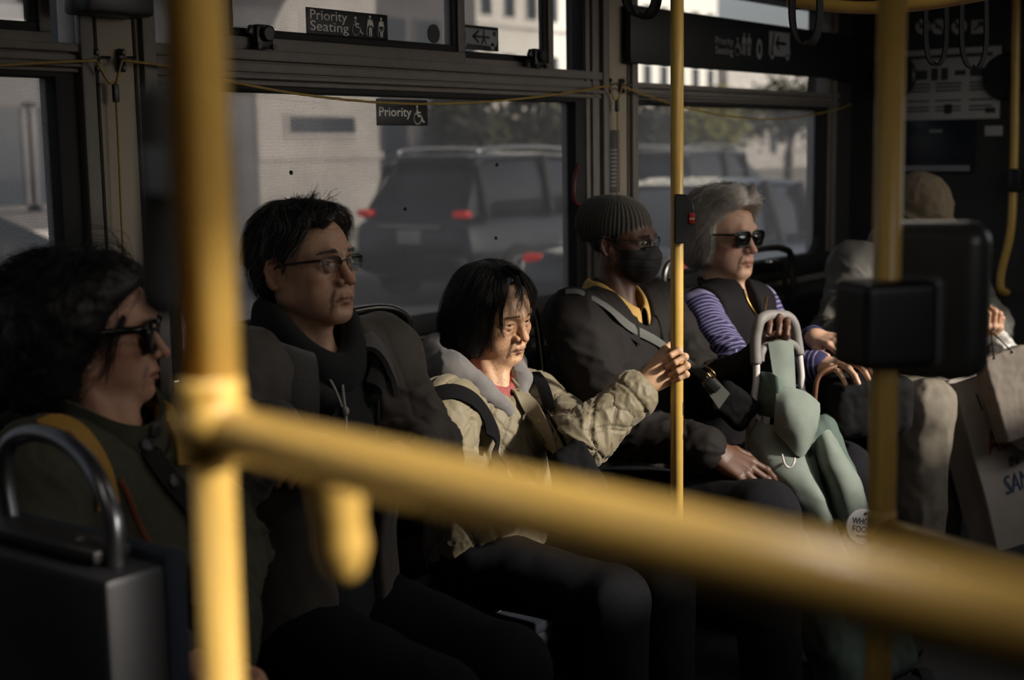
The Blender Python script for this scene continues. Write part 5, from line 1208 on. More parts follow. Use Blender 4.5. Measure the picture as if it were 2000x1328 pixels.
# ---------------------------------------------------------------- woman in the quilted jacket
sR, sL = P(872, 800, 3.08), P(1036, 780, 3.32); J = std_pose((sR + sL) / 2, .0, .03, .335)
J.update(sR=sR, sL=sL, eR=P(872, 925, 2.98), wR=P(955, 948, 2.93), eL=P(1140, 858, 3.07), wL=P(1270, 742, 3.114))
pw = Person('older woman in an olive quilted jacket holding the slim yellow pole', P(967, 611, 3.2), *facing(967, 48, 12, 4), dict(age=1.35, eye=.0036, look=-.0040, droop=.0035, scale=.905, w=1.07, nose=.75, nw=1.4, lip=(.50, .36, .37), lipmix=.85, lips=1.25, spots=.8, full=.8, brow=.35, neck=.92), srgb(202, 160, 126), J, .90)
y_ = unit(RM[0] * .88 + RM[1] * .50); z_ = unit(RM[2] - y_ * np.dot(RM[2], y_)); x_ = unit(RM[1] - y_ * np.dot(RM[1], y_) - z_ * np.dot(RM[1], z_))
pw.hand('L', np.stack([x_, y_, z_], 1), [(1.40, 1.40, .75), (1.45, 1.40, .75), (1.5, 1.40, .75), (1.5, 1.5, .8)], thumb=[(.036, .046, .002), (.046, .068, .012), (.050, .086, .022)], spread=.03, size=.92, fine=.0018)
lap_hands(pw, 'R'); pw.body(.0017); pw.eyes((.05, .95, -.35))
brows(pw, MATS['hair_dark'], 60, .8)
# quilted jacket
fT = pw.torso(.010, .008); aR = pw.arm('R', .022); aL = pw.arm('L', .020, .40)
hem = pw.J['hip'] + np.array((0, 0, .02)); ncut = s_cone(pw.neck1 - pw.tu * .012 + pw.TM[:, 1] * .012, pw.head, .060, .07)
def f_wj(Q):
    d = smin(smin(fT(Q), aR(Q), .035), aL(Q), .035); d = smax(d, -ncut(Q), .01); return np.maximum(d, (hem[2] - .16) - Q[:, 2])
Minv = pw.TM.astype(np.float32)
def quilt_uv(V):
    tL, anL, dL = arm_uv(V, sL, pw.J['eL'], pw.J['wL']); tR, anR, dR = arm_uv(V, sR, pw.J['eR'], pw.J['wR']); q = (V - pw.mid) @ Minv
    ang = np.arctan2(q[:, 0], q[:, 1] + .02); u = ang * .17; v = q[:, 2]
    mL = (dL < .085) & (tL > .05); mR = (dR < .09) & (tR > .05)
    u = np.where(mL, anL * .068, np.where(mR, anR * .068, u)); v = np.where(mL, tL, np.where(mR, tR, v)); return u, v
def quilt(V, N):
    u, v = quilt_uv(V); D = 0; wv = .010 * np.sin(v * 38) ; wu = .012 * np.sin(u * 42 + 1)
    for a in ((u * .86 + v * .62 + wv) / .070, (u * .86 - v * .62 + wu) / .070):
        fr = np.abs(a - np.floor(a) - .5) * .070
        D = D - .0042 * np.exp(-((fr - .0035) / .0024) ** 2) - .0020 * np.exp(-(fr / .012) ** 2)
    return D + .0012
seam = hits(f_wj, [(1003, 742), (1030, 772), (1062, 812), (1084, 856), (1096, 915)], 0, 14); seam2 = hits(f_wj, [(985, 750), (1004, 788), (1036, 830), (1062, 880), (1075, 930)], 0, 14)
yoke = hits(f_wj, [(905, 790), (950, 800), (985, 838), (1030, 868), (1060, 905)], 0, 12)
small = lambda V, N: (ridge(vnoise(V * 55 + 5, 2)) ** 2 - .3) * .0016
arm_f = lambda V, N: sleeve_folds(pw, 'L', .0045, 30, 3.)(V, N) + sleeve_folds(pw, 'R', .004, 26, 7.)(V, N)
lo = np.min([pw.J[k] for k in ('sR', 'sL', 'eR', 'eL', 'wR', 'wL')] + [hem - .18], 0) - .2; hi = np.max([pw.J[k] for k in ('sR', 'sL', 'eR', 'eL', 'wR', 'wL')], 0) + .2; hi[2] = pw.neck1[2] + .10
jk = pw.cloth('quilted_jacket', f_wj, MATS['quilt_olive'], lo, hi, .0038, plus(quilt, small, arm_f, drape(.004, (8, 8, 6)), crease(seam, .006, .004), crease(seam2, .004, .0035), crease(yoke, .003, .003)))
# turned-back cuff
wv, ev = pw.J['wL'], pw.J['eL']; ax = unit(wv - ev); c0 = ev + (wv - ev) * .535; Sc = Sdf().add(s_cone(c0, c0 + ax * .042, .050, .055), 0); Sc.sub(s_cone(c0 + ax * .02, c0 + ax * .09, .030, .036), .006)
pw.cloth('cuff', Sc, MATS['quilt_olive'], c0 - .09, c0 + .11, .0032, plus(lambda V, N: (ridge(vnoise(V * 60, 2)) - .5) * .006, lambda V, N: -.003 * np.exp(-((((V - c0) @ ax) - .030) / .004) ** 2)))
strap(pw, 'placket', f_wj, [(1000, 752), (1030, 785), (1060, 828), (1082, 872), (1096, 920)], .036, MATS['quilt_olive'], off=.006, thick=.005)
# snaps down the front, brass eyelet
for k, (px, py) in enumerate(((1012, 766), (1054, 822), (1090, 900))):
    h = hit(f_wj, px, py, off=.008)
    if h is not None: g = unit(grad(f_wj, h.astype(np.float32)[None])[0]); b = MB(); b.lathe([(.0055, 0), (.0055, .0025), (.003, .004)], h, g, 14); b.build('snap', MATS['brass'], pw.root)
# zip tape along the opening
zp = hits(f_wj, [(1008, 745), (1022, 758), (1040, 778)], .003, 8); b = MB(); b.tube(zp, .0022, 6); b.build('zip', MATS['string'], pw.root)
# hood lying round the neck, inner shirt collar
Sh = Sdf(); T = lambda v: pw.neck1 + pw.TM @ (np.array(v) * (.94, .92, 1) + (0, 0, .042))
Sh.add(s_chain([T((.028, .092, -.052)), T((.080, .050, .000)), T((.112, -.020, .034)), T((.080, -.088, .055)), T((0, -.112, .060)), T((-.075, -.085, .052)), T((-.100, -.010, .025)), T((-.070, .050, .000)), T((-.026, .090, -.050))], [.014, .024, .036, .044, .046, .040, .032, .022, .014], .02), 0)
Sh.add(s_ell(T((.045, -.085, .005)), (.115, .060, .062), pw.TM), .03); Sh.sub(s_ell(T((.015, -.055, .075)), (.088, .068, .042), pw.TM), .016); Sh.sub(s_cone(T((0, -.01, -.02)), T((0, 0, .10)), .060, .062), .012)
c = T((0, 0, 0)); hood = pw.cloth('hood', Sh, MATS['fleece_grey'], c - .21, c + .21, .0035, drape(.006, (16, 16, 16), 2.)); hood['label'] = 'grey fleece hood'
band(pw, 'shirt_collar', [(.052, .020, .030, .0), (.054, .070, .036, .0), (.064, .064, .050, .008)], MATS['plaid_red'], -150, 150, .003)
# backpack straps, crossbody bag strap
strap(pw, 'backpack_strap', f_wj, [(842, 772), (884, 764), (922, 778), (948, 808), (964, 852), (974, 900), (978, 940)], .036, MATS['webbing_black'], off=.007)
strap(pw, 'backpack_strap', f_wj, [(1044, 728), (1056, 745), (1066, 770), (1074, 800)], .028, MATS['webbing_black'], off=.007)
tr = pw.legs(.016); pw.cloth('trousers', tr, MATS['trousers_dark'], np.min([J[k] for k in ('hip', 'kR', 'kL', 'aR', 'aL')], 0) - .16, np.max([J[k] for k in ('hip', 'kR', 'kL', 'aR', 'aL')], 0) + .16, .011, drape(.006)); pw.shoes(MATS['shoe_black'])
# straight bob, parted near the top, falling over the ear to the jaw
Hb = Sdf(); Hb.add(s_ell((0, -.020, .034), (.090, .112, .096)), 0); Hb.add(s_ell((.042, -.040, -.030), (.060, .082, .105)), .04); Hb.add(s_ell((-.042, -.040, -.030), (.060, .082, .100)), .04); Hb.add(s_ell((0, -.070, -.05), (.075, .060, .085)), .04)
Hb.add(s_cone((.070, .030, .040), (.083, .020, -.085), .020, .014), .03); Hb.add(s_cone((-.068, .040, .045), (-.078, .030, -.060), .018, .012), .03)
zs = np.array([-.2, -.11, -.05, 0, .03, .05, .066, .080, .092, .105, .13, .2]); ys = np.array([.020, .026, .033, .037, .040, .043, .046, .049, .054, .062, .12, .3])
def hb(Q):
    d = Hb(Q); ax_ = np.abs(Q[:, 0]); yf = np.interp(Q[:, 2], zs, ys) + np.clip(ax_ - .066, 0, 1) * .5
    d = smax(d, (Q[:, 1] - yf) * .7, .012); return smax(d, -.128 - Q[:, 2] - .1 * Q[:, 1], .012)
def fl(Q):
    x, y, z = Q.T; s = np.where(x > .005, 1., -1.); o = np.stack([s * np.clip((z - .02) / .09, 0, 1) * 1.3, -.15 + 1.1 * np.clip((z - .06) / .06, 0, 1) * np.clip((y + .05) / .1, 0, 1), -1.0 + .9 * np.clip((z - .07) / .06, 0, 1)], 1); return o.astype(np.float32)
seeds = [(x * .012, y, .128) for x in (-1, 1) for y in np.linspace(-.10, .050, 14)] + [(x * .05, -.06, .10) for x in (-1, 1)]
pw.hair(hb, seeds, fl, MATS['hair_black'], 'hair', 3000, .0095, 28, .00042, .0042, .0006, h=.0038, lo=-.18, hi=.18, tips=.004)
# loose locks over the forehead and temple
def locks(pe, specs, m, rad=.0005, name='loose_locks', seed=3):
    rg = np.random.default_rng(seed); b = MB()
    for pts, n, spr in specs:
        base = [np.array(p) for p in pts]
        for k in range(n):
            o = rg.normal(0, spr, 3); q = [pe.at(p + o * (.4 + .8 * i / len(base)) + rg.normal(0, spr * .25, 3)) for i, p in enumerate(base)]; c = spline(q, 5); b.tube(c, list(np.linspace(rad, rad * .3, len(c))), 3, cap=False)
    o = b.build(name, m, pe.root, smooth=True); o['kind'] = 'stuff'; return o
locks(pw, [([(.010, .020, .126), (.014, .060, .116), (.022, .084, .096), (.034, .090, .070)], 60, .006), ([(-.006, .020, .126), (-.016, .062, .115), (-.026, .084, .094), (-.040, .086, .070)], 70, .006), ([(.035, .02, .120), (.044, .052, .105), (.054, .066, .080), (.060, .066, .045)], 70, .006), ([(.012, .070, .118), (.020, .096, .085), (.028, .100, .050), (.030, .100, .030)], 26, .005), ([(-.005, .070, .118), (-.012, .098, .080), (-.018, .103, .045), (-.020, .105, .018)], 34, .006), ([(-.03, .06, .112), (-.045, .082, .075), (-.054, .076, .035), (-.058, .064, -.01)], 40, .006), ([(.030, .060, .112), (.052, .074, .070), (.058, .072, .030), (.055, .074, -.010), (.050, .080, -.030)], 60, .0045), ([(.05, .045, .10), (.066, .056, .060), (.070, .052, .010), (.068, .050, -.045), (.062, .052, -.075)], 120, .006)], MATS['hair_black'])
# small black bag at her side with a chain strap
ob = empty('crossbody_bag', P(1125, 905, 2.98), 'small black bag hanging at the front of the quilted jacket', 'bag')
Sb = Sdf(); cb = P(1132, 925, 2.99); MB_ = frame(unit(RM[0] * .8 + RM[2] * .3), unit(RM[1] - RM[0] * .55)); Sb.add(s_box(cb, (.085, .045, .13), .02, MB_), 0); V, Q, N = surf(Sb, cb - .14, cb + .14, .004); V = V + N * ((ridge(vnoise(V * 40, 2)) - .5) * .006)[:, None]; mesh_obj('pouch', V, Q, MATS['webbing_black'], ob)
b = MB(); b.tube(hits(f_wj, [(1068, 800), (1080, 826), (1094, 850), (1108, 880)], .004, 8, smooth=8), .0035, 8); b.build('cord', MATS['webbing_black'], ob, smooth=True)
# ---------------------------------------------------------------- man in half-rim glasses
sR, sL = P(455, 735, 2.47), P(737, 700, 2.77); J = std_pose((sR + sL) / 2, .0, .05, .475)
J.update(sR=sR, sL=sL, eR=P(425, 950, 2.36), wR=P(530, 846, 2.32), eL=P(822, 885, 2.64), wL=P(712, 908, 2.46))
pm = Person('older man with dark greying hair in half-rim glasses and an open brown jacket', P(598, 516, 2.6), *facing(598, 47, -5, 0), dict(age=.98, eye=.0044, look=.0008, droop=.0035, scale=.965, w=1.0, nose=1.2, nw=1.2, lip=(.72, .50, .46), stubble=.12, full=.55, brow=.3, spots=.35), srgb(192, 150, 122), J, 1.0)

for x, y_ in (('R', RM[0] - RM[1] * .22), ('L', -RM[0] + RM[1] * .12)):
    y_ = unit(y_); z_ = unit(np.array((0, 0, 1.)) - y_ * y_[2]); x_ = np.cross(y_, z_); pm.hand(x, np.stack([x_ if np.dot(x_, RM[2]) > 0 else -x_, y_, z_], 1), [(.3, .5, .3), (.3, .55, .3), (.35, .6, .35), (.4, .6, .35)], fine=.004)
pm.body(.0018); pm.eyes((.10, 1, -.05)); brows(pm, MATS['hair_dark'], 120, 1.1)
fh = pm.torso(.012); ncut = neck_cut(pm, .066, .02)
f_hd = lambda Q: smax(fh(Q), -ncut(Q), .01)
mid = pm.mid; lo, hi = mid - .34, mid + .34; lo[2] = J['hip'][2] - .12
pm.cloth('hoodie', f_hd, MATS['hoodie_black'], lo, hi, .006, drape(.006, (10, 10, 5)))
band(pm, 'scarf', [(.070, -.010, .050, .02), (.090, .035, .070, .02), (.092, .085, .085, .015), (.080, .105, .088, .01), (.068, .095, .090, .0)], MATS['knit_dark'], -168, 168, .016, 17, .006)
band(pm, 'hood', [(.080, -.045, .05, .03), (.118, -.010, .06, .03), (.128, .030, .085, .02), (.110, .050, .10, .015)], MATS['hoodie_black'], 24, 336, .018, 17, .006)
fj = pm.torso(.030); aR, aL = pm.arm('R', .022), pm.arm('L', .022); TMi = pm.TM.astype(np.float32); hz = J['hip'][2] - .10
def f_mj(Q):
    d = smin(smin(fj(Q), aR(Q), .04), aL(Q), .04); q = (Q - pm.mid) @ TMi
    wd = np.abs(q[:, 0] - .012) - np.interp(q[:, 2], [-.6, -.25, -.05, .1], [.045, .062, .085, .12])
    d = smax(d, -np.maximum(wd, -q[:, 1]), .012); d = smax(d, -s_cone(pm.neck1 - pm.tu * .03, pm.head, .092, .10)(Q), .01); return np.maximum(d, hz - Q[:, 2])
al = [J[k] for k in ('sR', 'sL', 'eR', 'eL', 'wR', 'wL')]; lo = np.min(al, 0) - .16; hi = np.max(al, 0) + .16; lo[2] = hz - .02
sea = hits(f_mj, [(735, 735), (737, 790), (738, 850)], 0, 14); sea2 = hits(f_mj, [(752, 650), (790, 740), (812, 830)], 0, 14)
pm.cloth('jacket', f_mj, MATS['jacket_brown'], lo, hi, .0048, plus(drape(.009, (8, 8, 4)), sleeve_folds(pm, 'L', .010, 24, 1.), sleeve_folds(pm, 'R', .008, 24, 5.), crease(sea, .004, .004), crease(sea2, .003, .004)))
band(pm, 'fleece_collar', [(.098, .050, .030, .01), (.122, .056, .050, .02), (.146, .020, .070, .03), (.158, -.030, .10, .03)], MATS['fleece_dark'], 38, 322, .010, 19, .004)
for pp in ([(624, 702), (638, 730), (655, 762), (668, 795)], [(667, 698), (668, 740), (671, 775), (675, 802)]):
    b = MB(); b.tube(hits(f_hd, pp, .006, 6), .0026, 8); b.build('hood_string', MATS['string'], pm.root, smooth=True)
k = hit(f_hd, 675, 803, off=.008); b = MB(); b.lathe([(.003, -.008), (.0065, -.003), (.0065, .004), (.003, .008)], k, (0, 0, 1), 12); b.tube(hits(f_hd, [(675, 803), (676, 820), (675, 840)], .006, 5), .0026, 8); b.build('string_knot', MATS['string'], pm.root, smooth=True)
zp = hits(f_mj, [(704, 735), (706, 770), (708, 830)], .004, 8)
if len(zp) > 3: b = MB(); b.tube(zp, .0028, 6); b.build('pocket_zip', MATS['rubber'], pm.root); b = MB(); b.tube([zp[0] + (0, 0, .002), zp[0] - RM[2] * .006 + (0, 0, -.010), zp[0] - RM[2] * .005 + (0, 0, -.024)], .0022, 6); b.build('zip_pull', MATS['chrome'], pm.root)
zp = hits(f_mj, [(738, 700), (738, 760), (739, 850)], .003, 10)
if len(zp) > 3: b = MB(); b.tube(zp, .0030, 6); b.build('front_zip', MATS['dark_metal'], pm.root)
tr = pm.legs(.018); ks = [J[k] for k in ('hip', 'kR', 'kL', 'aR', 'aL')]; pm.cloth('trousers', tr, MATS['trousers_dark'], np.min(ks, 0) - .17, np.max(ks, 0) + .17, .011, drape(.006)); pm.shoes(MATS['shoe_black'])
# short brushed hair with grey in it
Hc = Sdf(); Hc.add(s_ell((0, -.020, .033), (.0835, .106, .096)), 0); Hc.add(s_ell((0, -.055, -.02), (.073, .060, .065)), .03); Hc.add(s_ell((0, .045, .080), (.060, .045, .034)), .03)
zs = np.array([-.2, -.10, -.075, -.045, -.030, -.012, .012, .035, .055, .070, .085, .100, .2]); ys = np.array([-.3, -.2, -.035, -.020, .004, .026, .036, .042, .056, .064, .088, .2, .3])
def hm(Q):
    d = Hc(Q); ax_ = np.abs(Q[:, 0]); yf = np.interp(Q[:, 2] + .010 * (ax_ < .05) * np.sin(Q[:, 0] * 90), zs, ys)
    d = smax(d, (Q[:, 1] - yf) * .7, .006); e = s_ell((.082, -.010, -.016), (.014, .022, .032)); e2 = s_ell((-.082, -.010, -.016), (.014, .022, .032)); return smax(smax(d, -e(Q), .006), -e2(Q), .006)
def flm(Q):
    x, y, z = Q.T; s = np.where(x > -.02, 1., -1.); top = np.clip((z - .045) / .06, 0, 1)
    return np.stack([s * (.5 + .4 * top), .9 * top * (y > -.03) - .5 * (1 - top) - .4 * (y < -.03), -1.0 * (1 - top) - .1], 1).astype(np.float32)
sd = [(x, y, z) for x in np.linspace(-.075, .075, 9) for y in np.linspace(-.10, .075, 10) for z in (.06, .11)] + [(x, y, z) for x in (-.08, .08) for y in (-.07, -.03, .02) for z in (.0, .03)] + [(x, -.11, z) for x in (-.04, 0, .04) for z in (-.03, .02, .05)]
ho = pm.hair(hm, sd, flm, MATS['hair_greying'], 'hair', 3400, .0048, 13, .0005, .0035, .0005, h=.0034, lift=.0055, tips=.003)
V = np.empty(len(ho.data.vertices) * 3, np.float32); ho.data.vertices.foreach_get('co', V); V = V.reshape(-1, 3) ; g = vnoise(((V + np.array(ho.matrix_basis.translation)) * 90).astype(np.float32), 2); L = (V + np.array(pm.J['hip'] * (1, 1, 0)) - pm.head) @ pm.HM
gr = np.clip((g - .60) * 5, 0, 1) * np.clip(.35 + (.06 - L[:, 2]) * 6, .12, .8); col_attr(ho, np.array(srgb(30, 27, 25)) * (1 - gr[:, None]) + np.array(srgb(120, 112, 106)) * gr[:, None])
pm.hair(hm, sd, flm, mat('hair_grey', srgb(150, 143, 138), rough=.5, noise=.1, nscale=60), 'grey_hairs', 700, .0048, 13, .00042, .0045, .0005, shell=False, lift=.0065, tips=.004)
locks(pm, [([(-.02, .05, .118), (-.01, .075, .128), (.005, .088, .120)], 16, .008), ([(.02, .04, .120), (.03, .07, .133), (.045, .085, .118)], 14, .007), ([(-.03, .0, .122), (-.02, .02, .136), (-.012, .035, .140)], 14, .009), ([(.03, .07, .108), (.038, .085, .090), (.042, .082, .068)], 26, .006), ([(.0, .075, .112), (.004, .092, .098), (.012, .096, .080)], 22, .007)], MATS['hair_dark'], .00045, 'stray_hair', 5)
spectacles(pm, 'glasses', .050, .032, 'rect', .0985, -.004, .0011, MATS['frame_black'], MATS['lens'], half=True, temple=.0024)
# ---------------------------------------------------------------- man in the knitted cap and mask
sR, sL = P(1120, 628, 3.44), P(1275, 603, 3.76); J = std_pose((sR + sL) / 2, -.02, .06, .455)
J.update(sR=sR, sL=sL, eR=P(1212, 838, 3.39), wR=P(1392, 880, 3.27), eL=P(1388, 765, 3.66), wL=P(1494, 700, 3.425), kR=P(1490, 1010, 3.21), kL=P(1640, 925, 3.66))
for k in ('R', 'L'): J['a' + k] = J['k' + k] * (1, 1, 0) + (0.01, -.03, .09)
pb = Person('man in a ribbed knitted cap, round glasses and a black face mask', P(1216, 469, 3.6), *facing(1216, 62, 3, 0), dict(age=.4, eye=.0042, scale=.875, nose=1.2, nw=1.3, full=.7, brow=.3, lipmix=.4), srgb(92, 62, 46), J, 1.0)
y_ = unit(RM[0] * .84 - RM[1] * .50 - RM[2] * .12); z_ = unit(RM[1] * .70 - RM[2] * .62); z_ = unit(z_ - y_ * np.dot(z_, y_)); x_ = np.cross(y_, z_); x_ = x_ if np.dot(x_, RM[2]) > 0 else -x_
pb.hand('R', np.stack([x_, y_, z_], 1), [(.12, .42, .30), (.16, .40, .30), (.20, .42, .30), (.26, .45, .30)], thumb=[(.044, .045, -.010), (.056, .075, -.018), (.060, .098, -.026)], spread=.09, size=1.06, fine=.0022)
# left hand closed over the trolley handle from behind
y_ = unit(RM[1] * .97 + RM[0] * .16); z_ = unit(RM[2]); z_ = unit(z_ - y_ * np.dot(z_, y_)); x_ = np.cross(y_, z_); x_ = x_ if np.dot(x_, RM[0]) < 0 else -x_
pb.hand('L', np.stack([-x_, y_, z_], 1), [(1.25, 1.0, .5), (1.3, 1.0, .5), (1.3, 1.0, .5), (1.35, 1.0, .5)], thumb=[(.034, .048, -.018), (.036, .066, -.034), (.030, .078, -.050)], spread=.10, size=1.0, fine=.0026)
pb.body(.0022); pb.eyes((.15, 1, -.05), (.03, .015, .01))
fj = pb.torso(.018, .02); aR, aL = pb.arm('R', .018, .93), pb.arm('L', .018, .90); hz = J['hip'][2] - .06; ncut = neck_cut(pb, .074, .035)
def f_bj(Q): d = smin(smin(fj(Q), aR(Q), .03), aL(Q), .03); return np.maximum(smax(d, -ncut(Q), .01), hz - Q[:, 2])
al = [J[k] for k in ('sR', 'sL', 'eR', 'eL', 'wR', 'wL')]; lo = np.min(al, 0) - .16; hi = np.max(al, 0) + .16; lo[2] = hz - .02
zip_ = hits(f_bj, [(1255, 605), (1290, 690), (1320, 770), (1345, 850)], 0, 14)
pb.cloth('jacket', f_bj, MATS['leather_dark'], lo, hi, .005, plus(drape(.013, (8, 8, 5)), sleeve_folds(pb, 'R', .012, 22, 2.), sleeve_folds(pb, 'L', .010, 22, 6.), crease(zip_, .005, .004)))
if len(zip_) > 4: b = MB(); b.tube(zip_, .0028, 6); b.build('front_zip', MATS['dark_metal'], pb.root)
band(pb, 'shirt_collar', [(.062, -.005, .035, .02), (.064, .062, .050, .02), (.073, .066, .060, .025), (.082, .040, .078, .03)], MATS['shirt_yellow'], 12, 348, .003, 19)
band(pb, 'jacket_collar', [(.080, -.030, .05, .03), (.084, .038, .055, .03), (.096, .040, .066, .035), (.112, .006, .09, .04)], MATS['leather_dark'], 30, 330, .005, 19, .002)
# ribbed cap
Hk = Sdf(); Hk.add(s_ell((0, -.026, .042), (.089, .112, .092)), 0); Hk.add(s_ell((0, -.10, .055), (.055, .04, .055)), .05)
def fk(Q): d = Hk(Q); return smax(d, (.030 + .21 * (Q[:, 1] - .08)) - Q[:, 2], .006)
Lk = lambda V: ((V - pb.head.astype(np.float32)) @ pb.HM.astype(np.float32)) / pb.sc
def ribs(V, N): q = Lk(V); a = np.arctan2(q[:, 0], q[:, 1] + .026); return .0021 * np.sin(a * 46) * np.clip(1.25 - (q[:, 2] - .03) / .11, .1, 1) + (np.abs(q[:, 2] - .05 - .1 * q[:, 1]) < .0) * 0
fw = xfs(pb, fk); kc = pb.cloth('knitted_cap', fw, MATS['beanie_knit'], pb.head - .2, pb.head + .2, .0026, ribs)
# mask with ear loops
mk = lambda Q: pb.H(Q) - .004
def f_mask(Q):
    S1 = s_ell((0, .092, -.058), (.045, .030, .042)); d = smin(mk(Q), S1(Q), .03)
    y, z = Q[:, 1], Q[:, 2]; top = -.018 + .010 * np.clip((.045 - np.abs(Q[:, 0])) / .045, 0, 1) - z; bot = z + .119; back = .030 + .25 * np.abs(z + .058) - y
    return np.maximum(np.maximum(d - .001, -mk(Q) - .003), np.maximum(np.maximum(-top, -bot), back))
fm = xfs(pb, f_mask); c = pb.at((0, .06, -.06)); mo = pb.cloth('face_mask', fm, MATS['mask_black'], c - .11, c + .11, .0024, lambda V, N: -.0012 * np.exp(-((np.abs(Lk(V)[:, 2] + .062) - .012) / .002) ** 2))
b = MB()
for x in (-1, 1):
    b.tube(spline([pb.at(q) for q in ((x * .057, .045, -.034), (x * .072, .018, -.014), (x * .082, -.002, .010))], 6), .0016, 6); b.tube(spline([pb.at(q) for q in ((x * .053, .040, -.088), (x * .070, .010, -.060), (x * .080, -.016, -.038))], 6), .0016, 6)
lp = b.build('ear_loops', MATS['mask_black'], mo, smooth=True); lp['kind'] = 'stuff'
spectacles(pb, 'glasses', .044, .038, 'round', .1000, -.002, .0010, MATS['dark_metal'], MATS['lens'], temple=.0013)
brows(pb, MATS['hair_dark'], 80, 1.0)
hs_ = lambda Q: smax(smax(pb.H(Q) - .004, (Q[:, 1] - np.interp(Q[:, 2], [-.2, -.10, -.07, -.04, -.02, 0, .03], [-.3, -.09, -.04, -.030, -.02, .024, .03])), .004), -s_ell((.080, -.010, -.014), (.016, .024, .034))(Q), .004)
V, Q, N = surf(lambda q: np.maximum(smax(hs_(q), -s_ell((-.080, -.010, -.014), (.016, .024, .034))(q), .004), q[:, 2] - .05), (-.13,) * 3, (.13,) * 3, .004); V = V + N * ((vnoise(V * 500) - .5) * .003)[:, None]; mesh_obj('hair', V @ pb.HM.T.astype(np.float32) * pb.sc + pb.head, Q, MATS['hair_dark'], pb.root)
# grey crossbody strap and its bag
so_ = empty('sling_bag', P(1420, 790, 3.3), 'small dark sling bag on a grey strap across the man in the knitted cap', 'bag')
strap(pb, 'strap', f_bj, [(1105, 570), (1135, 572), (1185, 600), (1230, 638), (1280, 665), (1330, 700), (1385, 742)], .023, MATS['webbing_grey'], parent=so_, off=.006)
cb = P(1432, 792, 3.36); MB_ = frame(unit(RM[0] * .8 - RM[1] * .6), unit(RM[1] * .8 + RM[0] * .6)); Sb = Sdf().add(s_box(cb, (.11, .05, .085), .018, MB_), 0); V, Q, N = surf(Sb, cb - .13, cb + .13, .004); V = V + N * ((ridge(vnoise(V * 30, 2)) - .5) * .006)[:, None]; mesh_obj('pouch', V, Q, MATS['webbing_black'], so_)
c1, c2 = P(1378, 738, 3.30), P(1416, 782, 3.29); d = unit(c2 - c1); b = MB(); rows = [[c1 + RM[1] * .014 + RM[0] * .010, c2 + RM[1] * .016 + RM[0] * .012], [c1 - RM[1] * .014 - RM[0] * .010, c2 - RM[1] * .020 - RM[0] * .014]]; sheet('end_tab', [[r[0], (r[0] + r[1]) / 2 - RM[2] * .002, r[1]] for r in rows], MATS['webbing_grey'], so_, .004, 3, 3)
q = P(1392, 752, 3.285); b = MB(); b.box(q, (.036, .012, .022), Matrix.Rotation(math.atan2(RM[0][1], RM[0][0]), 3, 'Z') @ Matrix.Rotation(.75, 3, 'Y'), .003); b.build('buckle', MATS['black_plastic'], so_)
b = MB(); b.tube(spline([P(1378, 716, 3.3), P(1388, 722, 3.28), P(1396, 732, 3.28), P(1390, 738, 3.29), P(1380, 728, 3.29)], 5), .003, 7); b.build('key_ring', MATS['brass'], so_, smooth=True)
tr = pb.legs(.022); ks = [J[k] for k in ('hip', 'kR', 'kL', 'aR', 'aL')]; pb.cloth('trousers', tr, MATS['trousers_dark'], np.min(ks, 0) - .17, np.max(ks, 0) + .17, .010, drape(.006)); pb.shoes(MATS['shoe_black'])
# ring on the hand at the trolley
b = MB(); rc = P(1522, 655, 3.395); b.tube(ringpts(rc, RM[0], RM[1] * .9 + RM[2] * .2, .0105, .0105), .0022, 6, closed=True); b.build('ring', MATS['brass'], pb.root, smooth=True)
# ---------------------------------------------------------------- white haired woman in sunglasses
sR, sL = P(1366, 612, 3.87), P(1478, 595, 4.13); J = std_pose((sR + sL) / 2, .02, .10, .46)
J.update(sR=sR, sL=sL, eR=P(1440, 722, 3.66), wR=P(1608, 716, 3.52), eL=P(1552, 715, 4.08), wL=P(1590, 660, 3.80))
ph = Person('white haired woman in dark sunglasses, striped sleeves and a black vest', P(1412, 458, 4.0), *facing(1412, 50, 2, 0), dict(age=.8, eye=.003, scale=1.04, nose=1.15, nw=.95, w=.96, droop=.002, mouth=.0014, lip=(.70, .42, .42), full=.35, brow=.2, spots=.25), srgb(206, 164, 138), J, .92)
def point(pe, x, tgt, up, curls, size=1.0, fine=.003, thumbside=None):
    w_ = pe.J['w' + x]; y_ = unit(np.array(tgt) - w_); z_ = unit(np.array(up, float) - y_ * np.dot(up, y_)); x_ = np.cross(y_, z_); t = RM[2] if thumbside is None else thumbside
    x_ = x_ if np.dot(x_, t) > 0 else -x_; pe.hand(x, np.stack([x_, y_, z_], 1), curls, size=size, fine=fine)
point(ph, 'R', P(1656, 708, 3.42), RM[1] * .7 - RM[2] * .6, [(.3, .5, .4), (.35, .5, .4), (.4, .55, .4), (.45, .6, .4)], .95)
point(ph, 'L', P(1640, 668, 3.72), RM[1] * .7 - RM[2] * .6, [(.5, .7, .5), (.55, .7, .5), (.6, .7, .5), (.7, .7, .5)], .95, thumbside=-RM[2])
ph.body(.0022)
fs = ph.torso(.008); aR, aL = ph.arm('R', .010, .93), ph.arm('L', .010, .93); hz = J['hip'][2] - .05; ncut = neck_cut(ph, .066, .03)
def f_hs(Q): d = smin(smin(fs(Q), aR(Q), .025), aL(Q), .025); return np.maximum(smax(d, -ncut(Q), .01), hz - Q[:, 2])
al = [J[k] for k in ('sR', 'sL', 'eR', 'eL', 'wR', 'wL')]; lo = np.min(al, 0) - .15; hi = np.max(al, 0) + .15; lo[2] = hz - .02
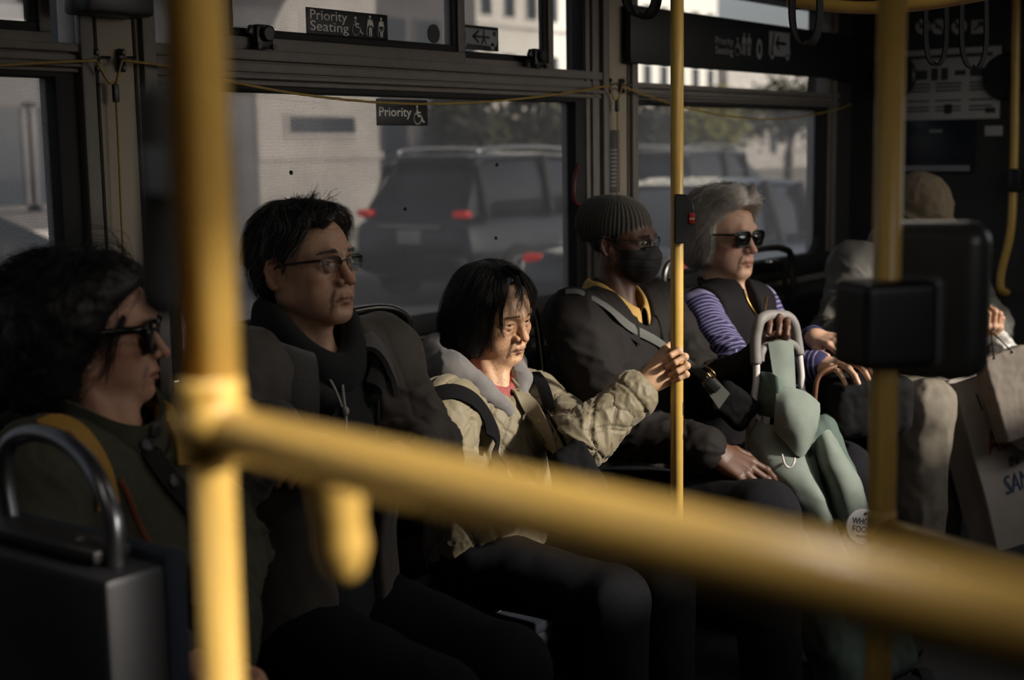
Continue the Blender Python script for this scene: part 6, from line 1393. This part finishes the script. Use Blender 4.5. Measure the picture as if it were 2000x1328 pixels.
def stripes(V, N):
    tR, anR, dR = arm_uv(V, sR, J['eR'], J['wR']); tL, anL, dL = arm_uv(V, sL, J['eL'], J['wL']); q = (V - ph.mid) @ ph.TM
    t = np.where(dR < .08, tR, np.where(dL < .08, tL, -q[:, 2])); return np.stack([t + 1., t, t], 1)
ph.cloth('striped_top', f_hs, MATS['stripes'], lo, hi, .0042, plus(drape(.005, (9, 9, 5)), sleeve_folds(ph, 'R', .007, 24, 2.), sleeve_folds(ph, 'L', .006, 24, 3.)), stripes)
fv = ph.torso(.030, .01); hole = [s_ell(J['s' + x] + ph.TM @ np.array((s * .050, 0, -.050)), (.048, .10, .115), ph.TM) for x, s in (('R', -1), ('L', 1))]
TMh = ph.TM.astype(np.float32)
def f_hv(Q):
    d = fv(Q); q = (Q - ph.mid) @ TMh
    d = smax(d, np.abs(q[:, 0]) - (ph.sw * .92 + .25 * np.clip(-q[:, 2] - .16, 0, .25)), .02)
    wd = np.abs(q[:, 0]) - np.interp(q[:, 2], [-.6, -.14, -.02, .1], [.002, .004, .020, .03]); d = smax(d, -np.maximum(wd, -q[:, 1]), .01)
    return np.maximum(smax(d, -s_cone(ph.neck1 - ph.tu * .02, ph.head, .066, .07)(Q), .01), hz - .02 - Q[:, 2])
ph.cloth('vest', f_hv, MATS['vest_black'], lo, hi, .0055, drape(.008, (8, 8, 6)))
band(ph, 'vest_collar', [(.068, -.02, .06, .03), (.080, .030, .05, .03), (.088, .058, .055, .02)], MATS['vest_black'], 30, 330, .010, 17, .003)
for pp in ([(1452, 565), (1462, 590), (1480, 620), (1494, 645)], [(1498, 580), (1494, 610), (1496, 645)]):
    h = hits(f_hv, pp, .004, 8)
    if len(h) > 3: b = MB(); b.tube(h, .0028, 6); b.build('zip_edge', MATS['brass'], ph.root, smooth=True)
sg_ = spectacles(ph, 'sunglasses', .055, .040, 'way', .1005, -.004, .0026, MATS['frame_black'], MATS['lens_dark'], temple=.0032)
Hw = Sdf(); Hw.add(s_ell((0, -.020, .044), (.094, .118, .096)), 0); Hw.add(s_ell((0, -.065, -.03), (.086, .070, .085)), .04); Hw.add(s_ell((0, .048, .100), (.062, .048, .036)), .04)
for x in (-1, 1): Hw.add(s_ell((x * .070, -.010, -.010), (.024, .050, .070)), .03)
zs = np.array([-.3, -.11, -.08, -.04, 0, .03, .055, .070, .085, .10, .2]); ys = np.array([-.2, -.03, .008, .026, .030, .036, .050, .062, .09, .2, .3])
def hw_(Q): d = Hw(Q); yf = np.interp(Q[:, 2], zs, ys); d = smax(d, (Q[:, 1] - yf) * .7, .012); return smax(d, -.105 - Q[:, 2], .02)
def flw(Q):
    x, y, z = Q.T; s = np.where(x > .02, 1., -1.); t = np.clip((z - .03) / .08, 0, 1); return np.stack([s * (.8 * t + .1), -.75 * t - .35 * (1 - t) + 0 * y, -.6 * (1 - t) + .15 * t * (y > .03) - .35 * t], 1).astype(np.float32)
sd = [(x, y, .10) for x in np.linspace(-.06, .06, 7) for y in (.085, .06, .03, 0, -.03)] + [(x, .04, .05) for x in (-.085, .085)] + [(x, .03, .0) for x in (-.085, .085)]
ph.hair(hw_, sd, flw, MATS['hair_white'], 'hair', 2600, .0075, 24, .0006, .005, .0015, h=.004, lo=-.19, hi=.19, tips=.004)
locks(ph, [([(.02, .085, .095), (-.005, .095, .125), (-.03, .075, .138), (-.05, .045, .125)], 60, .007), ([(.04, .08, .085), (.055, .070, .11), (.066, .03, .11)], 40, .007), ([(-.04, .08, .090), (-.060, .060, .08), (-.075, .035, .05), (-.08, .01, .0)], 70, .007)], MATS['hair_white'], .0006, 'swept_locks', 8)
tr = ph.legs(.016); ks = [J[k] for k in ('hip', 'kR', 'kL', 'aR', 'aL')]; ph.cloth('trousers', tr, MATS['trousers_dark'], np.min(ks, 0) - .16, np.max(ks, 0) + .16, .011, drape(.006)); ph.shoes(MATS['shoe_black'])
# ---------------------------------------------------------------- person in grey by the bulkhead, mostly behind the card reader
sR, sL = P(1672, 530, 4.62), P(1855, 520, 4.98); J = std_pose((sR + sL) / 2, .04, .10, .43)
J.update(sR=sR, sL=sL, eR=P(1640, 668, 4.45), wR=P(1745, 640, 4.3), eL=P(1925, 640, 4.75), wL=P(1912, 668, 4.42), kR=P(1806, 800, 4.08), kL=P(1850, 800, 4.62))
for k in ('R', 'L'): J['a' + k] = J['k' + k] * (1, 1, 0) + (0.0, .03, .09)
pc = Person('person in a grey hooded jacket and tan bucket cap behind the card reader', P(1800, 425, 4.8), *facing(1800, 45, 28, 0), dict(age=.5, eye=.002, scale=1.02, full=.5), srgb(190, 146, 118), J, 1.0)
lap_hands(pc, 'R'); point(pc, 'L', P(1940, 640, 4.36), -RM[2] + RM[0] * .4, [(.8, 1.2, .8)] * 4, 1.0, .003, RM[1])
pc.body(.003); pc.eyes()
fj = pc.torso(.034, .01); aR, aL = pc.arm('R', .034, .93), pc.arm('L', .034, .93); hz = J['hip'][2] - .06
def f_cj(Q): d = smin(smin(fj(Q), aR(Q), .04), aL(Q), .04); return np.maximum(smax(d, -s_cone(pc.neck1, pc.head, .06, .07)(Q), .01), hz - Q[:, 2])
al = [J[k] for k in ('sR', 'sL', 'eR', 'eL', 'wR', 'wL')]; lo = np.min(al, 0) - .18; hi = np.max(al, 0) + .18; lo[2] = hz - .02
pc.cloth('jacket', f_cj, MATS['jacket_grey'], lo, hi, .007, plus(drape(.016, (6, 6, 4)), sleeve_folds(pc, 'R', .016, 18, 1.), sleeve_folds(pc, 'L', .012, 18, 4.)))
band(pc, 'hood', [(.085, -.02, .05, .02), (.125, .03, .05, .02), (.118, .09, .08, .01), (.095, .085, .09, .0)], MATS['jacket_grey'], 30, 330, .012, 15, .008)
Hk = Sdf(); Hk.add(s_ell((0, -.022, .048), (.092, .114, .096)), 0); Hk.add(s_ell((0, -.01, .022), (.108, .136, .014)), .02)
fw = xfs(pc, lambda Q: smax(Hk(Q), .012 - Q[:, 2] - .1 * Q[:, 1], .004))
pc.cloth('bucket_cap', fw, MATS['cap_tan'], pc.head - .2, pc.head + .2, .004, lambda V, N: (ridge(vnoise(V * 26, 2)) - .5) * .007 - .003 * np.exp(-((((V - pc.head.astype(np.float32)) @ pc.HM.astype(np.float32))[:, 0]) / .004) ** 2))
tr = pc.legs(.026); ks = [J[k] for k in ('hip', 'kR', 'kL', 'aR', 'aL')]; pc.cloth('trousers', tr, MATS['trousers_tan'], np.min(ks, 0) - .18, np.max(ks, 0) + .18, .008, drape(.016, (9, 9, 6), 3.)); pc.shoes(MATS['shoe_black'])
# ---------------------------------------------------------------- curly haired woman at the left
sR, sL = P(75, 925, 2.05), P(365, 862, 2.34); J = std_pose((sR + sL) / 2, .02, .06, .425)
J.update(sR=sR, sL=sL, eR=P(60, 1190, 1.98), wR=P(330, 1290, 1.86), eL=P(440, 1080, 2.28), wL=P(430, 1290, 2.02))
pf = Person('woman with dark curly hair and sunglasses in a dark green jacket', P(186, 646, 2.2), *facing(186, 78, 1, 0), dict(age=.55, eye=.003, scale=.97, nose=1.1, nw=.95, w=.95, lip=(.62, .36, .36), full=.5, brow=.6, mouth=.0012, spots=.35), srgb(190, 142, 116), J, .92)
lap_hands(pf, 'R'); lap_hands(pf, 'L'); pf.body(.0022)
fj = pf.torso(.022, .01); aR, aL = pf.arm('R', .022, .95), pf.arm('L', .022, .95); hz = J['hip'][2] - .12; ncut = neck_cut(pf, .070, .03)
def f_fj(Q): d = smin(smin(fj(Q), aR(Q), .04), aL(Q), .04); return np.maximum(smax(d, -ncut(Q), .01), hz - Q[:, 2])
al = [J[k] for k in ('sR', 'sL', 'eR', 'eL', 'wR', 'wL')]; lo = np.min(al, 0) - .17; hi = np.max(al, 0) + .17; lo[2] = hz - .02
ed = hits(f_fj, [(252, 800), (268, 870), (310, 940), (360, 1000), (395, 1090)], 0, 14, 1.0); ed2 = hits(f_fj, [(292, 790), (312, 860), (345, 910), (385, 960)], 0, 14, 1.0)
pf.cloth('jacket', f_fj, MATS['jacket_green'], lo, hi, .005, plus(drape(.010, (7, 7, 4)), sleeve_folds(pf, 'R', .010, 20, 1.), sleeve_folds(pf, 'L', .010, 20, 2.), crease(ed, .004, .005), crease(ed2, .004, .005)))
band(pf, 'stand_collar', [(.074, -.02, .03, .02), (.076, .040, .030, .012), (.070, .088, .034, .010)], MATS['jacket_green'], -172, 172, .008, 19, .002)
strap(pf, 'placket', f_fj, [(272, 805), (290, 870), (328, 930), (372, 985), (400, 1050)], .036, MATS['leather_dark'], off=.004)
for k, (px, py) in enumerate(((286, 868), (340, 940), (384, 1010))):
    h = hit(f_fj, px, py, 1.0, off=.006)
    if h is not None: g = unit(grad(f_fj, h.astype(np.float32)[None])[0]); b = MB(); b.lathe([(.0115, 0), (.0120, .003), (.0085, .0045), (.0080, .003), (.003, .004)], h, g, 18); b.build('button', MATS['dark_metal'], pf.root)
cp = pf.neck1 + pf.TM @ np.array((.0, .089, .045)); g = pf.TM[:, 1]; b = MB(); b.lathe([(.0110, 0), (.0115, .003), (.008, .0045), (.003, .004)], cp, g, 18); b.build('button', MATS['dark_metal'], pf.root)
strap(pf, 'backpack_strap', f_fj, [(85, 840), (120, 826), (152, 840), (182, 880), (202, 930), (212, 990)], .042, MATS['strap_mustard'], off=.007)
strap(pf, 'backpack_strap', f_fj, [(288, 788), (312, 800), (340, 826), (356, 860), (362, 910)], .036, MATS['strap_mustard'], off=.007)
cd = hits(f_fj, [(236, 938), (254, 975), (276, 1030), (300, 1075), (318, 1094)], .006, 10, 1.0)
if len(cd) > 4:
    o = empty('braided_cord', cd[0], 'orange and brown braided cord hanging on the dark green jacket', 'cord'); mat('cord_orange', srgb(112, 62, 38), rough=.8, noise=.3, nscale=500); b = MB()
    for q in range(2):
        cc = [np.array(p) + .0028 * (math.cos(i * .9 + q * PI) * RM[0] + math.sin(i * .9 + q * PI) * RM[1]) for i, p in enumerate(spline(cd, 3))]; b.tube(cc, .0030, 6)
    b.build('braid', MATS['cord_orange'], o, smooth=True)
    k = P(326, 1083, 1.98); k = hit(f_fj, 324, 1086, 1.0, off=.006); b = MB(); b.lathe([(.002, -.007), (.0065, -.002), (.006, .003), (.002, .007)], k, (0.2, 0, 1), 10); b.build('knot', MATS['cord_orange'], o, smooth=True)
    tl = hits(f_fj, [(320, 1096), (330, 1120), (342, 1145), (350, 1156)], .005, 6, 1.0)
    if len(tl) > 2: b = MB(); b.tube(tl, .0024, 6); b.build('metal_tip', MATS['chrome'], o, smooth=True)
spectacles(pf, 'sunglasses', .062, .053, 'way', .0985, -.006, .0028, MATS['frame_black'], MATS['lens_dark'], temple=.0060)
# big curly hair
Hf = Sdf(); Hf.add(s_ell((0, -.035, .040), (.108, .118, .088)), 0); Hf.add(s_ell((0, -.070, -.02), (.115, .090, .105)), .05); Hf.add(s_ell((0, -.075, -.085), (.085, .065, .065)), .04); Hf.add(s_ell((0, .030, .074), (.074, .058, .045)), .04)
zs = np.array([-.3, -.15, -.115, -.085, -.06, -.03, 0, .03, .055, .075, .092, .11, .2]); ys = np.array([-.10, -.07, -.030, -.004, -.006, .008, .024, .038, .056, .075, .095, .2, .3])
def hf_(Q): d = Hf(Q) + (vnoise(Q * 42, 2) - .5) * .016; yf = np.interp(Q[:, 2], zs, ys); return smax(d, (Q[:, 1] - yf) * .7, .012)
def flf(Q):
    x, y, z = Q.T; n = vnoise(Q * 30 + 4) - .5; return np.stack([np.sign(x) * .5 + 2.2 * n, -.45 + 1.8 * (vnoise(Q * 28 + 9) - .5), -.8 + 1.0 * (z > .08) + 2. * (vnoise(Q * 26 + 1) - .5)], 1).astype(np.float32)
sd = [tuple(np.array((.10 * math.cos(a) * math.cos(e), -.05 + .12 * math.sin(a) * math.cos(e), .02 + .11 * math.sin(e)))) for a in np.linspace(0, 6.28, 20) for e in (-.9, -.4, .1, .6, 1.0, 1.4)]
pf.hair(hf_, sd, flf, MATS['hair_dark'], 'hair', 2600, .0065, 18, .0006, .007, .004, h=.005, lo=-.24, hi=.24, tips=.010)
locks(pf, [([(.0, .055, .120), (-.03, .03, .150), (-.06, -.02, .150), (-.08, -.05, .12)], 12, .012), ([(.06, .058, .03), (.072, .040, -.01), (.070, .030, -.05), (.066, .020, -.075)], 30, .006), ([(-.03, -.15, .03), (-.04, -.185, .02), (-.04, -.19, -.02), (-.03, -.165, -.03)], 26, .008)], MATS['hair_dark'], .0006, 'stray_curls', 9)
tr = pf.legs(.016); ks = [J[k] for k in ('hip', 'kR', 'kL', 'aR', 'aL')]; pf.cloth('trousers', tr, MATS['trousers_dark'], np.min(ks, 0) - .16, np.max(ks, 0) + .16, .012, drape(.006)); pf.shoes(MATS['shoe_black'])
# ---------------------------------------------------------------- shopping trolley
mat('canvas_green', srgb(122, 131, 122), rough=.85, noise=.05, nscale=30, bump=.25, bscale=600)
mat('canvas_dark', srgb(84, 100, 92), rough=.85, noise=.05, nscale=30, bump=.25, bscale=600)
mat('foam_grey', srgb(122, 118, 114), rough=.6, noise=.05, nscale=60)
mat('tube_white', srgb(206, 200, 196), rough=.35, noise=.03, nscale=30)
mat('badge_white', srgb(214, 210, 206), rough=.5, noise=.03, nscale=60)
mat('ink_black', srgb(24, 24, 24), rough=.7, noise=.05, nscale=60)
tq = lambda cx, cy: (1240 + cx / 2.887, 640 + cy / 2.887)
def tp(cx, cy, d): return P(*tq(cx, cy), d)
ot = empty('shopping_trolley', onZ(1560, 1420, 0.0), 'sage green canvas shopping trolley with a grey padded U handle and round badge', 'trolley')
b = MB(); b.tube(spline([tp(684, 205, 3.36), tp(680, 120, 3.36), tp(684, 40, 3.36), tp(705, -38, 3.36), tp(745, -66, 3.38), (tp(800, -70, 3.40)), tp(860, -62, 3.42), tp(895, -20, 3.43), tp(912, 60, 3.44), tp(926, 155, 3.44)], 7), .0136, 16); b.build('handle_grip', MATS['foam_grey'], ot, smooth=True)
for pts in ([(686, 200, 3.36), (684, 300, 3.36), (672, 400, 3.36), (662, 500, 3.36), (640, 700, 3.42), (700, 1100, 3.46), (860, 1900, 3.5)], [(926, 150, 3.44), (938, 260, 3.44), (948, 370, 3.44), (1040, 560, 3.46), (1180, 1000, 3.5), (1420, 1900, 3.55)]):
    b = MB(); b.tube(spline([tp(*q) for q in pts], 6), .0086, 14); b.build('frame_tube', MATS['tube_white'], ot, smooth=True)
b = MB(); b.tube(spline([tp(706, 190, 3.37), tp(712, 140, 3.37), tp(740, 105, 3.38), tp(800, 92, 3.39), tp(870, 88, 3.41), tp(905, 110, 3.43), tp(922, 150, 3.44)], 6), .0105, 14); b.build('cross_arch', MATS['foam_grey'], ot, smooth=True)
cl = lambda V, N: (ridge(vnoise(V * np.array((16, 16, 7), np.float32) + 3, 3)) ** 2 - .4) * .010
top, bot = tp(850, 560, 3.46), tp(1330, 2000, 3.40); bot[2] = max(bot[2], .12); up = unit(top - bot); MB_ = frame(-unit(RM[0] + RM[2] * .35), up); L_ = np.linalg.norm(top - bot)
Sb = Sdf().add(s_box((top + bot) / 2, (.235, .15, L_), .035, MB_), 0); V, Q, N = surf(Sb, np.minimum(top, bot) - .25, np.maximum(top, bot) + .25, .006); V = V + N * cl(V, N)[:, None]; mesh_obj('bag_body', V, Q, MATS['canvas_dark'], ot)
D = 3.33
sheet('front_panel', [[tp(650, 490, D + .06), tp(645, 640, D + .05), tp(690, 800, D + .03), tp(820, 1000, D + .02), tp(960, 1200, D + .02), tp(1150, 1700, D + .02)], [tp(735, 540, D + .02), tp(740, 680, D), tp(800, 830, D - .02), tp(920, 960, D - .02), tp(1000, 1100, D - .01), tp(1200, 1650, D)], [tp(860, 560, D), tp(900, 700, D - .01), tp(960, 830, D - .03), tp(1040, 950, D - .03), tp(1080, 1060, D - .02), tp(1260, 1600, D - .01)], [tp(960, 590, D + .03), tp(1000, 720, D + .03), tp(1040, 850, D + .02), tp(1075, 960, D + .02), tp(1120, 1090, D + .03), tp(1310, 1560, D + .03)]], MATS['canvas_green'], ot, .006, 6, 6, noise=.006)
sheet('side_pocket', [[tp(1015, 650, D + .03), tp(1040, 790, D + .04), tp(1080, 900, D + .04), tp(1110, 1010, D + .04), tp(1150, 1130, D + .04)], [tp(1045, 610, D - .01), tp(1085, 760, D - .03), tp(1140, 880, D - .03), tp(1180, 1000, D - .02), tp(1210, 1130, D - .01)], [tp(1090, 575, D), tp(1150, 700, D - .02), tp(1215, 820, D - .02), tp(1255, 940, D - .01), tp(1280, 1120, D)], [tp(1130, 640, D + .06), tp(1190, 740, D + .06), tp(1260, 850, D + .06), tp(1300, 960, D + .06), tp(1330, 1110, D + .06)]], MATS['canvas_green'], ot, .006, 6, 6, noise=.006)
sheet('flap', [[tp(800, 330, D - .01), tp(795, 430, D - .03), tp(788, 520, D - .03), tp(786, 575, D - .02)], [tp(880, 340, D - .01), tp(870, 440, D - .05), tp(860, 560, D - .05), tp(862, 660, D - .03)], [tp(960, 365, D), tp(960, 450, D - .04), tp(945, 590, D - .05), tp(930, 725, D - .02)], [tp(1040, 430, D + .02), tp(1036, 480, D), tp(1022, 570, D - .01), tp(985, 665, D)]], MATS['canvas_green'], ot, .006, 8, 8, noise=.004)
sheet('flap_fold', [[tp(700, 250, D + .05), tp(698, 340, D + .04), tp(692, 430, D + .04), tp(700, 490, D + .05)], [tp(750, 250, D + .01), tp(750, 340, D + .0), tp(745, 430, D), tp(760, 500, D + .03)], [tp(800, 275, D - .01), tp(812, 350, D - .02), tp(806, 440, D - .02), tp(800, 510, D + .0)], [tp(826, 320, D), tp(822, 360, D), tp(816, 440, D), tp(812, 520, D + .01)]], MATS['canvas_dark'], ot, .006, 6, 6, noise=.003)
sheet('back_strap', [[tp(750, 84, 3.365), tp(762, 160, 3.37), tp(775, 250, 3.37), tp(790, 350, 3.36)], [tp(820, 72, 3.37), tp(835, 160, 3.375), tp(842, 250, 3.375), tp(850, 360, 3.36)], [tp(888, 78, 3.39), tp(895, 160, 3.39), tp(900, 250, 3.39), tp(905, 370, 3.37)]], MATS['canvas_green'], ot, .005, 5, 5)
b = MB(); b.tube(spline([tp(830, 715, D - .03), tp(845, 770, D - .05), tp(872, 788, D - .05), tp(895, 765, D - .05), tp(902, 735, D - .04)], 5), .0028, 8); b.build('closing_loop', MATS['tube_white'], ot, smooth=True)
# round badge on the pocket
bc = P(1686, 1029, 3.285); bn = unit(-RM[2] * .95 + RM[0] * .15 + RM[1] * .1); br = unit(RM[0] - RM[1] * .10); br = unit(br - bn * np.dot(br, bn)); bu = np.cross(bn, br); ob = ot
b = MB(); b.lathe([(.0425, -.004), (.0425, .001), (.0415, .002)], bc, bn, 40); bd = b.build('badge', MATS['badge_white'], ot)
for txt, dy, wd, sz in (('WHOLE', .006, .058, .021), ('FOODS', -.013, .056, .021), ('MARKET', -.026, .036, .0085)):
    text_obj('lettering', txt, bc + bn * .0026 - br * wd / 2 + bu * dy, br, bu, sz, MATS['ink_black'], bd, width=wd, depth=.0003)
flat('leaf_mark', [[(0, 0), (.005, .004), (.010, .004), (.006, .009), (.0, .008), (-.002, .004)]], bc + bn * .0024 + bu * .026, br, bu, MATS['ink_black'], bd)
for s in (-1, 1):
    c = np.array((bot[0], bot[1], .075)) + unit(RM[0] * (1, 1, 0)) * s * .15 + unit(RM[2] * (1, 1, 0)) * .06; b = MB(); ax = unit(RM[0] * (1, 1, 0)); b.lathe([(.03, -.018), (.072, -.016), (.075, 0), (.072, .016), (.03, .018)], c, ax, 26); b.build('wheel', MATS['rubber'], ot)
b = MB(); c = np.array((bot[0], bot[1], .075)) + unit(RM[2] * (1, 1, 0)) * .06; b.tube([c - ax * .16, c + ax * .16], .007, 8); b.box((bot[0], bot[1], .125), (.24, .2, .02), bev=.004); b.build('base_plate', MATS['rubber'], ot)
# ---------------------------------------------------------------- black handbag with a brown handle
oh = empty('handbag', P(1690, 800, 3.55), 'black handbag with a brown rolled handle in the lap of the white haired woman', 'handbag')
c = P(1690, 790, 3.50); MB_ = frame(-unit(RM[0] * .9 + RM[2] * .2), (0, 0, 1)); Sb = Sdf().add(s_box(c, (.22, .12, .15), .035, MB_), 0); V, Q, N = surf(Sb, c - .25, c + .25, .006); V = V + N * ((ridge(vnoise(V * 18, 3)) - .5) * .012)[:, None]; mesh_obj('pouch', V, Q, mat('bag_black', srgb(13, 13, 14), rough=.85, spec=.2, noise=.2, nscale=80), oh)
mat('leather_brown', srgb(112, 72, 48), rough=.5, noise=.12, nscale=60)
b = MB(); b.tube(spline([P(1590, 815, 3.43), P(1592, 770, 3.42), P(1598, 738, 3.42), P(1615, 722, 3.42), P(1640, 716, 3.43), P(1662, 730, 3.43), P(1670, 770, 3.44)], 6), .0062, 10); b.build('handle', MATS['leather_brown'], oh, smooth=True)
# ---------------------------------------------------------------- bags held at the right edge
mat('paper_white', srgb(168, 158, 148), rough=.8, noise=.06, nscale=14, bump=.15, bscale=80)
mat('paper_kraft', srgb(116, 106, 96), rough=.85, noise=.08, nscale=20, bump=.2, bscale=90)
mat('poly_white', srgb(196, 192, 186), rough=.35, noise=.06, nscale=20)
mat('ink_red', srgb(128, 34, 34), rough=.7, noise=.2, nscale=80); mat('ink_blue', srgb(40, 62, 104), rough=.7, noise=.2, nscale=80)
mat('leaf_print', srgb(96, 88, 40), rough=.7, noise=.3, nscale=80)
d = 4.38; BL, TL = P(1950, 1078, d), P(1864, 748, d); bu = unit(TL - BL); brr = unit(RM[0] * .92 + RM[2] * .40); brr = unit(brr - bu * np.dot(brr, bu)); bn = np.cross(brr, bu); h = np.linalg.norm(TL - BL); wd = .30
op_ = empty('paper_bag', BL, 'tall white paper bag painted with San Francisco lettering by the person in grey', 'bag')
G = lambda x, y, z=0.: BL + brr * x + bu * y + bn * z
sheet('front_face', [[G(0, 0), G(.002, h * .3, .004), G(-.002, h * .65, .003), G(.0, h)], [G(wd * .5, -.004, .006), G(wd * .5, h * .3, .014), G(wd * .5, h * .65, .010), G(wd * .5, h + .004, .004)], [G(wd, 0), G(wd, h * .3, .002), G(wd, h * .65), G(wd, h)]], MATS['paper_white'], op_, .0016, 6, 6, noise=.002)
for x in (0, wd): sheet('side_face', [[G(x, 0), G(x, h * .5), G(x, h)], [G(x + .01, .0, -.06), G(x + (.02 if x == 0 else -.02), h * .5, -.06), G(x, h, -.05)], [G(x, 0, -.12), G(x, h * .5, -.12), G(x, h, -.12)]], MATS['paper_white'], op_, .0016, 4, 4)
sheet('back_face', [[G(0, 0, -.12), G(0, h * .5, -.12), G(0, h, -.12)], [G(wd, 0, -.12), G(wd, h * .5, -.12), G(wd, h, -.12)]], MATS['paper_white'], op_, .0016, 4, 4)
sheet('bottom_face', [[G(0, .002, 0), G(wd, .002, 0)], [G(0, .002, -.12), G(wd, .002, -.12)]], MATS['paper_white'], op_, .0016, 3, 3)
for txt, x, y, sz, w_, m, sh in (('ABB', .048, .305, .105, .135, 'ink_red', .1), ('IN', .115, .245, .045, .040, 'ink_black', .1), ('SAN', .075, .165, .085, .110, 'ink_blue', .2), ('FRAN', .195, .215, .085, .135, 'ink_blue', .2), ('N', .175, .060, .11, .070, 'ink_black', .1)):
    text_obj('lettering', txt, G(x, y, .0175), unit(brr - bu * -.0), bu, sz, MATS[m], op_, width=w_, depth=.0004, shear=sh)
flat('pen_strokes', stroke([(.060, .500), (.066, .450)], .007) + stroke([(.085, .47), (.098, .44)], .006) + stroke([(.150, .13), (.165, .11)], .006) + stroke([(.140, .075), (.165, .070)], .006) + stroke([(.150, .02), (.168, .04)], .006), G(0, 0, .0172), brr, bu, MATS['ink_black'], op_)
d2 = 4.24; BL2, TL2 = P(1972, 866, d2), P(1924, 700, d2); bu2 = unit(TL2 - BL2); br2 = unit(RM[0] * .95 + RM[2] * .3 + RM[1] * .06); br2 = unit(br2 - bu2 * np.dot(br2, bu2)); bn2 = np.cross(br2, bu2); h2 = np.linalg.norm(TL2 - BL2); w2 = .16
ok_ = empty('kraft_bag', BL2, 'small brown paper bag held in front of the painted white one', 'bag'); G2 = lambda x, y, z=0.: BL2 + br2 * x + bu2 * y + bn2 * z
Sb = Sdf().add(s_box(G2(w2 / 2, h2 / 2, -.035), (w2, .06, h2), .006, np.stack([br2, -bn2, bu2], 1)), 0); V, Q, N = surf(Sb, G2(w2 / 2, h2 / 2, -.035) - .22, G2(w2 / 2, h2 / 2, -.035) + .22, .005); V = V + N * ((ridge(vnoise(V * 22, 2)) - .5) * .007)[:, None]; mesh_obj('paper', V, Q, MATS['paper_kraft'], ok_)
hp = P(1936, 648, 4.36)
for x in (.03, .10): b = MB(); b.tube(spline([G2(x, h2 - .01, .002), hp * .5 + G2(x, h2, 0) * .5, hp], 5), .0026, 6); b.build('twisted_handle', MATS['webbing_black'], ok_, smooth=True)
ow = empty('plastic_bag', P(1985, 760, 4.2), 'white glossy carrier bag with a leaf print at the edge of the picture', 'bag')
Sb = Sdf().add(s_chain([P(1944, 640, 4.4), P(1955, 680, 4.4), P(1985, 745, 4.38), P(2020, 830, 4.38)], [.012, .035, .060, .085], .02), 0); c = P(1985, 745, 4.38); V, Q, N = surf(Sb, c - .32, c + .32, .006); V = V + N * ((ridge(vnoise(V * 20 + 2, 3)) ** 2 - .4) * .018)[:, None]; mesh_obj('film', V, Q, MATS['poly_white'], ow)
f_ = Sb; lv = [hit(f_, *q, 3.0, off=.004) for q in ((1984, 715), (1992, 735), (1996, 750))]; lv = [q for q in lv if q is not None]
if len(lv) == 3: b = MB(); [b.tube([lv[1] + (random.random() - .5) * .02 * RM[0] - RM[2] * .006, lv[k] + RM[0] * (random.random() - .3) * .05 + RM[1] * (random.random() - .5) * .05 - RM[2] * .006], .0045, 5) for k in (0, 1, 2, 0, 1, 2, 0, 2)]; q = b.build('leaf_print', MATS['leaf_print'], ow); q['kind'] = 'stuff'
